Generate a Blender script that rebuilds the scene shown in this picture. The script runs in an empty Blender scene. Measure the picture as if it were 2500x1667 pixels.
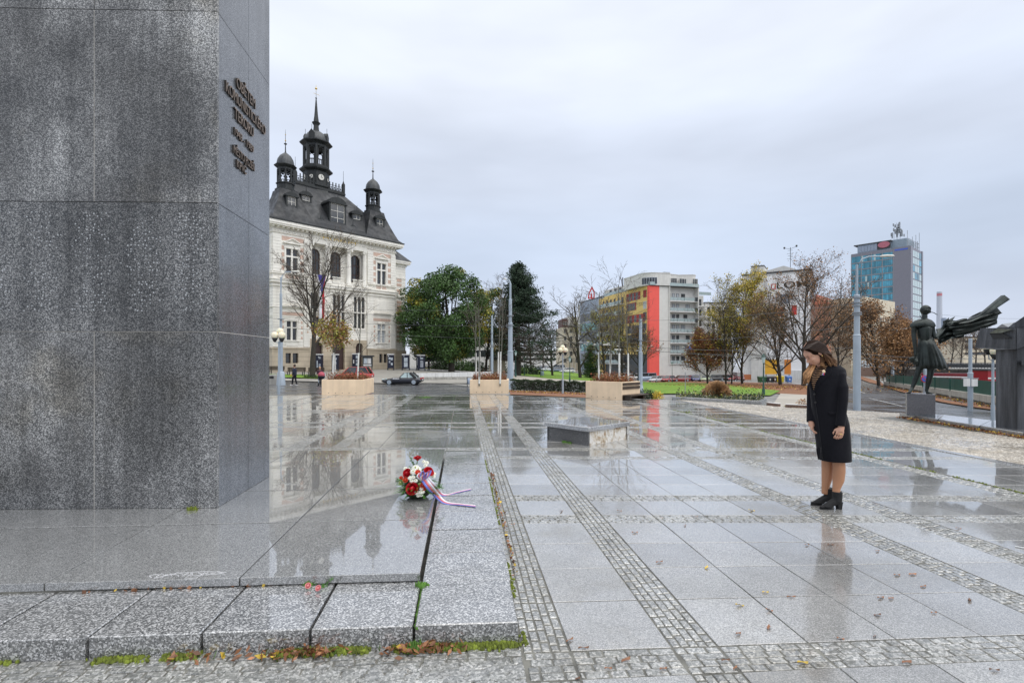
import bpy, bmesh, math, random
import numpy as np
from mathutils import Vector, Matrix, noise as mnoise
R = math.radians
PSI = math.atan(120/1220); CP, SP = math.cos(PSI), math.sin(PSI)
EYE, F, UC, VH = 1.5, 1220.0, 1250.0, 878.0
SC = bpy.context.scene
COL = SC.collection
# ---------------------------------------------------------------- camera
cd = bpy.data.cameras.new('camera'); cam = bpy.data.objects.new('camera', cd); COL.objects.link(cam)
cam.location = (0, 0, EYE); cam.rotation_euler = (R(90), 0, -PSI)
cd.sensor_width = 36; cd.lens = 17.568; cd.shift_y = 0.0178; cd.clip_start = 0.05; cd.clip_end = 3000
SC.camera = cam
# ---------------------------------------------------------------- world: overcast sky
SUN_AZ, SUN_EL = R(128), R(50)      # azimuth the light comes from (clockwise from +Y)
w = bpy.data.worlds.new('World'); SC.world = w; w.use_nodes = True
nt = w.node_tree; nt.nodes.clear()
N = nt.nodes.new; L = nt.links.new
out = N('ShaderNodeOutputWorld'); mix = N('ShaderNodeMixShader'); mix.inputs[0].default_value = 0.93
b1 = N('ShaderNodeBackground'); b2 = N('ShaderNodeBackground')
sky = N('ShaderNodeTexSky'); sky.sky_type = 'NISHITA'; sky.sun_disc = False
sky.sun_elevation = SUN_EL; sky.sun_rotation = SUN_AZ
b1.inputs[1].default_value = 0.08
L(sky.outputs[0], b1.inputs[0])
tc = N('ShaderNodeTexCoord'); sep = N('ShaderNodeSeparateXYZ'); L(tc.outputs['Generated'], sep.inputs[0])
ramp = N('ShaderNodeValToRGB'); L(sep.outputs[2], ramp.inputs[0])
cr = ramp.color_ramp; cr.interpolation = 'EASE'
cr.elements[0].position = 0.0; cr.elements[0].color = (0.68, 0.725, 0.815, 1)
cr.elements[1].position = 1.0; cr.elements[1].color = (1.8, 1.81, 1.82, 1)
for p, c in ((0.06, (0.61, 0.675, 0.815)), (0.2, (0.59, 0.675, 0.825)), (0.36, (0.68, 0.745, 0.875)), (0.52, (0.80, 0.85, 0.95))):
    e = cr.elements.new(p); e.color = (*c, 1)
mp = N('ShaderNodeMapping'); mp.inputs['Scale'].default_value = (1.2, 1.2, 4.5); mp.inputs['Rotation'].default_value = (0.25, 0.1, 0)
L(tc.outputs['Generated'], mp.inputs[0])
nz = N('ShaderNodeTexNoise'); nz.inputs['Scale'].default_value = 1.4; nz.inputs['Detail'].default_value = 4; nz.inputs['Roughness'].default_value = 0.5
L(mp.outputs[0], nz.inputs['Vector'])
mr = N('ShaderNodeMapRange'); mr.inputs[1].default_value = 0.3; mr.inputs[2].default_value = 0.7; mr.inputs[3].default_value = 0.87; mr.inputs[4].default_value = 1.12
L(nz.outputs[0], mr.inputs[0])
vm = N('ShaderNodeVectorMath'); vm.operation = 'SCALE'; L(ramp.outputs[0], vm.inputs[0]); L(mr.outputs[0], vm.inputs['Scale'])
L(vm.outputs[0], b2.inputs[0]); b2.inputs[1].default_value = 1.0
L(b1.outputs[0], mix.inputs[1]); L(b2.outputs[0], mix.inputs[2]); L(mix.outputs[0], out.inputs[0])
sd = bpy.data.lights.new('sun', 'SUN'); sd.energy = 1.5; sd.angle = R(75); sd.color = (1, 0.97, 0.93)
sun = bpy.data.objects.new('sun', sd); COL.objects.link(sun)
dv = Vector((math.sin(SUN_AZ)*math.cos(SUN_EL), math.cos(SUN_AZ)*math.cos(SUN_EL), math.sin(SUN_EL)))
sun.rotation_euler = dv.to_track_quat('Z', 'Y').to_euler()
SC.view_settings.view_transform = 'Standard'; SC.view_settings.look = 'None'
SC.view_settings.exposure = 0.18; SC.view_settings.gamma = 1; SC.view_settings.use_curve_mapping = False
# ================================================================ helpers
rnd = random.Random(7)
def W(u, Z, z=0.0):                       # a direction in the view and a depth give a place
    X = (u-UC)/F*Z
    return Vector((X*CP + Z*SP, -X*SP + Z*CP, z))
def zv(v, Z): return EYE + (VH-v)*Z/F     # height seen at row v at depth Z
def G(u, v, z=0.0): return W(u, F*(EYE-z)/(v-VH), z)
PROF = {500: [(21.5,-.15),(30,-.2),(37,-.23),(41,-.55),(50,-.45),(53,-.15),(58,-.05),(64,.2),(80,.3),(600,0)],
 1000: [(21.5,-.15),(30,-.45),(42,-.95),(51.5,-1.2),(58,-1.0),(70,-.1),(80,0),(160,0),(600,-1)],
 1246: [(21.5,-.15),(31,-.6),(42.6,-.98),(60,-1.0),(75,-.95),(100,-1.2),(160,-1.4),(600,-2)],
 1374: [(20,-.15),(30.8,-.65),(42,-1.1),(70,-1.4),(120,-2.0),(200,-2.5),(600,-3)],
 1600: [(19,-.15),(28,-.7),(42,-1.5),(60,-2),(114,-3.7),(150,-5),(600,-6)],
 1850: [(17.2,-.15),(26,-.9),(42,-1.5),(60,-2.1),(101,-3.2),(150,-4),(600,-5)],
 2092: [(14.5,-.15),(17,-.8),(25,-1.15),(60,-2.0),(100,-3),(150,-3.3),(600,-4)],
 2300: [(12.3,-.15),(14.5,-.7),(20,-1.1),(26,-1.3),(72,-2.7),(100,-4.5),(150,-5),(600,-5)],
 2500: [(10.5,-.15),(13,-.75),(18,-1.05),(26,-1.5),(32,-1.75),(72,-2.9),(100,-4.5),(150,-5),(600,-5)]}
PK = sorted(PROF)
def _pr(k, Z):
    p = PROF[k]
    if Z <= p[0][0]: return -.3 if Z < p[0][0]-.6 else p[0][1]
    for a, b in zip(p, p[1:]):
        if Z <= b[0]:
            t = (Z-a[0])/(b[0]-a[0]); return a[1]+(b[1]-a[1])*t
    return p[-1][1]
def g(x, y):
    Z = x*SP + y*CP; X = x*CP - y*SP
    if Z < 8: return -.3
    u = min(max(UC+F*X/Z, 500), 2500)
    for a, b in zip(PK, PK[1:]):
        if u <= b:
            t = (u-a)/(b-a); return _pr(a, Z)*(1-t)+_pr(b, Z)*t
def lp(u, v, y, u0, Z0, z0):               # seen at (u,v), y behind an origin standing at (u0, Z0, z0)
    return Vector(((u-UC)/F*(Z0+y)-(u0-UC)/F*Z0, y, zv(v, Z0+y)-z0))
def gz(u, Z):
    p = W(u, Z); return g(p.x, p.y)
def at(u, Z, dz=0.0):
    p = W(u, Z); p.z = g(p.x, p.y)+dz; return p
def hit(u, v, z0=8):                      # where the line of sight meets the ground
    Z = z0
    while Z < 900:
        if EYE-(v-VH)*Z/F < gz(u, Z): break
        Z *= 1.01
    return W(u, Z)
class MB:
    def __init__(s): s.v = []; s.f = []; s.m = []; s.k = 0; s.smooth = []
    def add(s, vs, fs, sm=False):
        o = len(s.v); s.v += [tuple(p) for p in vs]; s.f += [tuple(i+o for i in f) for f in fs]
        s.m += [s.k]*len(fs); s.smooth += [sm]*len(fs)
    def box(s, x0, x1, y0, y1, z0, z1, M=None):
        vs = [Vector(p) for p in ((x0,y0,z0),(x1,y0,z0),(x1,y1,z0),(x0,y1,z0),(x0,y0,z1),(x1,y0,z1),(x1,y1,z1),(x0,y1,z1))]
        if M is not None: vs = [M @ p for p in vs]
        s.add(vs, [(0,3,2,1),(4,5,6,7),(0,1,5,4),(1,2,6,5),(2,3,7,6),(3,0,4,7)])
    def cbox(s, x0, x1, y0, y1, z0, z1, c=.01, M=None):     # box with chamfered top
        vs = [(x0,y0,z0),(x1,y0,z0),(x1,y1,z0),(x0,y1,z0),(x0,y0,z1-c),(x1,y0,z1-c),(x1,y1,z1-c),(x0,y1,z1-c),
              (x0+c,y0+c,z1),(x1-c,y0+c,z1),(x1-c,y1-c,z1),(x0+c,y1-c,z1)]
        if M is not None: vs = [M @ Vector(p) for p in vs]
        s.add(vs, [(0,3,2,1),(8,9,10,11),(0,1,5,4),(1,2,6,5),(2,3,7,6),(3,0,4,7),(4,5,9,8),(5,6,10,9),(6,7,11,10),(7,4,8,11)])
    def prism(s, poly, z0, z1, top=1.0):
        n = len(poly); cx = sum(p[0] for p in poly)/n; cy = sum(p[1] for p in poly)/n
        vs = [(p[0],p[1],z0) for p in poly]+[(cx+(p[0]-cx)*top, cy+(p[1]-cy)*top, z1) for p in poly]
        s.add(vs, [tuple(range(n-1,-1,-1)), tuple(range(n,2*n))]+[(i,(i+1)%n,n+(i+1)%n,n+i) for i in range(n)])
    def vprism(s, poly, y0, y1, M=None):                    # polygon in x,z pushed along y
        n = len(poly)
        vs = [Vector((p[0],y0,p[1])) for p in poly]+[Vector((p[0],y1,p[1])) for p in poly]
        if M is not None: vs = [M @ p for p in vs]
        s.add(vs, [tuple(range(n)), tuple(range(2*n-1,n-1,-1))]+[((i+1)%n,i,n+i,n+(i+1)%n) for i in range(n)])
    def tube(s, pts, rs, n=8, cap=True, sm=True):
        pts = [Vector(p) for p in pts]; m = len(pts)
        if not hasattr(rs, '__len__'): rs = [rs]*m
        vs = []
        for i, p in enumerate(pts):
            d = (pts[min(i+1,m-1)]-pts[max(i-1,0)])
            if d.length < 1e-9: d = Vector((0,0,1))
            d.normalize()
            a = Vector((0,0,1)) if abs(d.z) < .9 else Vector((1,0,0))
            x = d.cross(a).normalized(); y = d.cross(x)
            for k in range(n):
                t = 2*math.pi*k/n; vs.append(p + x*(math.cos(t)*rs[i]) + y*(math.sin(t)*rs[i]))
        fs = [(i*n+k, i*n+(k+1)%n, (i+1)*n+(k+1)%n, (i+1)*n+k) for i in range(m-1) for k in range(n)]
        s.add(vs, fs, sm)
        if cap: s.add(vs[:n], [tuple(range(n-1,-1,-1))]); s.add(vs[-n:], [tuple(range(n))])
    def lathe(s, prof, n=16, c=(0,0,0), sm=True, a0=0.0, flat=False):
        vs = []; c = Vector(c)
        for r, z in prof:
            for k in range(n):
                t = a0+2*math.pi*k/n; vs.append(c+Vector((r*math.cos(t), r*math.sin(t), z)))
        fs = [(i*n+k, i*n+(k+1)%n, (i+1)*n+(k+1)%n, (i+1)*n+k) for i in range(len(prof)-1) for k in range(n)]
        s.add(vs, fs, sm and not flat); s.add(vs[:n], [tuple(range(n-1,-1,-1))]); s.add(vs[-n:], [tuple(range(n))])
    def ball(s, c, r, n=12, m=8, M=None):
        if not hasattr(r, '__len__'): r = (r, r, r)
        vs = []
        for i in range(m+1):
            ph = math.pi*i/m
            for k in range(n):
                t = 2*math.pi*k/n
                p = Vector((r[0]*math.sin(ph)*math.cos(t), r[1]*math.sin(ph)*math.sin(t), r[2]*math.cos(ph)))
                if M is not None: p = M @ p
                vs.append(Vector(c)+p)
        s.add(vs, [(i*n+k,(i+1)*n+k,(i+1)*n+(k+1)%n,i*n+(k+1)%n) for i in range(m) for k in range(n)], True)
    def rings(s, rings_, cap=True, sm=True):                # loft of closed rings
        n = len(rings_[0]); vs = [p for r in rings_ for p in r]
        s.add(vs, [(i*n+k, i*n+(k+1)%n, (i+1)*n+(k+1)%n, (i+1)*n+k) for i in range(len(rings_)-1) for k in range(n)], sm)
        if cap: s.add(rings_[0], [tuple(range(n-1,-1,-1))]); s.add(rings_[-1], [tuple(range(n))])
    def grid(s, P, sm=True):                                # P[i][j] points
        a, b = len(P), len(P[0])
        s.add([p for r in P for p in r], [(i*b+j, i*b+j+1, (i+1)*b+j+1, (i+1)*b+j) for i in range(a-1) for j in range(b-1)], sm)
    def mesh(s, name, mats):
        me = bpy.data.meshes.new(name); me.from_pydata(s.v, [], s.f)
        for m in (mats if isinstance(mats, (list, tuple)) else [mats]): me.materials.append(m)
        me.polygons.foreach_set('material_index', s.m); me.polygons.foreach_set('use_smooth', s.smooth)
        me.update(); return me
    def build(s, name, mats, parent=None, loc=None, rot=None):
        return ob(name, s.mesh(name, mats), parent, loc, rot)
def ob(name, me, parent=None, loc=None, rot=None):
    o = bpy.data.objects.new(name, me); COL.objects.link(o)
    if parent is not None: o.parent = parent
    if loc is not None: o.location = loc
    if rot is not None: o.rotation_euler = rot if hasattr(rot, '__len__') else (0, 0, rot)
    return o
def thing(name, label, cat, loc=(0,0,0), rot=0, group=None):
    o = ob(name, None, None, loc, rot); o['label'] = label; o['category'] = cat
    if group: o['group'] = group
    return o
def tag(o, label, cat, group=None):
    o['label'] = label; o['category'] = cat
    if group: o['group'] = group
    return o
def struct(o): o['kind'] = 'structure'; return o
def stuff(o, label=None, cat=None):
    o['kind'] = 'stuff'
    if label: o['label'] = label
    if cat: o['category'] = cat
    return o
def dup(root, loc, rot=None, label=None):
    def cp(o, par):
        c = o.copy(); COL.objects.link(c); c.parent = par
        for ch in list(o.children): cp(ch, c)
        return c
    c = cp(root, None); c.location = loc
    if rot is not None: c.rotation_euler = (0, 0, rot)
    if label: c['label'] = label
    return c
def evalmesh(o, name):
    dg = bpy.context.evaluated_depsgraph_get(); dg.update()
    me = bpy.data.meshes.new_from_object(o.evaluated_get(dg)); me.name = name
    return me
def fuse(mb, name, mat_, parent=None, vox=.01, smooth=4, loc=None, rot=None, fac=.5):
    o = ob('tmp', mb.mesh('tmp', mat_)); m = o.modifiers.new('r', 'REMESH'); m.mode = 'VOXEL'; m.voxel_size = vox; m.use_smooth_shade = True
    if smooth: k = o.modifiers.new('s', 'SMOOTH'); k.iterations = smooth; k.factor = fac
    me = evalmesh(o, name); bpy.data.objects.remove(o)
    me.materials.clear(); me.materials.append(mat_)
    me.polygons.foreach_set('use_smooth', [True]*len(me.polygons))
    return ob(name, me, parent, loc, rot)
def text(body, size, ext, mat_, align='CENTER', xs=1.0, bold=0.0):
    c = bpy.data.curves.new('t', 'FONT'); c.body = body; c.size = size; c.extrude = ext; c.align_x = align; c.offset = bold
    o = ob('t', c); me = evalmesh(o, 'letters'); bpy.data.objects.remove(o)
    me.transform(Matrix.Scale(xs, 4, (1,0,0))); me.materials.clear(); me.materials.append(mat_); return me
def rib(A, B, n, m, dz=.05, zf=None):      # ribbon draped on the ground between two lines
    def rs(P, k):
        P = [Vector((p[0], p[1], 0)) for p in P]; d = [0]
        for a, b in zip(P, P[1:]): d.append(d[-1]+(b-a).length)
        o = []
        for i in range(k+1):
            t = d[-1]*i/k; j = 0
            while j < len(d)-2 and d[j+1] < t: j += 1
            o.append(P[j].lerp(P[j+1], (t-d[j])/max(d[j+1]-d[j], 1e-9)))
        return o
    a, b = rs(A, n), rs(B, n); P = []
    for p, q in zip(a, b):
        row = []
        for j in range(m+1):
            r = p.lerp(q, j/m); row.append((r.x, r.y, (zf or g)(r.x, r.y)+dz))
        P.append(row)
    mb = MB(); mb.grid(P); return mb
# ---------------------------------------------------------------- materials
class NT:
    def __init__(s, name):
        s.mat = bpy.data.materials.new(name); s.mat.use_nodes = True; s.t = s.mat.node_tree
        s.b = s.t.nodes['Principled BSDF']; s.o = s.t.nodes['Material Output']
    def n(s, ty, **kw):
        x = s.t.nodes.new('ShaderNode'+ty)
        for k, v in kw.items(): setattr(x, k, v)
        return x
    def l(s, a, b): s.t.links.new(a, b)
    def pos(s, scale=(1,1,1), obj=False):
        src = s.n('TexCoord').outputs['Object'] if obj else s.n('NewGeometry').outputs['Position']
        m = s.n('Mapping'); m.inputs['Scale'].default_value = scale; s.l(src, m.inputs[0]); return m.outputs[0]
    def noise(s, scale, vec=None, detail=3, rough=.55):
        x = s.n('TexNoise'); x.inputs['Scale'].default_value = scale; x.inputs['Detail'].default_value = detail; x.inputs['Roughness'].default_value = rough
        s.l(vec if vec is not None else s.pos(), x.inputs['Vector']); return x.outputs[0]
    def vor(s, scale, vec=None, out='Color', feature='F1', rnd_=1.0):
        x = s.n('TexVoronoi', feature=feature); x.inputs['Scale'].default_value = scale; x.inputs['Randomness'].default_value = rnd_
        s.l(vec if vec is not None else s.pos(), x.inputs['Vector']); return x.outputs[out]
    def ramp(s, fac, stops, mode='LINEAR'):
        x = s.n('ValToRGB'); x.color_ramp.interpolation = mode; e = x.color_ramp.elements
        while len(e) < len(stops): e.new(.5)
        for i, (p, c) in enumerate(stops):
            e[i].position = p; e[i].color = (c, c, c, 1) if not hasattr(c, '__len__') else (*c[:3], 1)
        s.l(fac, x.inputs[0]); return x.outputs[0]
    def mix(s, fac, a, b, mode='MIX'):
        x = s.n('Mix', data_type='RGBA', blend_type=mode)
        for k, v in ((0, fac), (6, a), (7, b)):
            if hasattr(v, 'links') or hasattr(v, 'is_output'): s.l(v, x.inputs[k])
            elif hasattr(v, '__len__'): x.inputs[k].default_value = (*v[:3], 1)
            elif k == 0: x.inputs[0].default_value = v
            else: x.inputs[k].default_value = (v, v, v, 1)
        return x.outputs[2]
    def math(s, op, a, b=0.0, clamp=False):
        x = s.n('Math', operation=op, use_clamp=clamp)
        for k, v in ((0, a), (1, b)):
            if hasattr(v, 'is_output'): s.l(v, x.inputs[k])
            else: x.inputs[k].default_value = v
        return x.outputs[0]
    def isl(s):
        a = s.n('NewGeometry').outputs['Random Per Island']; b = s.n('ObjectInfo').outputs['Random']
        return s.math('FRACT', s.math('ADD', a, b))
    def xyz(s, k, obj=False):
        x = s.n('SeparateXYZ'); s.l(s.n('TexCoord').outputs['Object'] if obj else s.n('NewGeometry').outputs['Position'], x.inputs[0]); return x.outputs[k]
    def bump(s, h, dist=.01, st=1.0):
        x = s.n('Bump'); x.inputs['Distance'].default_value = dist; x.inputs['Strength'].default_value = st
        s.l(h, x.inputs['Height']); s.l(x.outputs[0], s.b.inputs['Normal']); return x
    def col(s, c): s.l(c, s.b.inputs['Base Color'])
    def rough(s, c):
        if hasattr(c, 'is_output'): s.l(c, s.b.inputs['Roughness'])
        else: s.b.inputs['Roughness'].default_value = c
def pm(name, c, rough=.6, var=.15, scale=3.0, bump=0, bscale=40, metal=0, isl=0, coat=0, obj=False, streak=0, spec=.5):
    t = NT(name); v = t.noise(scale, t.pos(obj=obj), 4)
    lo = [x*(1-var) for x in c]; hi = [min(1, x*(1+var)) for x in c]
    o = t.ramp(v, [(.3, lo), (.7, hi)])
    if isl: o = t.mix(1, o, t.ramp(t.isl(), [(0, 1-isl), (1, 1+isl)]), 'MULTIPLY')
    if streak: o = t.mix(1, o, t.ramp(t.noise(1, t.pos((6, 6, .35)), 4, .6), [(.42, 1-streak), (.6, 1.0)]), 'MULTIPLY')
    t.col(o); t.rough(rough); t.b.inputs['Metallic'].default_value = metal; t.b.inputs['Coat Weight'].default_value = coat
    t.b.inputs['Specular IOR Level'].default_value = spec; t.b.inputs['Coat Roughness'].default_value = .08
    if bump: t.bump(t.noise(bscale, t.pos(obj=obj), 3), bump, 1)
    return t.mat
def granite(name, cols, scale=90, rlo=.1, rhi=.35, rs=1.2, patch=.25, wetb=None, spec=.5, big=0, bumpd=.0008, isl=.08, streak=0, grey=None, coat=None, pale=0):
    t = NT(name)
    r = t.n('SeparateColor'); t.l(t.vor(scale), r.inputs[0])
    a, b, c = cols
    base = t.ramp(r.outputs[0], [(0, a), (.28, [x*.5+y*.5 for x, y in zip(a, b)]), (.62, b), (.86, c), (1, c)])
    fine = t.noise(scale*2.1, None, 2, .6)
    base = t.mix(1, base, t.ramp(fine, [(.3, .72), (.7, 1.28)]), 'MULTIPLY')
    base = t.mix(1, base, t.ramp(t.noise(.9, None, 5, .6), [(.3, 1-patch), (.7, 1+patch)]), 'MULTIPLY')
    if isl: base = t.mix(1, base, t.ramp(t.isl(), [(0, 1-isl), (1, 1+isl)]), 'MULTIPLY')
    if streak:
        s1 = t.ramp(t.noise(1, t.pos((6.2, 6.2, .25)), 5, .62), [(.36, 1-streak), (.52, 1.0), (.66, 1+streak*.5)])
        base = t.mix(1, base, s1, 'MULTIPLY')
    if isl > .09: base = t.mix(1, base, t.ramp(t.noise(.75, t.pos((1,1,1)), 6, .65), [(.34,(.80,.76,.68)),(.47,(1,1,1)),(.6,(1,1,1)),(.72,(1.12,1.12,1.1))]), 'MULTIPLY')
    if pale:
        pm_ = t.ramp(t.noise(1.15, t.pos((1,1,.8)), 5, .62), [(.47, 0), (.68, pale)]); base = t.mix(pm_, base, t.mix(1, base, (2.3,2.3,2.28), 'MULTIPLY'))
        base = t.mix(pm_, base, (.17,.172,.17)) if False else base
    t.col(base)
    n1 = t.noise(rs, None, 4, .6)
    if wetb is not None: n1 = t.math('ADD', n1, wetb(t))
    rr = t.ramp(n1, [(.42, rhi), (.6, rlo)])
    t.rough(rr)
    t.b.inputs['Specular IOR Level'].default_value = spec
    hh = t.math('MULTIPLY', t.math('ADD', fine, r.outputs[1]), t.ramp(n1, [(.42, 1.0), (.62, .15)]))
    t.bump(hh, bumpd, 1)
    if coat:                       # film of rain water on top
        cw, c0, c1, ior = coat
        t.l(t.ramp(n1, [(.36, cw*.55), (.56, cw)]), t.b.inputs['Coat Weight']); t.l(t.ramp(n1, [(.38, c1), (.58, c0)]), t.b.inputs['Coat Roughness']); t.b.inputs['Coat IOR'].default_value = ior
    return t.mat
# concrete materials
def wet_y(t): return t.ramp(t.math('MULTIPLY', t.xyz(1), .05), [(.1, -.03), (.42, .07), (1.0, .12)])
M_slab = granite('granite_paving_slab', ((.14,.14,.135),(.275,.273,.262),(.40,.395,.385)), 200, .12, .34, .55, .17, wet_y, .6, isl=.17, coat=(1.0,.03,.13,2.45))
M_step = granite('granite_step', ((.05,.052,.054),(.22,.222,.22),(.56,.56,.56)), 140, .15, .38, 1.1, .15, None, .6, isl=.08, bumpd=.002, coat=(1,.05,.18,2.2))
M_plat = granite('granite_platform', ((.12,.122,.12),(.23,.232,.228),(.40,.40,.395)), 210, .1, .2, .5, .12, lambda t: .1, .6, isl=.05, bumpd=.0006, coat=(1.0,.02,.045,2.35))
M_mon = granite('granite_monument', ((.028,.029,.031),(.12,.121,.121),(.28,.28,.28)), 150, .16, .34, 1.3, .4, None, .5, isl=.16, streak=.34, bumpd=.001, pale=.9)
M_monside = granite('granite_monument_polished', ((.05,.055,.062),(.10,.108,.12),(.2,.21,.23)), 170, .10, .22, 1.3, .2, None, .55, isl=.05, streak=.22, bumpd=.0005, coat=(.25,.06,.12,1.6))
M_cob = granite('granite_sett', ((.11,.112,.102),(.25,.25,.232),(.42,.415,.395)), 90, .16, .5, 2.0, .25, None, .5, isl=.2, bumpd=.003, coat=(.9,.06,.22,2.0))
M_cobb = granite('beige_sett', ((.2,.17,.13),(.37,.33,.27),(.52,.48,.42)), 50, .2, .55, .8, .22, None, .5, isl=.2, bumpd=.003, coat=(.5,.1,.3,1.6))
M_joint = pm('dark_joint_sand', (.13,.127,.11), .55, .5, 8, bump=.004, bscale=60)
M_grout = pm('pale_mortar', (.42,.40,.37), .8, .2, 20)
M_moss = pm('moss', (.12,.15,.018), .9, .5, 25, isl=.35)
M_grass = pm('grass_blades', (.07,.16,.02), .8, .3, 5, isl=.3)
M_leafb = pm('dead_leaf_brown', (.23,.10,.045), .5, .35, 8, isl=.55)
M_leafy = pm('dead_leaf_yellow', (.55,.38,.05), .55, .2, 8, isl=.25)
# dotted relief on the middle band of the monument front
def dotmat():
    t = NT('granite_monument_pecked')
    r = t.n('SeparateColor'); t.l(t.vor(150), r.inputs[0])
    base = t.ramp(r.outputs[0], [(0,(.022,.023,.025)),(.3,(.05,.053,.056)),(.62,(.115,.116,.116)),(.88,(.27,.27,.27))])
    base = t.mix(1, base, t.ramp(t.noise(.9, None, 5, .6), [(.3,.6),(.7,1.4)]), 'MULTIPLY')
    base = t.mix(1, base, t.ramp(t.noise(1, t.pos((6.2,6.2,.25)), 5, .62), [(.36,.68),(.5,1.0),(.66,1.4)]), 'MULTIPLY')
    d = t.vor(31, t.pos((1,1,1.0)), 'Distance', 'F1', .6)
    d = t.ramp(d, [(.15, 1), (.27, 0)])
    m = t.ramp(t.noise(3.0, t.pos((1,1,2.2)), 4, .7), [(.34, 0), (.55, 1)])
    z = t.xyz(2); zm = t.math('MULTIPLY', t.math('GREATER_THAN', z, 1.93), t.math('LESS_THAN', z, 2.82))
    fac = t.math('MULTIPLY', t.math('MULTIPLY', d, m), zm)
    t.col(t.mix(fac, base, (.48,.5,.52)))
    t.rough(t.ramp(t.noise(1.3, None, 4, .6), [(.42,.34),(.6,.18)]))
    t.bump(t.math('ADD', t.math('MULTIPLY', r.outputs[1], .4), t.math('MULTIPLY', fac, -.9)), .002, 1)
    return t.mat
M_dot = dotmat()
# ================================================================ terrain and plaza
mb = MB()
xs = sorted(set([-60+1.5*i for i in range(0,140)]+[-60-4*1.22**i for i in range(18)]+[148.5+4*1.22**i for i in range(18)]))
ys = sorted(set([-20+5*i for i in range(5)]+[5+1.5*i for i in range(110)]+[170+4*1.22**i for i in range(24)]+[-25-8*1.4**i for i in range(8)]))
mb.grid([[(x, y, g(x, y)) for y in ys] for x in xs])
def ground_mat():
    t = NT('grey_ground_paving'); v = t.vor(6, t.pos((1,1,1)))
    c = t.ramp(t.noise(.35, None, 5), [(.35,(.17,.165,.155)),(.65,(.27,.265,.25))])
    c = t.mix(1, c, t.ramp(t.noise(14, None, 2), [(.3,.8),(.7,1.15)]), 'MULTIPLY')
    t.col(c); t.rough(t.ramp(t.noise(.25, t.pos((1,.4,1)), 4), [(.42,.5),(.6,.2)])); t.bump(t.noise(30), .004); return t.mat
M_ground = ground_mat()
struct(mb.build('ground', M_ground))
# plaza edges (far and right side), as seen from the camera
EDGE = [G(u, v).to_2d() for u, v in ((-60,959),(300,961),(659,963.5),(900,962.5),(1180,962),(1400,970),(1562,975),(1640,973),(1780,983),(1900,991),(2000,998),(2092,1001.5),(2180,1007),(2303,1015),(2421,1031),(2560,1052))]
BEIGE = [p for p in EDGE if p.x > 7.9]
plaza_poly = [(p.x, p.y) for p in EDGE]+[(16, EDGE[-1].y-.5), (16,-9), (-24,-9), (-24, EDGE[0].y)]
mb = MB(); n = len(plaza_poly)
mb.v = [(x,y,-.6) for x,y in plaza_poly]+[(x,y,-.007) for x,y in plaza_poly]
mb.f = [tuple(range(n)), tuple(range(n,2*n))]+[(i,(i+1)%n,n+(i+1)%n,n+i) for i in range(n)]
mb.m = [0]*len(mb.f); mb.smooth = [False]*len(mb.f)
me = mb.mesh('plaza', M_joint); bm = bmesh.new(); bm.from_mesh(me); bmesh.ops.recalc_face_normals(bm, faces=bm.faces); bm.to_mesh(me); bm.free()
plaza = struct(ob('plaza', me))
def far_y(x):                               # y of the plaza's far edge at x
    for a, b in zip(EDGE, EDGE[1:]):
        if a.x <= x <= b.x: return a.y+(b.y-a.y)*(x-a.x)/(b.x-a.x)
    return EDGE[0].y if x < EDGE[0].x else EDGE[-1].y
def tilt(y):
    pts = ((0,0),(2.3,.03),(3.4,.06),(4.6,.10),(9,.11),(30,.11))
    for a, b in zip(pts, pts[1:]):
        if y <= b[0]: return a[1]+(b[1]-a[1])*(y-a[0])/(b[0]-a[0])
    return .11
def T(x, y): return (x, y-tilt(y)*(min(x, 9)-1.3))
cols = [('c',.31,.55),('s',.555,1.085),('c',1.09,1.33)]
cols += [('s',1.335+.4925*i,1.335+.4925*(i+1)-.003) for i in range(4)]
cols += [('c',3.31,3.55),('s',3.555,4.055),('c',4.06,4.31)]
cols += [('s',4.315+.557*i,4.315+.557*(i+1)-.003) for i in range(3)]+[('c',5.99,6.25)]
cols += [('s',6.30+.53*i,6.30+.53*(i+1)-.003) for i in range(3)]
x = .305
for blk in range(9):
    for i in range(4): cols.append(('s', x-.572, x-.003)); x -= .572
    cols.append(('c', x-.245, x-.004)); x -= .25
    cols.append(('s', x-.48, x-.003)); x -= .483
    cols.append(('c', x-.245, x-.004)); x -= .25
rows = [('s',.75,1.26),('s',1.265,1.775),('s',1.78,2.285),('c',2.29,2.505)]
rows += [('s',2.51,3.02),('s',3.023,3.50),('s',3.503,3.98),('s',3.983,4.495),('c',4.50,4.72),('s',4.725,5.215),('c',5.22,5.43)]
rows += [('s',5.435,5.92),('s',5.923,6.42),('s',6.423,6.92),('s',6.923,7.47),('c',7.475,7.67),('s',7.675,8.165),('c',8.17,8.42)]
y = 8.425
for blk in range(5):
    h = (.62,.49,.60,.57,.57)[blk]
    for i in range(4): rows.append(('s', y, y+h-.004)); y += h
    rows.append(('c', y, y+.24)); y += .245
    rows.append(('s', y, y+.50)); y += .505
    rows.append(('c', y, y+.24)); y += .245
PL_X, PL_Y0, PL_Y1 = .30, 2.62, 7.6
def in_plinth(x0, x1, y0, y1): return x0 < PL_X-.01 and y1 > PL_Y0 and y0 < PL_Y1+.05
def cdist(x, y): return (x*SP+y*CP)
slabs, cobs = [], []
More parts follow.
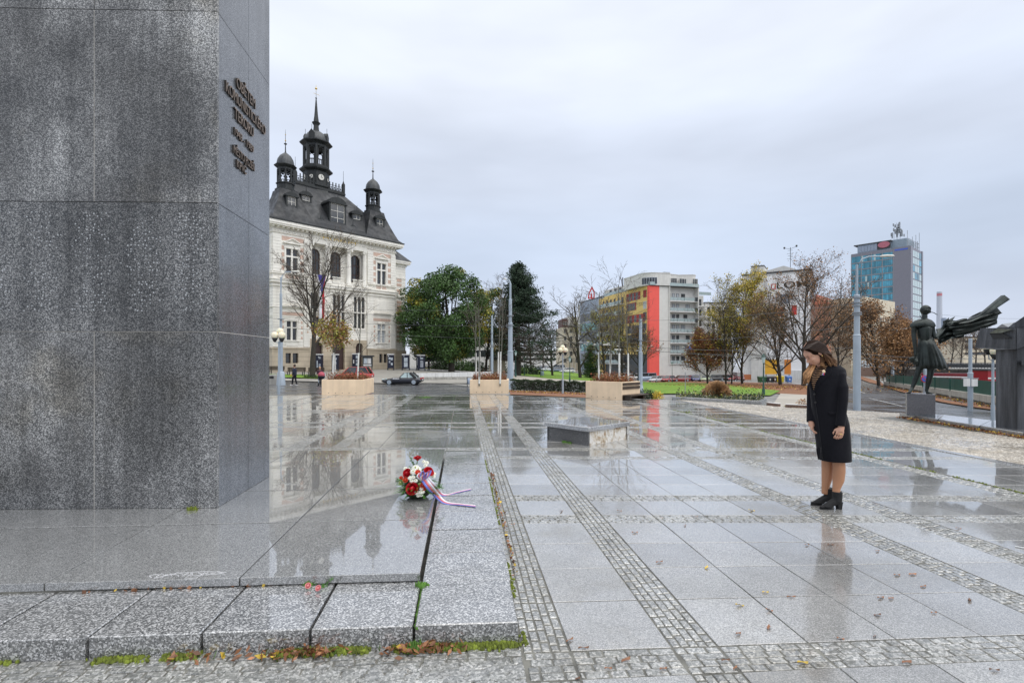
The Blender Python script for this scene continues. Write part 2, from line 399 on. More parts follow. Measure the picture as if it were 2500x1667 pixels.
def add_cob(x0, x1, y0, y1, along):         # fill a strip with setts
    L_, Wd = (y1-y0, x1-x0) if along == 'y' else (x1-x0, y1-y0)
    near = cdist((x0+x1)/2, (y0+y1)/2)
    k = max(1, round(Wd/.048)); w = Wd/k
    for r in range(k):
        t = -rnd.random()*.08
        while t < L_:
            l = rnd.uniform(.075, .125); l = L_-t+.001 if L_-(t+l) < .04 else l; a, b = max(t, 0)+.0028, min(t+l, L_)-.0028; t += l
            if b-a < .02: continue
            p = (r*w+.002, (r+1)*w-.002)
            if along == 'y': cobs.append((x0+p[0], x0+p[1], y0+a, y0+b))
            else: cobs.append((x0+a, x0+b, y0+p[0], y0+p[1]))
for ry in rows:
    for cx in cols:
        x0, x1, y0, y1 = cx[1], cx[2], ry[1], ry[2]
        yw = T((x0+x1)/2, y0)[1]
        fy = far_y((x0+x1)/2)
        if T(x0, y1)[1] > fy-.02: continue
        if in_plinth(x0, x1, *[T(x0, q)[1] for q in (y0, y1)]): continue
        if x0 < .3 and y1 < 2.3: pass
        Z = cdist((x0+x1)/2, yw); 
        u = UC+F*(((x0+x1)/2)*CP-yw*SP)/max(Z, .1)
        if Z > .1 and (u < -400 or u > 3000) and y0 > 2: continue
        if cx[0] == 's' and ry[0] == 's': slabs.append((x0, x1, y0, y1))
        else:
            if Z > 13: 
                slabs.append((x0, x1, y0, y1, 'c')); continue
            add_cob(x0, x1, y0, y1, 'x' if ry[0] == 'c' and not (cx[0] == 'c' and ry[1] > 2.4) else 'y')
# sett apron in front of the steps
t0 = 2.29
for r in range(10):
    a = t0+.047*r
    if a+.04 > 2.76: break
    t = -7.0
    while t < .30:
        l = rnd.uniform(.08, .14); cobs.append((t+.003, min(t+l, .303)-.003, a+.003, a+.043)); t += l
def piece(mb, q, z, ch, dz, tl=0, chz=None):  # one stone: four ground corners, chamfered top
    chz = ch if chz is None else chz
    cx = sum(p[0] for p in q)/4; cy = sum(p[1] for p in q)/4
    k0 = 1-.0045/max(.02, math.hypot(q[1][0]-q[0][0], q[1][1]-q[0][1])) if ch < .005 else 1
    q = [(cx+(p[0]-cx)*k0, cy+(p[1]-cy)*k0) for p in q]
    vs = [(p[0], p[1], -.016) for p in q]; zs = [z+dz*rnd.uniform(-1, 1) for _ in q]
    vs += [(p[0], p[1], zz-chz) for p, zz in zip(q, zs)]
    for p, zz in zip(q, zs):
        dx, dy = cx-p[0], cy-p[1]; l = math.hypot(dx, dy) or 1; k = ch*1.4/l; vs.append((p[0]+dx*k, p[1]+dy*k, zz))
    mb.add(vs, [(8,9,10,11)]+[(i,(i+1)%4,4+(i+1)%4,4+i) for i in range(4)]+[(4+i,4+(i+1)%4,8+(i+1)%4,8+i) for i in range(4)])
def quadT(r): return [T(r[0],r[2]), T(r[1],r[2]), T(r[1],r[3]), T(r[0],r[3])]
vis = lambda r: (cdist((r[0]+r[1])/2, T(r[0], (r[2]+r[3])/2)[1]) > 2.1)
def occl(r):                                # hidden behind the monument
    x_, y_ = (r[0]+r[1])/2, T(r[0], (r[2]+r[3])/2)[1]; Z = cdist(x_, y_); u = UC+F*(x_*CP-y_*SP)/max(Z,.1); return (u < 640 and y_ > 3) or u > 2560 or u < -60
key = lambda r: cdist((r[0]+r[1])/2, T(r[0], (r[2]+r[3])/2)[1])
sl = sorted([r for r in slabs if len(r) == 4], key=lambda r: (not vis(r)) or occl(r) or key(r) if False else ((0 if vis(r) and not occl(r) else 1), key(r)))
for r in sl[:300]:
    mb = MB(); piece(mb, quadT(r), 0.0, .0018, .0018); mb.build('paving_slab', M_slab, plaza)
mb = MB()
for r in sl[300:]: piece(mb, quadT(r), 0.0, .0018, .0018)
for r in slabs:
    if len(r) == 5: mb.k = 1; piece(mb, quadT(r), -.002, .004, .001)
stuff(mb.build('paving_slabs_far', [M_slab, M_cob], plaza))
def cob_shape(mb, r):
    q = quadT(r) if r[2] > 2.29+.4 or r[0] > .3 else [(r[0],r[2]),(r[1],r[2]),(r[1],r[3]),(r[0],r[3])]
    q = [(a+rnd.uniform(-.0022,.0022), b+rnd.uniform(-.0022,.0022)) for a, b in q]
    piece(mb, q, -.001, .0045, .0016, chz=.004)
cs = sorted(cobs, key=lambda r: ((0 if vis(r) and not occl(r) else 1), key(r)))
for r in cs[:300]:
    mb = MB(); cob_shape(mb, r); mb.build('sett', M_cob, plaza)
mb = MB()
for r in cs[300:]: cob_shape(mb, r)
stuff(mb.build('setts_far', M_cob, plaza))
# beige sett area on the right
mb = MB(); y = 3.2
bx0 = 7.92
while y < 19.5:
    x = bx0+rnd.random()*.05
    while x < 15.5:
        l = rnd.uniform(.09, .14)
        if y+.1 < far_y(x)-.03 and y-.1 > 3 and not (x > 10.6 and 3 < y < 12.1):
            k = .1 if y > 12 else .1
            q = [(x+.004,y+.004),(x+l-.004,y+.004),(x+l-.004,y+.092),(x+.004,y+.092)]
            q = [(a+rnd.uniform(-.003,.003), b+rnd.uniform(-.003,.003)) for a, b in q]
            piece(mb, q, 0, .012, .004, chz=.008)
        x += l
    y += .097
stuff(mb.build('beige_setts', M_cobb, plaza))
mb = MB(); mb.cbox(7.79, 7.915, 2.0, 17.6, -.1, .012, .004); mb.build('edge_kerb', M_step, plaza)
# moss line along a joint of the plaza
def moss(name, pts, wd, n, hmax=.02, mat_=M_moss, z=0.0, parent=None):
    mb = MB(); P = [Vector((*p, z)) for p in pts]; L_ = [(b-a).length for a, b in zip(P, P[1:])]; tot = sum(L_)
    for _ in range(n):
        t = rnd.random()*tot; j = 0
        while t > L_[j] and j < len(L_)-1: t -= L_[j]; j += 1
        p = P[j].lerp(P[j+1], t/L_[j])
        if mnoise.noise(p*2.2) < -.12: continue
        p += Vector((rnd.gauss(0, wd), rnd.gauss(0, wd), 0)); r = rnd.uniform(.004, .012)
        h = rnd.uniform(.3, 1)*hmax
        mb.lathe([(r, -.002), (r*.85, h*.6), (.001, h)], 5, p, True, rnd.random())
    return stuff(mb.build(name, mat_, parent), None if parent else 'bright green moss growing', None if parent else 'moss')
moss('joint_moss', [T(6.275, y) for y in (4.4, 6, 8, 11, 15)], .02, 900, .012, parent=plaza)
moss('edge_moss', [G(u, v).to_2d() for u, v in ((1035,970),(1058,970))], .1, 160, .04, M_grass, parent=plaza)
moss('edge_moss', [G(u, v).to_2d() for u, v in ((1680,1006),(1700,1007))], .06, 100, .03, M_moss, parent=plaza)
moss('edge_moss', [G(u, v).to_2d() for u, v in ((1143,965),(1155,965))], .05, 100, .05, M_grass, parent=plaza)
# ================================================================ granite plinth with its steps
plinth = thing('granite_plinth', 'low stepped plinth of wet grey granite blocks under the dark monument', 'plinth', (0,0,0))
def blk(nm, q, z0, z1, ch=.008, m=M_step, parent=plinth, lab=None):
    cx = sum(p[0] for p in q)/4; cy = sum(p[1] for p in q)/4; mb = MB()
    vs = [(p[0],p[1],z0) for p in q]+[(p[0],p[1],z1-ch) for p in q]
    for p in q:
        dx, dy = cx-p[0], cy-p[1]; l = math.hypot(dx, dy); k = ch*1.4/l; vs.append((p[0]+dx*k, p[1]+dy*k, z1))
    mb.add(vs, [(8,9,10,11),(3,2,1,0)]+[(i,(i+1)%4,4+(i+1)%4,4+i) for i in range(4)]+[(4+i,4+(i+1)%4,8+(i+1)%4,8+i) for i in range(4)])
    return mb.build(nm, m, parent)
xj = [.30,-.255,-.785,-1.325,-1.875,-2.42,-2.97,-3.52,-4.1]
def sy(x): return 2.63-.035*(x-.3)         # front line of the step, slightly turned
for i, (a, b) in enumerate(zip(xj, xj[1:])):
    d = rnd.uniform(-.006, .006); e = .008
    y1 = 3.17 if i else 3.15
    blk('step_block', [(b+e, sy(b)+d), (a-e, sy(a)+d), (a-e, y1-.035*(a-.3)), (b+e, y1-.035*(b-.3))], -.02, .11+d*.4, .005)
yb = [3.158,3.64,4.13,4.63,5.15,5.66,6.17,6.68,7.18,7.62]
for a, b in zip(yb, yb[1:]):
    blk('border_slab', [(-.25,a+.008),(.30,a+.008-.035*.5),(.30,b-.008-.035*.5),(-.25,b-.008)], -.02, .11+rnd.uniform(-.002,.002), .0012)
xu = [-.262,-1.36,-2.49,-3.62,-4.75]; yu = [3.16,4.235,5.27,6.35,7.55]
mb = MB(); mb.box(-4.8,-.29,3.25,7.5,-.02,.118); mb.build('plinth_core', M_joint, plinth)
for a, b in zip(xu, xu[1:]):
    for c, d in zip(yu, yu[1:]):
        h = rnd.uniform(-.0008,.0008)
        f = lambda x, y: (x, y-.035*(x+.26)*(1 if y < 3.3 else .8))
        s_ = blk('plinth_slab', [f(b+.005,c+.009),f(a-.005,c+.009),f(a-.005,d-.009),f(b+.005,d-.009)], .119, .166+h, .0015, M_plat)
# ================================================================ the tall granite monument
MA = R(-4.2)
mono = thing('granite_monument', 'tall dark granite monument clad in speckled polished slabs with bronze lettering on its side', 'monument', (-2.2, 4.735, .166), 0)
MX = Matrix.Rotation(MA, 4, 'Z')           # front runs along -x, slightly turned
zs_ = [0, 1.585, 2.745, 4.465, 6.1]
# core
mb = MB(); p1 = MX @ Vector((-2.6, .03, 0))
mb.prism([(p1.x, p1.y), (-.031, .033), (-.031, 1.19), (p1.x, 1.38)], 0, 6.05)
mb.build('core', M_joint, mono)
for k, (z0, z1) in enumerate(zip(zs_, zs_[1:])):
    xsx = [0,-1.085,-2.17,-2.62] if k != 1 else [0,-2.17,-2.62]
    for a, b in zip(xsx, xsx[1:]):
        mb = MB(); mb.box(b+.003, a-(.0 if a == 0 else .003), 0, .0295, z0+.003, z1-.003, MX)
        mb.build('stone_panel', M_dot if k == 1 else M_mon, mono)
    if k < 3 and k != 1 or k == 3:
        pass
    for a, b in ((.034,.66),(.665,1.22)):
        mb = MB(); mb.box(-.0295, .0, a, b, z0+.003, z1-.003); mb.build('stone_panel', M_monside, mono)
# pale mortar joints
mb = MB()
mb.box(-1.0872,-1.0828,-.0008,.02,.003,1.58,MX); mb.box(-1.0872,-1.0828,-.0008,.02,2.75,4.46,MX)
mb.box(-2.6,0,-.0006,.02,1.5835,1.5865,MX)
mb.box(-.02,.0006,.02,1.13,1.582,1.588); mb.build('mortar_joint', M_grout, mono)
# letters
M_bronze = pm('dark_bronze_letter', (.20,.145,.105), .42, .3, 12, metal=.35)
M_bronzeside = pm('bronze_letter_edge', (.03,.024,.02), .6, .3, 12)
def letters(txt, h, zc, yc, width, parent, nm='letter'):
    me = text(txt, 1, .02, M_bronze)
    bm = bmesh.new(); bm.from_mesh(me); bm.verts.ensure_lookup_table()
    xs0 = min(v.co.x for v in bm.verts); xs1 = max(v.co.x for v in bm.verts)
    sx = width/(xs1-xs0); szz = h/.70
    seen = set(); isl = []
    for v in bm.verts:
        if v in seen: continue
        st = [v]; comp = set([v])
        while st:
            q = st.pop()
            for e in q.link_edges:
                o = e.other_vert(q)
                if o not in comp: comp.add(o); st.append(o)
        seen |= comp; isl.append([min(a.co.x for a in comp), max(a.co.x for a in comp), comp])
    isl.sort(key=lambda i: i[0]); grp = []
    for i in isl:
        if grp and i[0] < grp[-1][1]-.04 and i[1] <= grp[-1][1]+.06 or (grp and i[0] < grp[-1][1]-.12): grp[-1][1] = max(grp[-1][1], i[1]); grp[-1][2] |= i[2]
        else: grp.append(i)
    for gr in grp:
        vs = list(gr[2]); idx = {v: k for k, v in enumerate(vs)}
        fs = [tuple(idx[v] for v in f.verts) for f in bm.faces if f.verts[0] in gr[2]]
        nrm = [f.normal.z > .5 for f in bm.faces if f.verts[0] in gr[2]]
        m = MB()
        co = [(.030+v.co.z*.62 if False else (.008+v.co.z*.5), yc+(v.co.x-(xs0+xs1)/2)*sx, zc+(v.co.y-.35)*szz) for v in vs]
        m.add(co, fs); m.m = [0 if q else 1 for q in nrm]
        m.build(nm, [M_bronze, M_bronzeside], parent)
    bm.free()
# offsets measured along the side face
for t_, h_, z_, y_, w_ in (('OBĚTEM',.105,4.20,.575,.44),('KOMUNISTICKÉHO',.105,4.04,.60,.93),('TERORU',.105,3.88,.53,.44),
                       ('1948 - 1989',.075,3.70,.53,.44),('MĚSTO PLZEŇ',.078,3.52,.53,.48),('KPVČ',.078,3.41,.47,.22)):
    letters(t_, h_, z_-.166, y_, w_, mono)
# moss and small growth at its foot
moss('weed_tuft', [(-2.42,4.70),(-2.36,4.70)], .012, 50, .035, M_moss, .166, None)['label'] = 'small yellow green moss tuft at the foot of the granite monument'
# ================================================================ buildings
def stone_mat(name, c, course=.42, line=.55, var=.12, streak=.2, rough=.8, dirt=(.35,.3,.24)):
    t = NT(name); z = t.xyz(2, True)
    fr = t.math('FRACT', t.math('DIVIDE', z, course))
    ln = t.ramp(fr, [(0, line), (.09, line), (.13, 1), (1, 1)])
    base = t.ramp(t.noise(1.1, None, 5, .6), [(.3, [x*(1-var) for x in c]), (.7, [min(1, x*(1+var*.6)) for x in c])])
    base = t.mix(t.ramp(t.noise(1, t.pos((1.6,1.6,.3)), 5, .65), [(.46, 0), (.75, streak*2)]), base, dirt)
    if course < 5: base = t.mix(1, base, ln, 'MULTIPLY')
    t.col(base); t.rough(rough); t.bump(t.noise(9, None, 4), .02, .6); return t.mat
M_mw = stone_mat('cream_rusticated_stone', (.86,.83,.76), .42, .66, .08, .14)
M_mp = stone_mat('cream_smooth_stone', (.87,.84,.77), 99, 1, .08, .12)
M_mb = stone_mat('sandstone_base', (.52,.44,.33), .62, .72, .14, .25)
M_pink = stone_mat('salmon_panel', (.60,.43,.35), 99, 1, .15, .1)
M_ochre = stone_mat('ochre_plaster', (.55,.38,.2), .5, .7)
M_slate = NT('slate_roof'); _t = M_slate
_b = _t.n('TexBrick'); _b.inputs['Scale'].default_value = 3.2; _b.inputs['Color1'].default_value = (.014,.016,.019,1); _b.inputs['Color2'].default_value = (.026,.028,.033,1); _b.inputs['Mortar'].default_value = (.014,.016,.018,1); _b.inputs['Mortar Size'].default_value = .03
_t.l(_t.pos((1,1,1), True), _b.inputs[0]); _t.col(_t.mix(1, _b.outputs[0], _t.ramp(_t.noise(.5, None, 5), [(.3,.6),(.7,1.5)]), 'MULTIPLY')); _t.rough(_t.ramp(_t.noise(1.2, None, 4), [(.4,.65),(.68,.3)])); M_slate = _t.mat
M_copper = pm('dark_weathered_metal', (.018,.022,.023), .6, .4, 2, streak=.4)
M_pat = pm('grey_patina_metal', (.05,.056,.06), .45, .4, 2, streak=.4)
M_gold = pm('gilding', (.65,.45,.14), .35, .15, 5, metal=.6)
M_glassd = NT('dark_window_glass'); _t = M_glassd
_t.col(_t.ramp(_t.noise(.9, None, 2), [(.35,(.012,.014,.017)),(.65,(.05,.055,.06))])); _t.rough(.08); _t.b.inputs['Specular IOR Level'].default_value = .8; M_glassd = _t.mat
M_glassb = pm('blue_curtain_glass', (.05,.23,.32), .1, .5, .22, spec=.8, isl=.35)
M_glassp = pm('pale_glass_panel', (.42,.52,.52), .15, .1, 2, spec=.7)
M_brown = pm('dark_brown_window_frame', (.045,.022,.018), .5, .2, 4)
M_wfr = pm('pale_window_frame', (.68,.66,.6), .5, .1, 4)
M_drkfr = pm('dark_window_frame', (.05,.055,.06), .4, .1, 4)
M_blind = pm('drawn_blind', (.42,.45,.48), .5, .1, 2)
def wall(mb, x0, x1, z0, z1, y, th, ops):
    """front wall in x,z with openings (xa,xb,za,zb,arched)"""
    xs = sorted({x0, x1, *[o[0] for o in ops], *[o[1] for o in ops]}); zs = sorted({z0, z1, *[o[2] for o in ops], *[o[3] for o in ops]})
    xs = [a for a in xs if x0 <= a <= x1]; zs = [a for a in zs if z0 <= a <= z1]
    for a, b in zip(xs, xs[1:]):
        run = None
        for c, d in zip(zs, zs[1:]):
            cx, cz = (a+b)/2, (c+d)/2
            if any(o[0] < cx < o[1] and o[2] < cz < o[3] for o in ops):
                if run: mb.box(a, b, y, y+th, run, c); run = None
            elif run is None: run = c
        if run is not None: mb.box(a, b, y, y+th, run, z1)
    for o in ops:
        if len(o) > 4 and o[4]:
            xa, xb, za, zb = o[:4]; r = (xb-xa)/2; cx = (xa+xb)/2; n = 8; cz = zb-r*o[4]
            for sgn in (-1, 1):
                arc = [(cx+sgn*r*math.cos(math.pi/2*k/n), cz+r*o[4]*math.sin(math.pi/2*k/n)) for k in range(n+1)]
                for p, q in zip(arc, arc[1:]):
                    X = cx+sgn*r
                    pl = [(p[0],p[1]), (q[0],q[1]), (q[0],zb), (p[0],zb)]
                    if sgn > 0: pl = pl[::-1]
                    mb.vprism(pl[::-1] if sgn < 0 else pl[::-1], y, y+th)
def window(parent, x0, x1, z0, z1, y, nx=2, hz=(), fw=.09, fm=None, gm=None, arch=0, nm='window', M=None):
    fm = fm or M_wfr; gm = gm or M_glassd
    mb = MB(); d = .08
    mb.box(x0,x0+fw,y,y+d,z0,z1,M); mb.box(x1-fw,x1,y,y+d,z0,z1,M); mb.box(x0+fw,x1-fw,y,y+d,z0,z0+fw,M)
    if not arch: mb.box(x0+fw,x1-fw,y,y+d,z1-fw,z1,M)
    else:
        r = (x1-x0)/2; cx = (x0+x1)/2
        for k in range(10):
            a, b = math.pi*k/10, math.pi*(k+1)/10
            mb.vprism([(cx+(r+.02)*math.cos(a), z1-r*arch+(r+.02)*arch*math.sin(a)),(cx+(r+.02)*math.cos(b), z1-r*arch+(r+.02)*arch*math.sin(b)),(cx+(r-fw)*math.cos(b), z1-r*arch+(r-fw)*arch*math.sin(b)),(cx+(r-fw)*math.cos(a), z1-r*arch+(r-fw)*arch*math.sin(a))][::-1], y-.005, y+d, M)
    for i in range(1, nx): c = x0+(x1-x0)*i/nx; mb.box(c-fw*.4,c+fw*.4,y+.003,y+d,z0+fw,z1-fw,M)
    for h in hz: c = z0+(z1-z0)*h; mb.box(x0+fw,x1-fw,y-.004,y+d,c-fw*.45,c+fw*.45,M)
    w = mb.build(nm, fm, parent)
    mb = MB(); mb.box(x0+.02,x1-.02,y+.05,y+.07,z0+.02,z1-.02,M); mb.build('pane', gm, w); return w
CAMV = (R(47.23)-PSI)
museum = thing('museum', 'cream neo-renaissance museum with dark slate roof, clock tower and two lantern turrets', 'museum', W(672, 63, 0), CAMV)
P = museum
BL, BR, C0 = -.3, 17.75, 8.72
# --- walls
lw = [(1.33,2.88,12.65,15.78,0)]; rw = [(14.61,16.14,12.65,15.8,0)]
mb = MB(); wall(mb, BL, 4.41, 2.9, 18.4, 0, .5, lw+[(1.40,2.74,4.0,6.5,0)])
wall(mb, 13.05, BR, 2.9, 18.4, 0, .5, rw+[(14.66,16.06,4.0,6.8,0)])
mb.box(BL,BL+.5,.5,14,2.9,18.4)
mb.box(BR-.5,BR,.5,14,2.9,18.4); mb.box(BL+.5,BR-.5,13.5,14,2.9,18.4)
tri = []
for cx in (5.55, 8.72, 11.89):
    for k in (-1, 0, 1): tri.append((cx+k*.62-.24, cx+k*.62+.24, 8.05 if cx < 6 else 6.0, 10.5, .5))
lowc = [(5.1,6.0,5.9,7.3,0)]
doors = [(5.25,6.35,.3,3.85,1),(7.85,9.6,.1,4.1,1),(11.3,12.4,.3,3.9,1)]
wall(mb, 4.41, 13.05, 4.3, 12.2, .28, .5, tri+lowc)
mb.build('wall', M_mw, P)
mb = MB(); wall(mb, 4.41, 13.05, -1.2, 4.3, .22, .5, doors)
wall(mb, BL-.1, 4.41, -1.2, 2.9, -.1, .5, [(1.25,1.95,1.05,2.35,0),(2.15,2.9,1.05,2.35,0)])
wall(mb, 13.05, BR+.1, -1.2, 2.9, -.1, .5, [(14.95,15.5,1.05,2.35,0),(15.72,16.3,1.05,2.35,0)])
mb.box(BL-.1,BL+.4,.4,14,-1.2,2.9); mb.box(BR-.4,BR+.1,.4,14,-1.2,2.9); mb.box(BL-.1,BR+.1,13.6,14.05,-1.2,2.9); mb.build('base_wall', M_mb, P)
# loggia: recessed wall, floor, soffit
mb = MB(); arches = [(C0+3.05*k-.78, C0+3.05*k+.78, 12.65, 16.6, 1) for k in (-1, 0, 1)]
wall(mb, 4.41, 13.05, 12.2, 17.35, 1.15, .4, arches); mb.box(4.41,13.05,.28,1.6,11.95,12.2); mb.build('loggia_wall', M_mp, P)
for k in (-1, 0, 1):
    window(P, C0+3.05*k-.78, C0+3.05*k+.78, 12.65, 16.6, 1.35, 3, (.27,.62), .13, M_brown, None, 1, 'arched_window')
for k, cx in enumerate((C0-1.58, C0+1.58, 4.62, 12.84)):
    mb = MB(); mb.box(cx-.42,cx+.42,-.02,.85,11.9,12.25); mb.lathe([(.40,12.25),(.40,12.4),(.33,12.5),(.345,13.6),(.30,16.5),(.30,16.6),(.34,16.7),(.46,16.98)], 14, (cx,.42,0)); mb.box(cx-.45,cx+.45,-.03,.87,16.98,17.1)
    for a in (-1,1): mb.tube([(cx+a*.36,-.03,16.85),(cx+a*.36,.8,16.85)], .13, 8)
    mb.build('column', M_mp, P)
mb = MB(); mb.box(4.41,13.05,-.02,1.15,17.1,18.4); mb.build('entablature', M_mp, P)
# balusters below the arches
for k in (-1, 0, 1):
    mb = MB(); a, b = C0+3.05*k-.85, C0+3.05*k+.85; mb.box(a,b,.3,.5,12.2,12.3); mb.box(a,b,.3,.5,12.85,12.98)
    for i in range(9): mb.lathe([(.05,12.3),(.09,12.45),(.05,12.7),(.06,12.85)], 6, (a+.12+i*.183,.4,0))
    mb.build('balustrade', M_mp, P)
# strings, cornices
def band(nm, z0, z1, pr, m=M_mp, x0=BL, x1=BR, mid=True):
    mb = MB(); mb.box(x0-pr,4.41+.02,-pr,.2,z0,z1); mb.box(13.03,x1+pr,-pr,.2,z0,z1)
    if mid: mb.box(4.43,13.03,.28-pr,.3,z0,z1)
    mb.box(x0-pr,x0+.1,.2,14,z0,z1); mb.box(x1-.1,x1+pr,.2,14,z0,z1)
    return mb.build(nm, m, P)
band('string_course', 2.9, 3.1, .22, M_mb, mid=False); band('string_course', 8.15, 8.3, .16); band('string_course', 10.85, 11.0, .14)
band('string_course', 11.3, 11.62, .3); band('string_course', 11.63, 11.75, .4); band('string_course', 12.45, 12.58, .2, mid=False); band('string_course', 7.0,7.1,.07,mid=False)
band('dentil_course', 17.62, 17.72, .16)
mb = MB()
for s_ in [BL-.1+.36*i for i in range(51)]:
    mb.box(s_, s_+.19, -.2 if not 4.41 < s_ < 13.05 else -.12, .05, 17.74, 17.86)
mb.build('dentils', M_mp, P)['kind'] = 'stuff'
for s_ in [BL-.25+.62*i for i in range(30)]:
    mb = MB(); mb.vprism([(s_,18.22),(s_+.22,18.22),(s_+.22,18.42),(s_,18.42)], -.62, 0); mb.build('bracket', M_mp, P)
mb = MB(); mb.box(BL-.85,BR+.85,-.85,14.4,18.42,18.62); mb.box(BL-.95,BR+.95,-.95,14.5,18.62,18.98); mb.build('cornice', M_mp, P)
mb = MB(); mb.box(BL-1.02,BR+1.02,-1.02,14.6,18.98,19.16); mb.build('gutter', M_copper, P)
# pilaster stones
for x0, x1 in ((BL-.02,.74),(3.62,4.43),(13.03,13.95),(16.95,BR+.02)):
    for k in range(12): 
        mb = MB(); z0 = 12.66+k*.385; mb.cbox(x0,x1,-.12,.02,z0+.015,z0+.375,.004); mb.build('pilaster_stone', M_mp, P)
    for k in range(13):
        z0 = 3.15+k*.385
        mb = MB(); mb.cbox(x0,x1,-.1,.02,z0+.015,z0+.37,.004); mb.build('pilaster_stone', M_mp, P)
# salmon panels
for a, b in ((.76,3.6),(13.97,16.93)):
    mb = MB(); mb.box(a,b,-.03,.02,16.75,17.28); mb.build('salmon_panel', M_pink, P)
    for k in range(4):
        for c in ((a,a+.42),(b-.42,b)):
            mb = MB(); z0 = 12.95+k*.86; mb.box(c[0],c[1],-.025,.02,z0,z0+.52); mb.build('salmon_panel', M_pink, P)
            mb = MB(); z0 = 4.15+k*.68; mb.box(c[0]+.1,c[1]-.1,-.025,.02,z0,z0+.34); mb.build('salmon_panel', M_pink, P)
    mb = MB(); mb.box(a,b,-.025,.02,7.2,7.6); mb.build('salmon_panel', M_pink, P)
    mb = MB(); mb.box(a+.3,b-.3,-.06,.02,8.55,10.4); mb.box(a+.55,b-.55,-.1,.02,8.75,10.2); mb.build('relief_panel', M_mp, P)
    mb = MB(); mb.box(a-.02,b+.02,-.35,.02,8.3,8.4); mb.build('panel_ledge', M_mp, P)
# window surrounds, pediments and windows of the pavilions
for (a, b, z0, z1, _) in lw+rw:
    cx = (a+b)/2
    mb = MB(); mb.box(a-.22,a,-.1,.02,z0,z1); mb.box(b,b+.22,-.1,.02,z0,z1); mb.box(a-.26,b+.26,-.14,.02,z1,z1+.22); mb.box(a-.3,b+.3,-.2,.02,z0-.14,z0); mb.box(a-.2,b+.2,-.06,.02,z1+.25,16.3); mb.build('window_surround', M_mp, P)
    mb = MB(); mb.box(cx-1.15,cx+1.15,-.36,.02,16.38,16.52)
    for s_ in (-1,1): mb.vprism([(cx+s_*1.15,16.54),(cx,17.12),(cx,16.98),(cx+s_*.95,16.54)][::s_], -.36, .02)
    mb.vprism([(cx-.95,16.54),(cx+.95,16.54),(cx,17.0)], -.1, .02); mb.build('pediment', M_mp, P)
    window(P, a, b, z0, z1, .15, 1, (), .05); 
    mb = MB(); mb.box(cx-.1,cx+.1,-.03,.2,z0,z1); mb.box(a,b,-.025,.2,14.68,14.88); mb.build('stone_mullion', M_mp, P)
    mb = MB(); mb.box(cx-.85,cx-.12,-.05,.02,12.0,12.1); mb.box(cx+.12,cx+.85,-.05,.02,12.0,12.1)
    for i in range(8): mb.box(cx-.83+i*.2+(.1 if i > 3 else 0), cx-.74+i*.2+(.1 if i > 3 else 0), -.05, .02, 12.1, 12.38)
    mb.build('blind_balustrade', M_pink, P)
for (a, b, z0, z1, gm) in ((1.40,2.74,4.0,6.5,None),(14.66,16.06,4.0,6.8,M_blind)):
    cx = (a+b)/2
    mb = MB(); mb.box(a-.14,a,-.08,.02,z0,z1); mb.box(b,b+.14,-.08,.02,z0,z1); mb.box(a-.3,b+.3,-.16,.02,z0-.12,z0); mb.vprism([(a-.3,z1),(b+.3,z1),(cx,z1+.35)], -.14, .02)
    mb.box(a-.1,b+.1,-.06,.02,3.3,3.8); mb.build('window_surround', M_mp, P)
    window(P, a, b, z0, z1, .15, 1, (), .05, None, gm)
    mb = MB(); mb.box(cx-.1,cx+.1,-.03,.2,z0,z1); mb.box(a,b,-.025,.2,z1-.95,z1-.8); mb.build('stone_mullion', M_mp, P)
for (a, b, z0, z1) in ((1.25,1.95,1.05,2.35),(2.15,2.9,1.05,2.35),(14.95,15.5,1.05,2.35),(15.72,16.3,1.05,2.35)): window(P, a, b, z0, z1, .2, 1, (.5,), .05, M_brown)
for (a, b, z0, z1, ar) in tri: window(P, a, b, z0, z1, .5, 1, (.4,.68) if z0 < 7 else (.5,), .05, M_drkfr, None, ar)
for (a, b, z0, z1, _) in lowc: window(P, a, b, z0, z1, .5, 2, (), .07)
mb = MB()
for cx in (5.55, 8.72, 11.89):
    for k in (-1.5,-.5,.5,1.5): mb.box(cx+k*.62-.05, cx+k*.62+.05, .2, .3, 6.0 if cx > 6 else 8.0, 10.0)
    mb.box(cx-1.0,cx+1.0,.16,.3,5.78 if cx > 6 else 7.8,5.95 if cx > 6 else 7.97)
mb.build('window_mullions', M_mp, P)
for a, b, z0, z1, _ in doors:
    d = MB(); d.box(a,b,.6,.66,z0,z1); dd = d.build('door', M_brown, P)
    d = MB(); n_ = 2
    for i in range(2):
        for zz in (z0+.3, z0+1.5): d.box(a+.1+i*(b-a)/2, a+(i+1)*(b-a)/2-.1, .57, .6, zz, zz+.95)
    d.build('door_panel', M_brown, dd)
    d = MB(); r = (b-a)/2; cx = (a+b)/2
    for k in range(11):
        t0_, t1_ = math.pi*k/11+.02, math.pi*(k+1)/11-.02
        d.vprism([(cx+(r+.36)*math.cos(t0_), z1-r+(r+.36)*math.sin(t0_)),(cx+(r+.36)*math.cos(t1_), z1-r+(r+.36)*math.sin(t1_)),(cx+r*math.cos(t1_), z1-r+r*math.sin(t1_)),(cx+r*math.cos(t0_), z1-r+r*math.sin(t0_))][::-1], .14, .23)
    d.build('door_arch', M_mb, P)
mb = MB(); mb.box(7.3,10.2,-1.4,.2,-1,.12); mb.box(7.0,10.5,-1.9,.2,-1,-.02); mb.build('door_step', M_mb, P)
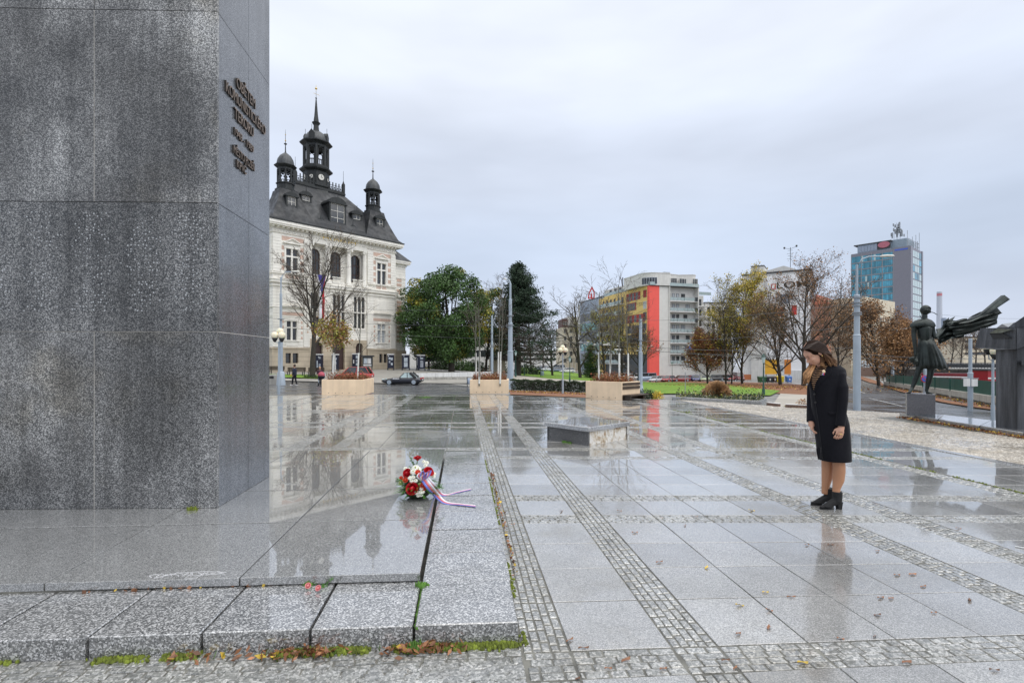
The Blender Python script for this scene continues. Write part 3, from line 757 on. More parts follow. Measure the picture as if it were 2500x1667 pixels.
# gilded name on the frieze
me = text('·MUSEUM·', .62, .02, M_gold, xs=1.0); 
xsz = max(v.co.x for v in me.vertices)-min(v.co.x for v in me.vertices)
me.transform(Matrix.Scale(5.6/xsz, 4, (1,0,0))); o = ob('gilded_letters', me, P, (8.72,-.04,17.83), (R(90),0,0)); me.transform(Matrix.Diagonal((1,.8,1,1)))
# left side face (seen as a sliver) and right wing set back
WY = 1.0
mb = MB(); wall(mb, BR, 20.35, 2.9, 16.0, WY, .5, [(17.95,18.45,9.3,13.4,0),(18.05,18.5,4.0,6.3,0),(18.0,18.45,7.9,8.9,0)]); mb.box(19.85,20.35,WY+.5,9,2.9,16.0); mb.build('wing_wall', M_mw, P)
mb = MB(); mb.box(BR,20.45,WY-.1,9,-1.2,2.9); mb.build('wing_base', M_mb, P)
mb = MB(); mb.box(BR,20.9,WY-.55,9.6,16.35,16.6); mb.box(BR,21.0,WY-.65,9.7,16.6,16.85); mb.build('wing_cornice', M_mp, P)
mb = MB(); mb.box(BR,20.5,WY-.14,9.1,16.0,16.35); mb.box(BR,20.42,WY-.08,WY,14.1,14.25); mb.box(BR,20.5,WY-.16,9,8.15,8.3); mb.box(BR,20.5,WY-.16,9,11.2,11.5); mb.build('wing_string_course', M_mp, P)
mb = MB(); mb.rings([[(BR,WY-.7,16.85),(21.05,WY-.7,16.85),(21.05,9.8,16.85),(BR,9.8,16.85)],[(BR,4.4,20.6),(17.9,4.4,20.6),(17.9,6,20.6),(BR,6,20.6)]], sm=False); mb.build('wing_roof', M_slate, P)
for z0 in (12.9,12.0,11.6+.1,13.6,4.2,4.9,5.6,6.3,7.1,9.0,9.6,10.2): 
    mb = MB(); mb.box(18.75,19.6,WY-.03,WY+.01,z0,z0+.42); mb.build('salmon_panel', M_pink, P)
for a,b,c,d in ((17.95,18.45,9.3,13.4),(18.05,18.5,4.0,6.3)): window(P,a,b,c,d,WY+.2,1,(.7,),.05,M_brown)
mb = MB(); mb.box(20.35,21.3,3.5,12,-1,14.2); mb.vprism([(20.3,14.2),(21.9,14.2),(21.3,15.6)],3.2,12.2); mb.vprism([(20.9,9),(22.1,9.2),(21.3,10.8)],3.2,5); mb.build('rear_gable', M_ochre, P)
for z0 in (3.9,8.6,12.7):
    for y_ in (2.6,5.6,8.6,11.6): window(P, -y_-.7, -y_+.7, z0, z0+(2.6 if z0 != 8.6 else 1.9), -.06, 2, (.6,), .09, None, None, 0, 'side_window', Matrix.Translation((BL,0,0))@Matrix.Rotation(R(-90),4,'Z'))
for k in range(12):
    for y0, y1 in ((.12,1.0),(13.0,13.9)): mb = MB(); z0 = 12.66+k*.385; mb.box(BL-.12,BL+.02,y0,y1,z0+.015,z0+.375); mb.build('pilaster_stone', M_mp, P)
# --- roofs
def ring4(cx, cy, hx, hy, z): return [(cx-hx,cy-hy,z),(cx+hx,cy-hy,z),(cx+hx,cy+hy,z),(cx-hx,cy+hy,z)]
mb = MB(); cy = 7.0
mb.rings([ring4(8.72,cy,9.9,7.9,19.16), ring4(8.72,cy,9.0,6.9,20.0), ring4(8.55,cy,3.7,2.0,26.1), ring4(8.55,cy,3.7,2.0,26.3)], sm=False); mb.build('main_roof', M_slate, P)
mb = MB(); mb.box(4.8,12.3,4.9,9.1,26.2,26.45); mb.box(5.0,12.1,5.2,8.8,26.45,26.75); mb.build('ridge_platform', M_copper, P)
mb = MB()
for yy in (5.35, 8.7):
    mb.box(5.1,12.0,yy-.03,yy+.03,26.85,26.92); mb.box(5.1,12.0,yy-.03,yy+.03,27.4,27.46)
    for i in range(15):
        x = 5.1+i*.49; mb.box(x-.06,x+.06,yy-.06,yy+.06,26.75,27.85)
        if i < 14: mb.ball((x+.245,yy,27.1), (.12,.05,.14), 8, 5)
mb.build('roof_cresting', M_copper, P)
for x in (4.9, 12.2):
    mb = MB(); mb.box(x-.18,x+.18,5.2,5.55,26.5,28.0); mb.lathe([(.2,28),(.1,28.3),(.03,28.5),(.02,30)], 8, (x,5.38,0)); mb.build('roof_finial', M_copper, P)
def turret(cx, cy, z0, nm='turret', lab=None):
    mb = MB(); prof = [(2.9,19.16),(2.75,19.5),(2.25,20.6),(1.72,21.9),(1.32,23.0),(1.18,23.7)]
    mb.rings([ring4(cx,cy,h,h,z) for h, z in prof], sm=False); mb.build('pavilion_roof', M_slate, P)
    mb = MB(); c = (cx,cy,0)
    mb.lathe([(1.3,23.7),(1.3,23.9),(1.05,24.0),(1.05,24.55),(1.18,24.6),(1.18,24.72),(.9,24.74)], 8, c, flat=True, a0=.39)
    mb.lathe([(1.0,26.45),(1.02,26.7),(1.25,26.85),(1.42,27.0),(1.4,27.08),(1.02,27.12)], 8, c, flat=True, a0=.39)
    for k in range(8):
        a = .39+math.pi/4*k; px, py = cx+.92*math.cos(a), cy+.92*math.sin(a)
        mb.tube([(px,py,24.7),(px,py,26.5)], .13, 6)
        a2 = a+math.pi/4; q = (cx+.92*math.cos(a2), cy+.92*math.sin(a2))
        mb.tube([(px,py,25.05),(q[0],q[1],25.05)], .05, 4)
        for f in (.3,.7): mb.tube([(px+(q[0]-px)*f,py+(q[1]-py)*f,24.7),(px+(q[0]-px)*f,py+(q[1]-py)*f,25.05)], .05, 4)
        for f0, f1, z_ in ((.1,.3,26.05),(.3,.7,26.28),(.7,.9,26.05)):
            mb.tube([(px+(q[0]-px)*f0,py+(q[1]-py)*f0,z_-(.18 if f0 != .3 else 0)),(px+(q[0]-px)*f1,py+(q[1]-py)*f1,z_+.02)], .12, 4)
    tt = mb.build(nm, M_copper, P)
    mb = MB(); mb.lathe([(1.1,27.1),(1.08,27.4),(.98,27.9),(.72,28.35),(.38,28.65),(.2,28.8)], 16, c); mb.build('dome', M_pat, tt)
    mb = MB(); mb.lathe([(.16,28.7),(.08,29.2),(.05,30.3),(.2,30.38),(.2,30.5),(.04,30.55),(.025,32.2),(.01,32.9)], 8, c); mb.v = [(x,y,28.65+(z-28.7)*.78) for x,y,z in mb.v]; mb.build('finial', M_copper, tt)
    mb = MB(); mb.ball((cx,cy,31.0), (.09,.03,.18), 6, 5); mb.ball((cx,cy,32.0), .08, 6, 5); mb.v = [(x,y,28.65+(z-28.7)*.78) for x,y,z in mb.v]; mb.build('gilded_ornament', M_gold, tt)
turret(2.2, 2.2, 19); turret(15.3, 2.2, 19)
# central clock tower
c = (C0, 7.0, 0); A8 = R(CAMV*0+20)
mb = MB(); mb.lathe([(2.5,25.6),(2.05,26.6),(2.2,26.8),(2.2,27.0),(1.85,27.1),(1.85,29.0),(2.0,29.1),(2.3,29.3),(2.35,29.5),(1.95,29.6),(1.95,29.9),(1.7,29.95)], 8, c, flat=True, a0=A8)
mb.lathe([(1.72,32.75),(1.75,33.0),(1.95,33.15),(2.3,33.35),(2.3,33.5),(1.7,33.6)], 8, c, flat=True, a0=A8)
for k in range(8):
    a = A8+math.pi/4*k; a2 = a+math.pi/4; p = Vector((c[0]+1.62*math.cos(a), c[1]+1.62*math.sin(a), 0)); q = Vector((c[0]+1.62*math.cos(a2), c[1]+1.62*math.sin(a2), 0))
    mb.tube([p+Vector((0,0,29.9)), p+Vector((0,0,32.9))], .22, 6)
    for f in (.2,.8): r_ = p.lerp(q, f); mb.tube([r_+Vector((0,0,29.9)), r_+Vector((0,0,32.3))], .09, 5)
    for zz in (30.0, 30.75): mb.tube([p+Vector((0,0,zz)), q+Vector((0,0,zz))], .08, 4)
    for f in (.4,.6): r_ = p.lerp(q, f); mb.tube([r_+Vector((0,0,30)), r_+Vector((0,0,30.75))], .06, 4)
    for j in range(4):
        f0, f1 = .18+.16*j, .18+.16*(j+1); zz = 32.3+.28*math.sin(math.pi*(j+.5)/4)
        mb.tube([p.lerp(q,f0)+Vector((0,0,zz)), p.lerp(q,f1)+Vector((0,0,zz))], .1, 4)
    mb.tube([p+Vector((0,0,32.75)), q+Vector((0,0,32.75))], .16, 4)
tw = mb.build('clock_tower', M_copper, P)
mb = MB(); mb.lathe([(1.72,33.6),(1.75,33.9),(1.62,34.5),(1.3,35.1),(.85,35.5),(.5,35.65)], 16, c); mb.v = [(x,y,33.45+(z-33.6)*.885) for x,y,z in mb.v]; mb.build('dome', M_pat, tw)
for k in range(4):
    a = A8+math.pi/8+math.pi/2*k; mb = MB(); M_ = Matrix.Translation((c[0]+1.5*math.cos(a), c[1]+1.5*math.sin(a), 0))@Matrix.Rotation(a+math.pi/2, 4, 'Z')
    mb.vprism([(-.4,33.7),(.4,33.7),(.4,34.5),(0,35.0),(-.4,34.5)], -.25, .35, M_); mb.tube([M_@Vector((0,-.1,34.9)), M_@Vector((0,-.1,35.7))], .03, 4); mb.build('dome_dormer', M_copper, tw)
mb = MB(); mb.lathe([(.5,35.6),(.42,36.0),(.36,36.7),(.48,36.95),(.62,37.15),(.4,37.3),(.36,37.7),(.28,38.3),(.12,40.6),(.07,41.2),(.14,41.3),(.03,41.45),(.02,42.6)], 8, c, flat=True); mb.v = [(x,y,33.45+(z-33.6)*.885) for x,y,z in mb.v]; mb.build('spire', M_copper, tw)
mb = MB(); mb.ball((c[0],c[1],42.9), (.18,.18,.16), 8, 6); mb.tube([(c[0]-.4,c[1],42.0),(c[0]+.5,c[1],42.0)], .03, 4); mb.tube([(c[0],c[1],42.5),(c[0],c[1],43.5)], .03, 4); mb.v = [(x,y,33.45+(z-33.6)*.885) for x,y,z in mb.v]; mb.build('gilded_ornament', M_gold, tw)
for k in range(8):
    a = A8+math.pi/8+math.pi/4*k; cc = Vector((c[0]+1.72*math.cos(a), c[1]+1.72*math.sin(a), 28.1)); d_ = Vector((math.cos(a), math.sin(a), 0))
    mb = MB(); mb.tube([cc-d_*.02, cc+d_*.06], .52 if k % 2 else .4, 16); mb.k = 1; mb.tube([cc+d_*.055, cc+d_*.07], .42 if k % 2 else .26, 16)
    mb.k = 0; t_ = Vector((-d_.y, d_.x, 0)); mb.tube([cc+d_*.09, cc+d_*.09+Vector((0,0,.3))], .03, 4); mb.tube([cc+d_*.09, cc+d_*.09+t_*.2+Vector((0,0,-.06))], .035, 4)
    mb.build('clock_face', [M_copper, M_wfr], tw)
# dormers
def dormer(x, y, z0, wd, h, dp=2.0, nx=2, hz=(.33,.66), rot=0):
    M_ = Matrix.Translation((x,y,z0))@Matrix.Rotation(rot,4,'Z')
    mb = MB(); a = wd/2; mb.box(-a,-a+.22,0,dp,0,h,M_); mb.box(a-.22,a,0,dp,0,h,M_); mb.box(-a+.22,a-.22,.15,dp,0,.2,M_); mb.box(-a+.22,a-.22,.3,dp,.2,h,M_)
    mb.box(-a-.15,a+.15,-.15,dp,h,h+.15,M_); n_ = 8
    mb.vprism([(-(a+.05)*math.cos(math.pi*k/n_), h+.15+(a*.62)*math.sin(math.pi*k/n_)) for k in range(n_+1)][::-1], -.05, dp+.4, M_)
    mb.tube([M_@Vector((0,0,h+a*.6)), M_@Vector((0,0,h+a*.6+.9))], [.08,.02], 5)
    d = mb.build('dormer', M_copper, P)
    window(d, -a+.22, a-.22, .2, h, .12, nx, hz, .07, M_wfr, None, 0, 'dormer_window', M_)
dormer(8.72, .5, 20.1, 2.5, 3.1, 3.6)
dormer(5.2, 2.6, 22.5, 1.5, 1.5, 2.6, 2, (.5,)); dormer(12.3, 1.6, 21.2, 1.6, 1.5, 2.6, 2, (.5,))
dormer(2.2, .2, 20.5, 1.5, 2.1, 2.0); dormer(15.3, .2, 20.3, 1.5, 2.1, 2.0)
dormer(6.3, .6, 19.9, .9, .4, 1.2, 2, ()); dormer(11.1, .6, 19.9, .9, .4, 1.2, 2, ())
# hanging national flag
flag = thing('hanging_flag', 'long white, blue and red flag hanging down the museum front from the loggia', 'flag', W(672,63,0), CAMV)
def flagmesh(nm, poly, mat_):
    mb = MB(); n_ = 24
    rows_ = []
    for i in range(n_+1):
        t = i/n_; z = 12.85-5.9*t; a, b = poly(t); k = 1-.38*min(1, t*3.2)
        row = []
        for j in range(5):
            s_ = a+(b-a)*j/4; x = 5.95+(s_-.5)*1.15*k; row.append((x, -.35+.09*math.sin(s_*13+t*7)*(.4+t)+.05*math.sin(t*19), z))
        rows_.append(row)
    mb.grid(rows_); o = mb.build(nm, mat_, flag); m = o.modifiers.new('s','SOLIDIFY'); m.thickness = .012
tri_ = lambda t: max(0, .5*(1-t/.46))
flagmesh('white_band', lambda t: (0, .5-tri_(t) if t < .46 else .5), pm('white_cloth', (.75,.76,.8), .8, .08, 2))
flagmesh('blue_wedge', lambda t: (.5-tri_(t), .5+tri_(t)), pm('blue_cloth', (.05,.045,.26), .8, .1, 2))
flagmesh('red_band', lambda t: (.5+tri_(t), 1.0), pm('red_cloth', (.42,.02,.03), .8, .1, 2))
mb = MB(); mb.tube([(5.2,-.35,12.87),(6.7,-.35,12.87)], .03, 6); mb.tube([(5.3,-.35,12.87),(5.3,.3,12.95)], .02, 5); mb.tube([(6.6,-.35,12.87),(6.6,.3,12.95)], .02, 5); mb.build('flag_rail', M_drkfr, flag)
# ================================================================ buildings beyond the square
M_coral = pm('coral_render', (.85,.125,.10), .85, .04, 1); M_greyr = pm('pale_grey_render', (.66,.65,.62), .9, .05, 1)
M_yelr = pm('yellow_render', (.72,.52,.19), .9, .06, 1); M_whr = pm('white_render', (.68,.67,.64), .9, .06, 1, streak=.12)
M_redr = pm('dark_red_render', (.35,.04,.035), .9, .08, 1); M_bslab = pm('white_balcony_edge', (.72,.71,.69), .8, .05, 1)
M_rail = pm('balcony_glass', (.36,.44,.44), .15, .1, 1, spec=.7); M_railm = pm('grey_metal', (.26,.28,.30), .45, .1, 3)
M_offg = pm('office_grey_cladding', (.27,.32,.40), .4, .1, 1); M_turq = pm('turquoise_glass', (.10,.30,.32), .1, .3, .4, spec=.8, isl=.2)
M_peach = pm('peach_plaster', (.62,.30,.2), .9, .08, 1, streak=.15); M_cream = pm('cream_plaster', (.62,.55,.42), .9, .06, 1, streak=.12)
M_rtile = pm('red_clay_tiles', (.30,.085,.045), .8, .25, 3); M_grcl = pm('grey_tile_cladding', (.20,.20,.235), .5, .06, 2, bump=.003)
M_darkr = pm('dark_roofing', (.05,.05,.055), .7, .2, 2); M_conc = pm('weathered_concrete', (.40,.385,.35), .85, .18, 2, streak=.3)
M_wpan = pm('white_panel_facade', (.70,.70,.69), .8, .05, .5, streak=.15); M_brk = pm('brown_brick_wall', (.16,.10,.075), .85, .2, 4, isl=.1)
def bld(name, label, u, Z, ang, dz=0):
    p = W(u, Z, 0); return thing(name, label, 'building', p, R(ang)-PSI)
def bx(nm, par, m, *bs):
    mb = MB()
    for b in bs: mb.box(*b)
    return mb.build(nm, m, par)
WIN = {}
def win(par, x, z, w_, h, y=0.0, side=None, fm=None, gm=None, nx=2, nm='window', xoff=0):
    """shared window mesh; side None: on the front (y=const); 'L': on plane x=const, running along y"""
    fm = fm or M_wfr; gm = gm or M_glassd; k = (round(w_,2), round(h,2), fm.name, gm.name, nx)
    if k not in WIN:
        mb = MB(); f = .07; mb.box(-w_/2,-w_/2+f,-.04,.06,0,h); mb.box(w_/2-f,w_/2,-.04,.06,0,h); mb.box(-w_/2+f,w_/2-f,-.04,.06,0,f); mb.box(-w_/2+f,w_/2-f,-.04,.06,h-f,h)
        for i in range(1, nx): c = -w_/2+w_*i/nx; mb.box(c-f/2,c+f/2,-.035,.06,f,h-f)
        mb.k = 1; mb.box(-w_/2+.02,w_/2-.02,0,.03,.02,h-.02); WIN[k] = mb.mesh(nm, [fm, gm])
    if side is None: return ob(nm, WIN[k], par, (x, y-.03, z))
    return ob(nm, WIN[k], par, (xoff-.03, x, z), -math.pi/2)
# ---- colourful apartment house
A = bld('apartment_building', 'seven storey apartment house with a coral red stripe, yellow side and stacked balconies', 1585, 140, 16.8)
ZT = 22.3
bx('wall', A, M_greyr, (3.2,6.55,0,14,-6,ZT), (6.55,15.9,1.4,14,.1,ZT), (6.55,15.9,.0,14,-6,.05))
bx('coral_panel', A, M_coral, (-.02,3.19,-.08,1,-6,ZT-.02))
bx('side_wall', A, M_yelr, (0,3.1,1.0,27.4,6.3,ZT), (.6,3,1.0,27.4,-6,6.3))
for k in range(7):
    z0 = .15+3.0*k
    bx('balcony_slab', A, M_bslab, (6.5,16.0,-.35,1.4,z0-.08 if k else z0,z0+.16))
    r_ = bx('balcony_rail', A, M_railm, (6.6,15.9,-.3,-.26,z0+1.2,z0+1.25), *[(6.6+1.16*i,6.64+1.16*i,-.3,-.26,z0+.1,z0+1.2) for i in range(9)])
    bx('rail_glass', r_, M_rail, *[(6.7+1.16*i,7.7+1.16*i,-.29,-.275,z0+.25,z0+1.1) for i in range(8)])
    for x in (7.3, 8.8, 10.2): win(A, x, z0+.2, .95, 2.2, 1.38, fm=M_drkfr, gm=M_glassd if k in (0,2,4) else M_blind, nx=1)
    win(A, 12.0+(k%3)*.8, z0+.2, 1.3, 2.2, 1.38, fm=M_drkfr, gm=M_blind if k % 2 else M_glassd, nx=2)
    if k in (1,3,4): bx('planter_clutter', A, M_drkfr, (6.9,8.3,-.1,.3,z0+.1,z0+.7), (9.2,9.8,-.1,.3,z0+.1,z0+.6), (12.5,13.4,-.1,.3,z0+.1,z0+.8))
bx('dividing_wall', A, M_greyr, (15.9,16.2,-.3,14,-6,ZT), (6.35,6.55,-.35,1.4,0,ZT))
bx('parapet', A, M_darkr, (-.05,16.25,-.42,14,ZT,ZT+.1))
for z0, y0, y1, tall in ((19.0,4.6,12.6,1),(16.1,6.9,12.2,1),(12.4,2,12.6,0),(9.3,2,12.5,0),(6.6,2,12.5,0)):   # deep loggias of the yellow side
    bx('loggia', A, M_redr if z0 > 12 else M_drkfr, (-.03,.0,y0,y1,z0,z0+2.3))
    r_ = bx('loggia_rail', A, M_railm, (-.12,-.06,y0,y1,z0+.95,z0+1.05), *[(-.1,-.07,y0+i*(y1-y0)/9,y0+i*(y1-y0)/9+.06,z0,z0+.95) for i in range(10)])
    for i in range(3): win(A, y0+(y1-y0)*(.25+.25*i), z0+.1, 1.1, 2.0, side='L', xoff=-.03, fm=M_railm, nx=1)
for z0 in (19.2,16.0,12.9,9.8,6.8): win(A, 2.2, z0, 1.7, 2.1, side='L', fm=M_drkfr if z0 != 16.0 else M_wfr, gm=M_redr if z0 > 19 else M_blind if z0 > 15 else M_glassd)
for k in range(7):
    z0 = 18.6-3.05*k
    bx('balcony_slab', A, M_bslab, (-1.3,0,13.6,30,z0-.15,z0+.08))
    bx('balcony_rail', A, M_rail, (-1.28,-1.22,13.7,29.9,z0+.15,z0+1.1))
    for i in range(6): win(A, 14.8+2.55*i, z0+.15, 1.0, 2.1, side='L', fm=M_drkfr)
bx('side_wall', A, M_yelr, (0,8,27.4,31,-6,ZT-.3))
bx('dark_ground_floor', A, M_drkfr, (.5,.6,1.5,27,-6,3.1))
# penthouse with rounded corners
mb = MB(); pts = []
def rc(cx, cy, r, a0, a1, n=7): return [(cx+r*math.cos(a0+(a1-a0)*i/n), cy+r*math.sin(a0+(a1-a0)*i/n)) for i in range(n+1)]
pts = rc(2.4,3.2,3.6,R(180),R(275))+[(6.2,-.6),(7.2,.5)]+[(10.5,1.2)]+rc(14.2,1.6,1.8,R(-110),R(0))+[(16.0,12),(-1.2,12)]
mb.prism(pts, ZT+.1, ZT+3.55); ph = mb.build('penthouse', M_whr, A)
mb = MB(); mb.prism([(p[0]*1.01-.08, p[1]-.12) for p in pts], ZT+3.55, ZT+3.7); mb.build('penthouse_roof', M_bslab, A)
g_ = rc(2.4,3.2,3.64,R(198),R(268),6)
for a, b in zip(g_, g_[1:]):
    d_ = Vector((b[0]-a[0], b[1]-a[1])); an = math.atan2(d_.y, d_.x); mb = MB()
    mb.box(.05, d_.length-.05, -.03, .03, .35, 2.2); o = mb.build('window', M_offg, A, (a[0],a[1],ZT+.1), an); mb = MB(); mb.box(.1,d_.length-.1,-.05,-.03,.45,2.1); mb.build('pane', M_glassd, o)
for x, w_ in ((8.3,2.0),(11.4,2.6),): win(A, x, ZT+.3, w_, 2.2, .45 if x < 9 else .45, fm=M_wfr, nx=3)
win(A, 14.9, ZT+.3, 1.7, 2.2, -.3, fm=M_wfr, nx=3)
bx('terrace_rail', A, M_rail, (.0,16.1,-.36,-.32,ZT+.15,ZT+1.0), (-.04,0,.2,27,ZT+.1,ZT+1.0))
bx('chimney', A, M_railm, (6.9,8.6,3,3.8,ZT+3.7,ZT+4.3), (6.7,8.8,2.9,3.9,ZT+4.45,ZT+4.6), (6.95,7.05,3,3.1,ZT+4.3,ZT+4.45), (8.45,8.55,3,3.1,ZT+4.3,ZT+4.45))
bx('flue', A, M_drkfr, (-.5,-.3,14,14.2,ZT+1.5,ZT+4.4))
mb = MB(); mb.box(1.2,8,7,29,ZT-.1,ZT+2.4); mb.build('set_back_storey', M_whr, A)
for i in range(5): win(A, 12+3.2*i, ZT+.2, 1.4, 1.8, side='L', xoff=1.2, fm=M_drkfr)
# further balcony towers on the right
bx('wing_wall', A, M_greyr, (16.2,19.8,2.4,14,-6,20.4)); 
for k in range(6):
    z0 = 1.9+3.05*k; bx('balcony_slab', A, M_bslab, (16.8,21.3,.9,2.4,z0-.12,z0+.12)); bx('balcony_rail', A, M_railm, (16.9,21.2,.95,1.0,z0+1.0,z0+1.08), *[(16.9+.54*i,16.94+.54*i,.95,1.0,z0+.1,z0+1) for i in range(9)])
    bx('red_niche', A, M_redr, (17.0,17.7,2.34,2.4,z0+.15,z0+2.4)); win(A, 18.5, z0+.2, 1.0, 2.0, 2.38, fm=M_drkfr, nx=1); win(A, 15.3, z0+1.1, .8, 1.2, -.36, fm=M_drkfr, nx=1)
bx('terrace_rail', A, M_rail, (16.8,21.3,.9,.95,20.4,21.3))
B2 = bld('apartment_building', 'pale grey apartment block half hidden behind the rusty trees, right of the coral striped house', 1722, 165, 12)
bx('wall', B2, M_greyr, (0,10,0,14,-7,20.2)); bx('roof', B2, M_darkr, (-.2,10.2,-.2,14.2,20.2,20.5))
for k in range(7):
    bx('balcony_slab', B2, M_bslab, (4.3,8.6,-1.2,0,.4+2.9*k,.6+2.9*k))
    for x in (1.2,3.0,5.4,7.4,9.1): win(B2, x, .8+2.75*k, 1.0, 1.7, 0, fm=M_drkfr)
# ---- grey glass office with the red sign
O = bld('office_building', 'blue grey glass office block with a small red sign on its roof', 1416, 188.4, -75.2)
# local x runs from far left towards the apartment house, y away
bx('wall', O, M_offg, (0,20.5,0,12,-4,22.8)); bx('end_wall', O, M_whr, (-3.0,0,.5,12,-4,22.4)); bx('roof_edge', O, M_darkr, (-.1,20.6,-.1,12.1,22.8,23.1))
for k in range(6):
    z0 = 1.2+3.6*k
    for i in range(8): 
        mb = MB(); mb.box(.8+2.42*i,3.1+2.42*i,-.12,0,z0,z0+(2.6 if k != 5 else 2.0)); mb.build('window', M_turq if k in (1,3) else M_offg if k == 5 else M_glassd, O)
mb = MB(); M_ = Matrix.Translation((6,2,23.1)) @ Matrix.Rotation(R(75),4,'Z')
mb.box(-1.0,1.0,0,.3,0,.5,M_); bs = mb.build('sign_base', M_drkfr, O)
mb = MB(); mb.vprism([(-1.3,.7),(-1.1,2.6),(.2,5.4),(.5,4.9),(-.7,2.5),(-.8,1.0)], 0, .3, M_); mb.vprism([(.2,5.4),(1.2,3.4),(1.2,1.0),(.8,1.0),(.8,3.2),(.0,4.7)], 0, .3, M_); mb.vprism([(-1.3,.7),(1.2,.7),(1.2,1.1),(-1.3,1.1)], 0, .3, M_); mb.vprism([(-.3,1.1),(.3,1.1),(.25,2.4),(0,3.0),(-.3,2.4)], 0, .3, M_)
mb.build('red_sign', pm('red_sign_paint', (.6,.03,.04), .5, .05, 1), O)
# ---- old white house beyond
H_ = bld('old_house', 'old cream town house with a brown dormer left of the glass office', 1373, 196, 5)
bx('wall', H_, M_cream, (0,9,0,14,-4,14.3)); bx('white_firewall', H_, M_whr, (2.2,9.5,2,14,13.0,18.5)); bx('attic', H_, pm('brown_attic_cladding', (.11,.05,.045), .7, .1, 2), (-.1,2.1,-.1,9,14.3,17.5)); bx('roof_edge', H_, M_darkr, (2.1,9.1,-.3,2,14.3,14.8))
for k in range(5):
    for i in range(4): win(H_, 1.1+2.3*i, .3+2.9*k, 1.1, 1.7, 0, fm=M_wfr)
for i in range(2): win(H_, .6+.9*i, 15.0, .6, 1.5, -.1, fm=M_wfr, nx=1)
for i in range(4): bx('arcade_arch', H_, M_wfr, (3.8+1.3*i,4.0+1.3*i,-.3,0,-3,.2))
# ---- white panel block with the big advert
D = bld('panel_block', 'white panel block with a large white advertising banner on its gable', 1812, 133.6, -33.3)
TZ = 23.9
bx('wall', D, M_wpan, (0,15.7,0,27,-5,TZ)); bx('stair_tower', D, M_whr, (2.3,5.3,-.8,6,-5,TZ+2.0)); bx('roof_edge', D, M_darkr, (-.2,15.9,-.2,27.2,TZ,TZ+.35), (2.2,5.4,-.9,6.1,TZ+2.0,TZ+2.2))
mb = MB(); mb.vprism([(5.3,TZ+.3),(12.5,TZ+.3),(12.4,TZ+1.0),(9.5,TZ+2.2),(5.3,TZ+1.2)], 3, 9); mb.build('roof_hut', M_whr, D)
bn = bx('advert_banner', D, pm('banner_white', (.85,.85,.87), .6, .02, 1), (5.9,15.5,-.12,-.0,-3,TZ-.8))
M_blk = pm('black_print', (.015,.015,.018), .6, .05, 1); M_redp = pm('red_print', (.62,.04,.04), .6, .05, 1)
me = text('LOM', 2.3, .02, M_blk, xs=1.5, bold=.02); ob('advert_lettering', me, bn, (11.6,-.15,TZ-4.1), (R(90),0,0))
me = text('ŽALU', 1.5, .02, M_blk, xs=1.3); ob('advert_lettering', me, bn, (9.7,-.15,TZ-14.0), (R(90),0,0))
me = text('VRA', 1.5, .02, M_blk, xs=1.3); ob('advert_lettering', me, bn, (9.7,-.15,TZ-16.4), (R(90),0,0))
bx('advert_logo', bn, M_redp, (6.9,8.0,-.15,-.12,TZ-3.0,TZ-2.8), (6.9,7.1,-.15,-.12,TZ-4.0,TZ-3.0), (7.1,8.0,-.15,-.12,TZ-4.2,TZ-4.0), (7.8,8.0,-.15,-.12,TZ-4.0,TZ-3.0))
bx('advert_red_block', bn, M_redp, (7.2,9.8,-.15,-.12,TZ-11.2,TZ-9.0), (11.6,12.7,-.15,-.12,TZ-11.0,TZ-8.6)); bx('advert_grey_block', bn, M_offg, (9.0,11.0,-.15,-.12,TZ-8,TZ-5.6))
bx('side_cladding', D, M_brk, (15.7,15.75,0,27,-5,TZ-.3))
for k in range(8):
    for i in range(8):
        win_ = WIN.get('db') or MB()
        if isinstance(win_, MB): win_.box(0,.05,-.9,.9,0,1.5); WIN['db'] = win_ = win_.mesh('window', M_glassd)
        ob('window', win_, D, (15.76,2+3.2*i,-2+3.1*k))
mb = MB(); mb.tube([(11,4,TZ),(11,4,TZ+7)], .07, 5)
for z0, w_ in ((4.0,.8),(4.8,.6),(5.4,.8),(6.2,.6)): mb.tube([(11-w_,4,TZ+z0),(11+w_,4,TZ+z0)], .035, 4)
mb.tube([(9.6,4,TZ+6.9),(11,4,TZ+6.6),(12.4,4,TZ+7.1)], .04, 4); mb.ball((9.6,4,TZ+7.0),(.25,.1,.3),6,5); mb.ball((12.4,4,TZ+7.2),(.25,.1,.3),6,5); mb.build('roof_antenna', M_drkfr, D)
bx('ground_floor_front', D, M_wpan, (-1,16,-.5,0,-5,-1.2)); bx('orange_garage', D, pm('orange_door', (.5,.17,.07), .7, .1, 1), (.5,5.0,-.6,-.5,-5,-2.4))
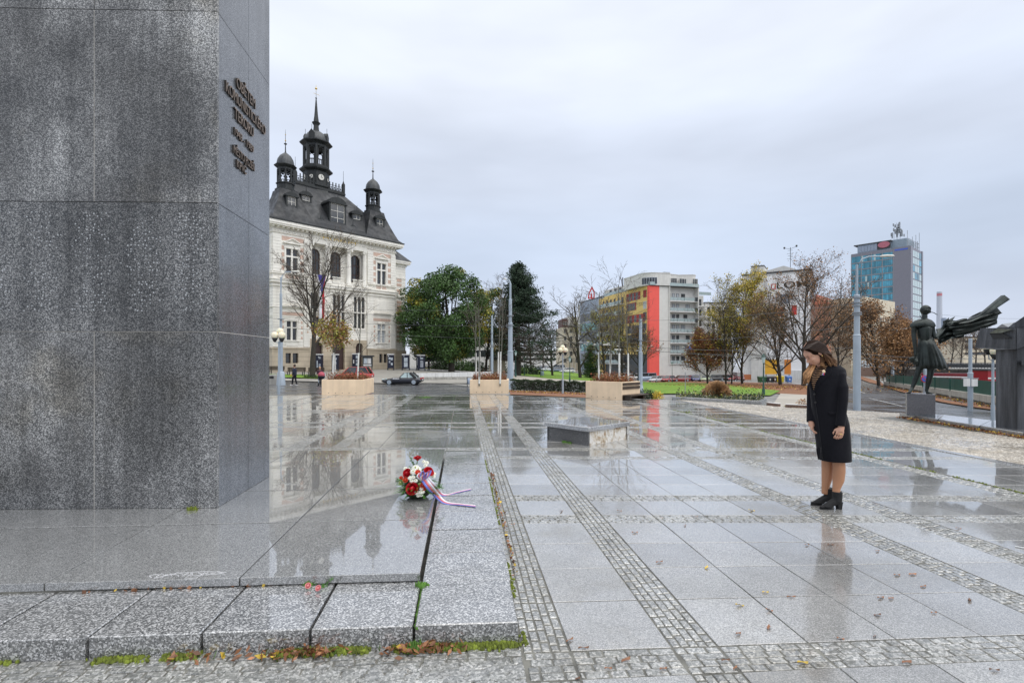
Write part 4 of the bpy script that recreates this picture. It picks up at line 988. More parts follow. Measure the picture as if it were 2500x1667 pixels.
# ---- peach house, cream block, glass tower
E_ = bld('peach_house', 'long peach coloured house with a red tiled roof behind the bare trees', 2022, 152, 44.6)
bx('wall', E_, M_peach, (0,35,0,12,-3,18.4)); bx('base', E_, M_brk, (-.05,35.1,-.08,0,-4,-1.6)); bx('cornice', E_, M_peach, (-.2,35.2,-.35,0,17.9,18.4))
mb = MB(); mb.rings([[(-.5,-.6,18.4),(35.5,-.6,18.4),(35.5,12.5,18.4),(-.5,12.5,18.4)],[(2,6.0,23),(34,6.0,23),(34,6.1,23),(2,6.1,23)]], sm=False); mb.build('roof', M_rtile, E_)
for k in range(6):
    for i in range(15): win(E_, 1.4+2.25*i, -.6+3.1*k, 1.05, 1.7, 0, fm=M_wfr)
Fc = bld('cream_block', 'cream windowless topped office block with rows of small windows beneath the glass tower', 2112, 150, 35.3)
bx('wall', Fc, M_cream, (0,24,0,13,-4,20.4)); bx('west_wall', Fc, M_cream, (-3.4,0,2.5,13,-4,19.8)); bx('base', Fc, M_brk, (-3.5,24,-.15,0,-5,-.9))
for k in range(4):
    for i in range(11): win(Fc, 2.0+2.0*i, 1.0+4.2*k, 1.1, 1.25 if k == 3 else 2.0, 0, fm=M_wfr)
for i in range(10): bx('ground_floor_window', Fc, M_blind, (-3+2.1*i,-1.5+2.1*i,-.2,-.15,-.8,1.2))
Tg = bld('glass_tower', 'tall office tower with blue glass front, grey tiled corner and aerials on the roof', 2222, 234, 38.4)
TH = 54.7; M_galvr = pm('blue_grey_panels', (.24,.30,.35), .35, .1, 1, isl=.1)
bx('wall', Tg, M_grcl, (0,21,0,24,-5,TH)); bx('corner_cladding', Tg, M_grcl, (-.25,0,-.02,6.4,-5,TH+.2), (0,3.5,-.25,0,-5,TH+.2), (19.2,21.2,-.25,0,-5,TH+.1))
mb = MB(); fl = 3.32
for k in range(10):
    z0 = TH-1.2-fl*(k+1)+(0 if k else -0)
    for b in range(4):
        y0 = 6.6+b*4.35
        for j in range(5):
            mb = MB(); hh = 2.7 if k else 2.9; mb.box(-.12,-.0,y0+.12+j*.82,y0+.12+j*.82+.78,z0,z0+hh); r_ = rnd.random()
            mb.build('glass_panel', M_glassb if r_ > .05 else M_glassp, Tg)
bx('floor_band', Tg, M_railm, *[(-.2,0,6.4,24.1,TH-1.2-fl*(k+1)-.5,TH-1.2-fl*(k+1)-.12) for k in range(10)]); bx('mullion_band', Tg, M_railm, *[(-.22,0,6.3+4.35*b,6.6+4.35*b,0,TH-.6) for b in range(5)])
for k in range(12):
    z0 = TH-4.2-3.5*k
    for i in range(4):
        mb = MB(); mb.box(3.9+3.85*i,7.2+3.85*i,-.1,0,z0,z0+2.9); mb.build('window', M_glassp if rnd.random() < .75 or k > 4 else M_glassb, Tg)
bx('blue_lettering', Tg, pm('blue_sign', (.06,.12,.5), .5, .05, 1), (-.32,-.25,.8,5.9,TH-1.4,TH-.7)); bx('blue_sign', Tg, M_glassb, (21.2,21.3,-.2,2,TH-2.5,TH-.4))
bx('roof_storey', Tg, M_galvr, (1,18,8,21.5,TH,TH+4.0), (3,16,2,8,TH,TH+4.6)); bx('roof_slab', Tg, M_darkr, (.5,18.5,7.5,23,TH+4.0,TH+4.4))
bx('roof_glazing', Tg, M_offg, *[(.88,1,13.2+1.35*i,14.4+1.35*i,TH+.5,TH+3.6) for i in range(6)])
mb = MB(); mb.tube([(.42,10.4,TH+2.6),(.62,10.4,TH+2.6)], 2.4, 24); mb.v = [(x,y,TH+2.6+(z-TH-2.6)*.62) for x,y,z in mb.v]; mb.build('red_oval_sign', pm('red_oval', (.42,.13,.17), .5, .05, 1), Tg)
mb = MB(); mb.box(.7,.9,7.7,13.2,TH+.6,TH+4.2); mb.build('sign_board', M_darkr, Tg)
mb = MB()
for i in range(34):
    a = rnd.random()*6.28; z0 = TH+6+rnd.random()*6; r_ = rnd.uniform(.3,1.8) if z0 > TH+8 else rnd.uniform(.5,2.8); mb.box(6+r_*math.cos(a)-.35,6+r_*math.cos(a)+.35,6.5+r_*math.sin(a)-.2,6.5+r_*math.sin(a)+.2,z0,z0+rnd.uniform(.8,2.0))
for a in range(4): mb.tube([(6+1.2*math.cos(a*1.57),6.5+1.2*math.sin(a*1.57),TH+4),(6+1.2*math.cos(a*1.57),6.5+1.2*math.sin(a*1.57),TH+13)], .08, 4)
mb.build('aerial_mast', M_railm, Tg)
mb = MB()
for x, y, h in ((2,1.5,8),(9,1.2,6),(14,1,7.5),(20,1,9.5),(20.5,8,6),(5,20,5),(17,1,5)):
    mb.tube([(x,y,TH),(x,y,TH+h)], .09, 4)
    for k in range(3): mb.tube([(x-.6,y,TH+h-.5-k*.7),(x+.6,y,TH+h-.5-k*.7)], .04, 4)
for z0 in (2.2,4.2): mb.tube([(2,1.2,TH+z0),(20.5,1.2,TH+z0),(20.5,12,TH+z0)], .08, 4)
for i in range(12): mb.tube([(2+1.7*i,1.2,TH),(2+1.7*i,1.2,TH+4.2)], .06, 4)
mb.build('roof_railing', M_railm, Tg)
# ---- chimney with red bands, plume, low buildings beyond the river
p = W(2293.5, 600, 0); ch = thing('power_station_chimney', 'tall pale factory chimney with faded red bands trailing thin smoke', 'chimney', (p.x,p.y,0))
mb = MB(); mb.lathe([(3.3,-5),(2.6,83)], 20); mb.build('shaft', pm('pale_concrete', (.42,.44,.48), .8, .05, .05), ch)
for z0 in (81,73.5,66): mb = MB(); mb.lathe([(2.66,z0-3.2),(2.64,z0)], 20); mb.build('red_band', pm('faded_red', (.45,.18,.2), .8, .05, .1), ch)
t = NT('thin_smoke'); t.t.nodes.remove(t.b); vs_ = t.n('VolumePrincipled'); vs_.inputs['Color'].default_value = (.5,.5,.54,1)
t.l(t.math('MULTIPLY', t.ramp(t.noise(.04, None, 4), [(.42,0),(.62,1)]), .02), vs_.inputs['Density']); t.l(vs_.outputs[0], t.o.inputs['Volume'])
mb = MB(); rr = []
for k in range(9):
    q = k/8; c_ = W(2293-62*q, 600-10*q, 0); zc = 84+22*q**.7; r_ = 2.5+6*q
    rr.append([(c_.x, c_.y+r_*math.cos(a), zc+r_*.7*math.sin(a)) for a in [i*.785 for i in range(8)]])
mb.rings(rr); stuff(mb.build('smoke_plume', t.mat), 'thin grey smoke drifting left from the banded chimney', 'smoke')
S2 = bld('slim_stack', 'short dark steel stack standing right of the banded chimney', 2304, 330, 0); mb = MB(); mb.lathe([(1.5,-5),(1.4,29)], 12); mb.build('shaft', M_offg, S2)
def low(u, Z, w_, d, z1, m, lab, roofm=None, rows_=2, an=0):
    b = bld('industrial_building', lab, u, Z, an); bx('wall', b, m, (0,w_,0,d,-6,z1)); bx('roof', b, roofm or M_darkr, (-.3,w_+.3,-.3,d,z1,z1+.6))
    for k in range(rows_): bx('window_band', b, M_glassd, (1,w_-1,-.1,0,z1-2.6-3.2*k,z1-1.2-3.2*k))
low(2300, 300, 50, 30, 9.5, M_greyr, 'long pale grey industrial hall beyond the river, behind the bare trees'); low(2352, 260, 22, 20, 13.0, M_cream, 'cream office block with flat roof beyond the river', None, 3); low(2400, 330, 60, 25, 14.0, M_wpan, 'wide white hall with metal roof at the right edge', M_railm, 2)
low(1220, 330, 60, 20, 7, M_greyr, 'low distant row of grey houses at the end of the park road'); low(2060, 330, 45, 20, 9, M_greyr, 'distant grey block where the right road disappears')
low(1000, 112, 22, 10, 8, M_whr, 'white house front glimpsed between museum and green oak', M_rtile)
k_ = bld('kiosk', 'small pale park kiosk with a grey hipped roof among the trees', 1196, 84, 5); bx('wall', k_, M_cream, (0,2.6,0,2.4,-1.2,1.6)); mb = MB(); mb.rings([[(-.4,-.4,1.6),(3.0,-.4,1.6),(3.0,2.8,1.6),(-.4,2.8,1.6)],[(1.1,1.1,2.9),(1.5,1.1,2.9),(1.5,1.4,2.9),(1.1,1.4,2.9)]], sm=False); mb.build('roof', M_railm, k_)
# yellow advertising hoarding and low wall behind the bins
hb = thing('billboard', 'yellow and white advertising hoarding behind the waste bins', 'billboard', at(1868, 112), R(0)-PSI)
bx('board', hb, pm('yellow_board', (.75,.40,.03), .6, .05, 1), (0,2.6,0,.1,1.6,4.9)); bx('board', hb, M_wpan, (2.65,4.3,0,.1,1.6,4.9)); bx('board', hb, pm('orange_board', (.7,.25,.04), .6, .05, 1), (4.35,5.8,0,.1,1.6,4.9)); bx('post', hb, M_drkfr, (.2,.35,.1,.2,0,4.9), (2.6,2.7,.1,.2,0,4.9), (5.4,5.5,.1,.2,0,4.9))
bx('picture', hb, M_offg, (2.9,4.0,-.02,0,2.2,3.6))
# ================================================================ streets, lawns, planting
def asphalt():
    t = NT('wet_asphalt'); c = t.ramp(t.noise(.5, None, 5), [(.35,(.045,.046,.05)),(.65,(.085,.086,.09))])
    c = t.mix(1, c, t.ramp(t.noise(60, None, 2), [(.3,.75),(.7,1.25)]), 'MULTIPLY'); t.col(c)
    t.rough(t.ramp(t.noise(.45, t.pos((.5,1.2,1)), 5, .65), [(.4,.42),(.58,.1)])); t.bump(t.noise(90), .002); return t.mat
M_asph = asphalt()
def lawn_mat():
    t = NT('lawn'); c = t.ramp(t.noise(.6, None, 5), [(.3,(.10,.20,.012)),(.7,(.17,.30,.02))])
    c = t.mix(1, c, t.ramp(t.noise(9, None, 4), [(.3,.6),(.7,1.35)]), 'MULTIPLY')
    lf = t.vor(2.6, None, 'Distance'); m = t.math('MULTIPLY', t.math('LESS_THAN', lf, .17), t.math('GREATER_THAN', t.xyz(0), 13.0))
    m = t.math('MULTIPLY', m, t.math('GREATER_THAN', t.noise(.25, None, 3), .45))
    t.col(t.mix(m, c, (.48,.36,.05))); t.rough(.9); t.bump(t.noise(25, None, 3), .05); return t.mat
M_lawn = lawn_mat()
M_litter = pm('leaf_litter', (.20,.085,.035), .8, .5, 4, bump=.03, bscale=12); M_paving = pm('light_path_paving', (.36,.33,.28), .7, .15, .6)
M_fore = pm('forecourt_paving', (.30,.285,.255), .55, .16, .5, bump=.004, bscale=8)
H = lambda *uv: [hit(u, v) for u, v in uv]
def sheet(nm, A, B, m, n=40, k=10, dz=.06, kind=True):
    o = rib(A, B, n, k, dz).build(nm, m); return struct(o)
sheet('road', [G(u, 962.8).to_2d() for u in range(300, 1161, 40)], [W(u,Z) for u,Z in ((200,49),(640,49.5),(780,50),(900,51.5),(1031,53.5),(1100,52),(1142,46),(1146,40),(1160,33))], M_asph, 50, 14, .07)
sheet('forecourt', [W(u,Z) for u,Z in ((200,49.6),(640,50),(900,52),(1031,54),(1190,52))], [W(u,Z) for u,Z in ((200,62),(640,60),(900,71),(1031,86),(1230,90))], M_fore, 50, 14, .1)
sheet('kerb', [W(u,Z) for u,Z in ((200,49),(640,49.4),(780,49.9),(900,51.4),(1031,53.4),(1100,51.9),(1142,45.9))], [W(u,Z) for u,Z in ((200,49.4),(640,49.8),(780,50.3),(900,51.8),(1031,53.8),(1100,52.3),(1150,46.0))], M_conc, 50, 1, .17)
sheet('lawn', [W(u,Z) for u,Z in ((300,52),(640,52.2),(790,54.0))], [W(u,Z) for u,Z in ((300,57.5),(640,58),(775,59.5))], M_lawn, 20, 6, .2)
sheet('lawn', H((1258,917),(1340,925.5),(1440,931),(1500,934)), H((1275,897),(1400,910.5),(1470,921),(1530,925)), M_lawn, 30, 12, .1)
sheet('lawn', H((1545,962.5),(1640,963),(1760,965),(1880,968)), H((1530,930),(1640,934),(1760,938),(1905,956)), M_lawn, 30, 16, .1)
sheet('lawn', [W(1870,18.2),W(2010,16.6)], [W(1868,21),W(2020,19.5)], M_lawn, 10, 3, .12)
sheet('path', H((1235,927),(1340,931),(1440,936.5)), H((1258,917),(1340,925.5),(1440,931)), M_paving, 20, 3, .08)
sheet('path', H((1290,896),(1400,907),(1560,927)), H((1250,893),(1400,903),(1560,921)), M_paving, 30, 3, .08)
sheet('leaf_strewn_ground', H((1600,937),(1760,944),(1900,962),(1960,972)), H((1600,930),(1760,932),(1900,936),(2010,944)), M_litter, 26, 8, .07)
sheet('path', [W(1875,21),W(2022,19.5)], [W(1905,44),W(2060,38)], M_paving, 12, 5, .11)
sheet('road', H((1990,918),(2000,935),(2035,970))+[W(2090,21),W(2200,16.5),W(2330,13.8),W(2700,10)], H((2078,920),(2132,938),(2190,957))+[W(2300,34),W(2450,28),W(2900,22)], M_asph, 60, 16, .07)
sheet('pavement', H((2080,920),(2134,938),(2192,957))+[W(2302,34.0),W(2452,28),W(2900,22)], H((2096,918),(2150,934),(2200,950))+[W(2310,37),W(2460,30),W(2900,24)], M_litter, 60, 3, .15)
# road markings
M_line = pm('worn_road_paint', (.55,.55,.54), .5, .25, 3)
for a, b in (((2060,916),(2075,925)),((2010,935),(2030,940)),((2070,950),(2110,962)),((2120,975),(2200,995))):
    p, q = hit(*a), hit(*b); n_ = Vector((-(q-p).y, (q-p).x, 0)).normalized()*.09; struct(rib([p, q],[p+n_, q+n_], 6, 1, .09).build('road_marking', M_line))
# ---- generic parts
M_bark = pm('dark_bark', (.045,.038,.03), .9, .35, 6, bump=.01, bscale=20); M_barkg = pm('grey_bark', (.13,.125,.10), .9, .3, 6)
M_white = pm('whitewashed_trunk', (.70,.70,.66), .85, .12, 6); M_twig = pm('fine_twigs', (.10,.08,.062), .9, .3, 4)
M_lfg = pm('green_leaves', (.05,.105,.022), .55, .3, .5, isl=.5); M_lfol = pm('olive_yellow_leaves', (.26,.24,.03), .6, .35, .6, isl=.45)
M_lfy = pm('yellow_leaves', (.55,.40,.04), .6, .3, 1, isl=.45); M_lfbr = pm('rust_brown_leaves', (.27,.14,.055), .7, .35, .8, isl=.5)
M_lfdk = pm('dark_needles', (.022,.045,.022), .7, .35, .6, isl=.5); M_hedge = pm('hedge_leaves', (.022,.045,.012), .6, .35, 1.2, isl=.5)
M_drygr = pm('dry_grass_stalks', (.46,.28,.14), .8, .3, 3, isl=.4); M_redpl = pm('reddish_shrub', (.22,.065,.03), .8, .35, 3, isl=.5)
M_galv = pm('pale_blue_grey_paint', (.36,.42,.48), .4, .08, 2, streak=.1); M_wood = pm('dark_wet_wood', (.055,.035,.022), .5, .3, 5, bump=.003)
M_globe = NT('milky_globe'); M_globe.b.inputs['Base Color'].default_value = (.75,.70,.52,1); M_globe.b.inputs['Roughness'].default_value = .25; M_globe.b.inputs['Subsurface Weight'].default_value = .3; M_globe = M_globe.mat
M_planter = pm('sandy_concrete', (.80,.62,.43), .85, .07, 2, streak=.07); M_rub = pm('black_rubber', (.015,.015,.016), .7, .2, 5)
nrng = np.random.default_rng(5)
def leaves(mb, C, size, flat=0.0, n_asp=1.0):
    C = np.asarray(C, float); n = len(C)
    if not n: return
    a = nrng.normal(size=(n,3)); a[:,2] *= (1-flat); a /= np.linalg.norm(a,axis=1)[:,None]+1e-9
    b = nrng.normal(size=(n,3)); b -= (a*b).sum(1)[:,None]*a; b /= np.linalg.norm(b,axis=1)[:,None]+1e-9
    s = size*nrng.uniform(.6,1.3,(n,1)); a = a*s*.5; b = b*s*.5*n_asp
    V = np.stack([C-a, C+b*.8, C+a, C-b*.8], 1).reshape(-1,3); o = len(mb.v)
    mb.v += [tuple(p) for p in V.tolist()]; idx = np.arange(n*4).reshape(n,4)+o
    mb.f += [tuple(q) for q in idx.tolist()]; mb.m += [mb.k]*n; mb.smooth += [False]*n
def rot_about(d, ax, an): return Matrix.Rotation(an, 3, ax) @ d
def grow(T_, C_, p, d, L_, r, lev, q, tips):
    ns = 6 if lev == 0 else 3 if lev < q['max'] else 2
    pts = [p]; dd = d.copy(); up = q['up'][min(lev, len(q['up'])-1)]
    for i in range(ns):
        j = q['jit']*(1 if lev else q.get('j0',.35)); dd = (dd+Vector((q['r'].gauss(0,j), q['r'].gauss(0,j), q['r'].gauss(0,j*.7)+up))).normalized(); pts.append(pts[-1]+dd*(L_/ns))
    tip = .35 if lev else q.get('tip0', .4); rs = [r*(1-(1-tip)*i/ns) for i in range(ns+1)]
    (T_ if lev < q['thr'] else C_).tube(pts, rs, 8 if lev == 0 else 5 if lev == 1 else 3, cap=False)
    if lev >= q['max']: tips.append((pts[-1], dd)); tips.append((pts[1], dd)); return
    if lev: tips_here = pts[-1]
    n = q['n'][lev]
    for k in range(n):
        t = q['s'][lev]+(1-q['s'][lev])*((k+q['r'].random()*.8)/n); f = min(t, .999)*ns; i = int(f); pp = pts[i].lerp(pts[i+1], f-i); bd = (pts[i+1]-pts[i]).normalized()
        ax = bd.cross(Vector((q['r'].gauss(0,1), q['r'].gauss(0,1), q['r'].gauss(0,.5)))).normalized()
        if lev == 0:
            az = q['az0']+k*2.4+q['r'].uniform(-.3,.3); ax = Vector((math.cos(az), math.sin(az), 0))
        an = q['an'][lev]*q['r'].uniform(.7,1.25)*(1 if lev else (1.15-.5*t))
        nd = rot_about(bd, ax, an)
        ll = L_*q['lr'][lev]*q['r'].uniform(.7,1.2)*((1.25-.75*t) if lev == 0 else (1.15-.4*t))
        grow(T_, C_, pp, nd, ll, max(rs[i]*q['rr'][lev], q['rmin']), lev+1, q, tips)
TREEN = [0]
def tree(name, label, loc, h, r0, n=(9,6,5,3), an=(.75,.7,.7,.7), lr=(.62,.55,.55,.5), s=(.28,.2,.2,.1), up=(.02,.12,.06,.03), jit=.14, rr=(.5,.55,.55,.5), rmin=.012, leaf=None, group=None, lean=(0,0), seed=None, white=0, bark=None, crown_up=1.0, tip0=.4, size=.2, per=3, sp=.25, twig=None, clump=None):
    TREEN[0] += 1
    q = dict(r=random.Random(seed or TREEN[0]*13+5), n=n, an=an, lr=lr, s=s, up=up, jit=jit, rr=rr, rmin=rmin, max=len(n), thr=2, az0=TREEN[0]*1.3, tip0=tip0, j0=.08 if white else .35)
    T_, C_, tips = MB(), MB(), []
    grow(T_, C_, Vector((0,0,-.2)), Vector((lean[0], lean[1], 1)).normalized(), h*.86, r0, 0, q, tips)
    o = thing(name, label, 'tree', loc, 0, group)
    if white:
        T2 = MB(); k = white/(h*.86); d = Vector((lean[0], lean[1], 1)).normalized(); T2.tube([Vector((0,0,-.1)), d*white], [r0*1.3, r0*1.15], 8); T2.build('painted_trunk', M_white, o)
    T_.build('trunk', bark or M_bark, o)
    C_.k = 0
    if leaf:
        for li, (m_, cnt, zlo) in enumerate(leaf):
            C_.k = li+1
            P_ = [tips[q['r'].randrange(len(tips))][0] for _ in range(cnt)]
            P_ = [p for p in P_ if p.z > zlo*h]
            P_ = np.array([list(p) for p in P_ for _ in range(per)]).reshape(-1,3)
            leaves(C_, P_+nrng.normal(size=P_.shape)*sp, size)
    C_.build('crown', [twig or M_twig]+[l[0] for l in (leaf or [])], o)
    return o
# big bare tree before the museum
tree('bare_tree', 'large leafless tree with spreading dark limbs in front of the museum', at(762,57.5), 14.2, .36, (11,8,6,4), an=(.85,.6,.65,.7), lr=(.72,.5,.5,.5), s=(.26,.2,.15,.1), up=(.0,.10,.05,.02), jit=.12, rmin=.02, rr=(.52,.5,.5,.5), tip0=.2)
# green oak
def leafy(name, label, loc, h, rad, zc, trunk_r, mats, nl, lobes, size, seed, squash=1.0, bark=None, off=(0,0), group=None, rl=(.16,.27)):
    r_ = random.Random(seed); o = thing(name, label, 'tree', loc, 0, group); T_ = MB()
    T_.tube([(0,0,-.3),(0,0,h*.12),(off[0]*.3,off[1]*.3,h*.3),(off[0],off[1],h*.8)], [trunk_r*1.25,trunk_r,trunk_r*.8,trunk_r*.15], 9, cap=False)
    C_ = MB()
    for k in range(lobes):
        while True:
            p = Vector((r_.uniform(-1,1), r_.uniform(-1,1), r_.uniform(-1,1)))
            if .35 < p.length < 1: break
        if p.length < .62 and r_.random() < .6: p = p.normalized()*r_.uniform(.62,.95)
        c_ = Vector((p.x*rad+off[0], p.y*rad+off[1], zc+p.z*(h-zc)*squash)); lr_ = rad*r_.uniform(*rl)
        if c_.z < h*.14: c_.z = h*.14+r_.random()
        if r_.random() < .3: T_.tube([(off[0]*.3,off[1]*.3,h*r_.uniform(.15,.4)), Vector((c_.x*.5,c_.y*.5,c_.z*.62+h*.06)), c_], [trunk_r*.4,trunk_r*.22,.03], 5, cap=False)
        n_ = int(nl/lobes); d = nrng.normal(size=(n_,3)); d /= np.linalg.norm(d,axis=1)[:,None]; rr_ = lr_*nrng.uniform(.35,1.12,(n_,1))**.7
        P_ = d*rr_*np.array([1.1,1.1,.85])+np.array(c_); C_.k = r_.choices(range(len(mats)), [m[1] for m in mats])[0]
        leaves(C_, P_, size)
    T_.build('trunk', bark or M_bark, o); C_.build('crown', [m[0] for m in mats], o); return o
leafy('oak_tree', 'broad dense green oak right of the museum', at(1102,76,.0), 15.8, 6.5, 8.4, .42, [(M_lfg,9),(M_lfol,1)], 56000, 190, .28, 3, .98, off=(-1.0,0), rl=(.14,.25))
leafy('maple_tree', 'sparse olive and yellow tree between the green oak and the pine', at(1187,82), 14.5, 3.4, 8.5, .2, [(M_lfol,4),(M_lfg,3),(M_lfy,1)], 9000, 46, .24, 4, .95, off=(1.0,0), rl=(.2,.34))
# pine
def conifer(name, label, loc, h, rad, seed, m=M_lfdk, nb=170, z0=.2, off=1.0, group=None, brown=0):
    r_ = random.Random(seed); o = thing(name, label, 'tree', loc, 0, group); T_, C_ = MB(), MB()
    T_.tube([(0,0,-.3),(0,0,h*.5),(0,0,h*.98)], [rad*.085,rad*.055,.03], 8, cap=False); P_, Q_ = [], []
    for k in range(nb):
        t = (k+r_.random())/nb; z = h*(z0+(1-z0)*t); a = r_.random()*6.28; L_ = rad*(1-t)**.62*r_.uniform(.65,1.1)*(1+.28*math.cos(a)*off*.5)*(1 if t > .25 else .75+t)
        e = Vector((math.cos(a)*L_, math.sin(a)*L_, z+L_*r_.uniform(-.12,.25))); b = Vector((0,0,z-.1)); md = b.lerp(e,.5)+Vector((0,0,-.12*L_))
        T_.tube([b, md, e], [.05+.05*(1-t),.035,.015], 4, cap=False)
        for j in range(int(3+L_*3.0)):
            f = .3+.7*r_.random(); c_ = (b.lerp(md, f*2) if f < .5 else md.lerp(e, f*2-1)); sp_ = .3+.18*L_*(f)
            (Q_ if brown and t < brown and f < .85 else P_).append((c_.x+r_.gauss(0,sp_*.6), c_.y+r_.gauss(0,sp_*.6), c_.z+r_.gauss(0,.16)+.15))
    A_ = np.repeat(np.array(P_),15,0); leaves(C_, A_+nrng.normal(size=A_.shape)*np.array([.26,.26,.17]), .30, n_asp=.55)
    if Q_: C_.k = 1; A_ = np.repeat(np.array(Q_),5,0); leaves(C_, A_+nrng.normal(size=A_.shape)*.3, .24, n_asp=.4)
    T_.build('trunk', M_bark, o); C_.build('crown', [m, M_twig], o); return o
conifer('pine_tree', 'tall dark green pine right of the centre lamp post', at(1264,80), 17.8, 6.6, 9, nb=330, z0=.13, brown=.40)
conifer('yew_tree', 'small dark conifer by the park road, left of the coral striped house', at(1442,100), 6.5, 2.4, 10, M_lfg, 60, .05)
# scrub and far trees between them
gA = 'bare trees along the park edge'
def bare(label, u, Z, h, r0=.2, leaf=None, n=(8,6,5,3), seed=None, g_=gA, **k):
    k.setdefault('s', (.13,.12,.15,.1)); n = (n[0]+4,)+tuple(n[1:]); h *= .9; return tree('bare_tree', label, at(u, Z), h, r0, n, leaf=leaf, group=g_, seed=seed, rmin=.02, **k)
bare('leafless grey tree behind the left flank of the pine', 1225, 95, 18.5, .2)
bare('leafless tree showing behind the right flank of the pine', 1298, 96, 15.5, .2)
bare('crooked dark bare tree by the parked cars, right of the pine', 1349, 96, 11, .24, an=(.9,.7,.7,.7), lean=(-.15,0))
bare('small bare tree in the gap between pine and crooked tree', 1325, 150, 14, .2)
bare('tall bare tree with bent limbs before the glass office', 1417, 92, 17.5, .32, an=(.95,.7,.7,.7))
bare('dense twiggy tree in front of the yellow side of the apartment house', 1478, 92, 13.5, .26, leaf=[(M_lfol,900,.1)], size=.2)
bare('brown twiggy tree just left of the coral stripe', 1560, 100, 13.0, .26, leaf=[(M_lfbr,350,.2)], n=(9,7,6,3))
bare('slender bare tree between the two brown trees before the yellow facade', 1520, 98, 14.2, .2, leaf=[(M_lfol,300,.1)], n=(9,7,6,3))
bare('thin bare tree rising beside the pale apartment block', 1772, 88, 17.2, .17, an=(.5,.6,.6,.6), leaf=[(M_lfol,160,.3)])
bare('short tree with rust red leaves before the parked cars', 1728, 92, 9.6, .2, leaf=[(M_redpl,1500,.1),(M_lfbr,1500,.1),(M_lfy,250,.1)], n=(9,7,5,3), size=.24, per=4, sp=.3)
bare('yellow leaved tree standing left of the waste bins', 1812, 92, 19.5, .24, leaf=[(M_lfy,2200,.12),(M_lfol,1800,.1)], n=(14,7,5,3), an=(.75,.6,.6,.6), size=.23, per=4, sp=.3, tip0=.15)
bare('young yellowing tree left of the yellow leaved tree', 1786, 90, 13.5, .15, leaf=[(M_lfol,900,.15),(M_lfy,300,.2)], an=(.5,.6,.6,.6))
bare('broad tree with brown leaves in its top before the white advertising banner', 1905, 82, 15.0, .3, leaf=[(M_lfbr,1300,.42)], n=(13,8,6,3), an=(.85,.6,.6,.6), lr=(.66,.5,.52,.5), size=.2, per=3, sp=.3, tip0=.15)
bare('large brown leaved tree rising behind the woman', 1962, 74, 18.6, .34, leaf=[(M_lfbr,1700,.4)], n=(13,8,6,3), an=(.9,.6,.6,.6), lr=(.74,.5,.52,.5), size=.19, per=3, sp=.3, tip0=.15)
bare('brown tree before the peach house, right of the woman', 2046, 104, 17.5, .24, leaf=[(M_lfbr,900,.3)], n=(11,7,6,3))
bare('rusty tree at the bend of the right road', 2146, 76, 13.5, .24, leaf=[(M_lfbr,1500,.2)], n=(10,7,6,3), an=(.8,.65,.65,.6), size=.24, per=4, sp=.35)
bare('rusty tree right behind the double armed lamp', 2192, 92, 12.5, .2, leaf=[(M_lfbr,1900,.1)], n=(10,7,5,3), size=.26, per=4, sp=.4)
bare('low brown leaved tree left of the bronze girl', 2208, 66, 8.0, .16, leaf=[(M_lfbr,1500,.05)], n=(9,6,5,3), size=.22, per=4, sp=.35)
gB = 'bare trees on the far river bank'
for i, (u, Z, h, lb) in enumerate(((2322,150,11,'leftmost'),(2345,150,12,'second from the left'),(2382,140,11,'third from the left'),(2405,140,12,'rightmost'))):
    tree('bare_tree', 'bare wide tree on the far river bank, %s of the four' % lb, W(u,Z,-.6), h, .2, (8,6,5,3), an=(1.0,.8,.7,.7), s=(.2,.2,.2,.1), rmin=.035, group=gB, leaf=[(M_lfbr,120,.2)])
# undergrowth mass behind the museum forecourt
def shrub(name, label, loc, rx, ry, h, m, n, size, cat='shrub', group=None, stem=True):
    o = thing(name, label, cat, loc, 0, group); C_ = MB(); d = nrng.normal(size=(n,3)); d /= np.linalg.norm(d,axis=1)[:,None]; d[:,2] = np.abs(d[:,2]); r_ = nrng.uniform(.45,1.05,(n,1))
    P_ = d*r_*np.array([rx,ry,h]); leaves(C_, P_, size)
    T_ = MB()
    for i in range(5): a = i*1.26; T_.tube([(0,0,-.1),(math.cos(a)*rx*.6,math.sin(a)*ry*.6,h*.6)], [.03,.01], 4)
    stuff(T_.build('stems', M_bark, o)); C_.build('foliage', m, o); return o
gS = 'park shrubs behind the white wall'
for u, Z, r_, h, m, lb in ((1075,88,2.2,1.9,M_hedge,'below the left side of the oak'),(1128,90,2.4,2.0,M_lfg,'right of the oak trunk'),(1160,92,2.2,2.2,M_hedge,'behind the second planter'),(1215,92,2.0,2.4,M_hedge,'left of the pine trunk'),(1290,96,3.0,2.2,M_hedge,'under the right boughs of the pine'),(1052,96,2.0,3.2,M_lfol,'by the umbrella carrier')):
    shrub('park_shrub', 'rounded park shrub %s' % lb, at(u,Z), r_, r_, h, m, 1500, .28, group=gS)
shrub('low_bush', 'low dark bush at the foot of the large bare tree', at(759,54.5), 1.0, .6, .5, M_hedge, 900, .12)
shrub('low_bush', 'dark green bush with orange tips beside the third planter', at(1578,27), .75, .6, .55, [M_hedge], 1400, .07)
shrub('autumn_bush', 'yellow orange bush at the end of the dark low bush', at(1606,26.5), .35, .35, .5, M_lfy, 500, .06)
shrub('brown_bush', 'brown green bush in front of the woman, beyond the paving', at(1962,17.2), .38, .3, .62, [M_lfbr], 900, .05)
shrub('green_bush', 'low green bush at the right edge of the lawn, beside the brown bush', at(1930,17.6), .4, .3, .3, M_lfol, 700, .05)
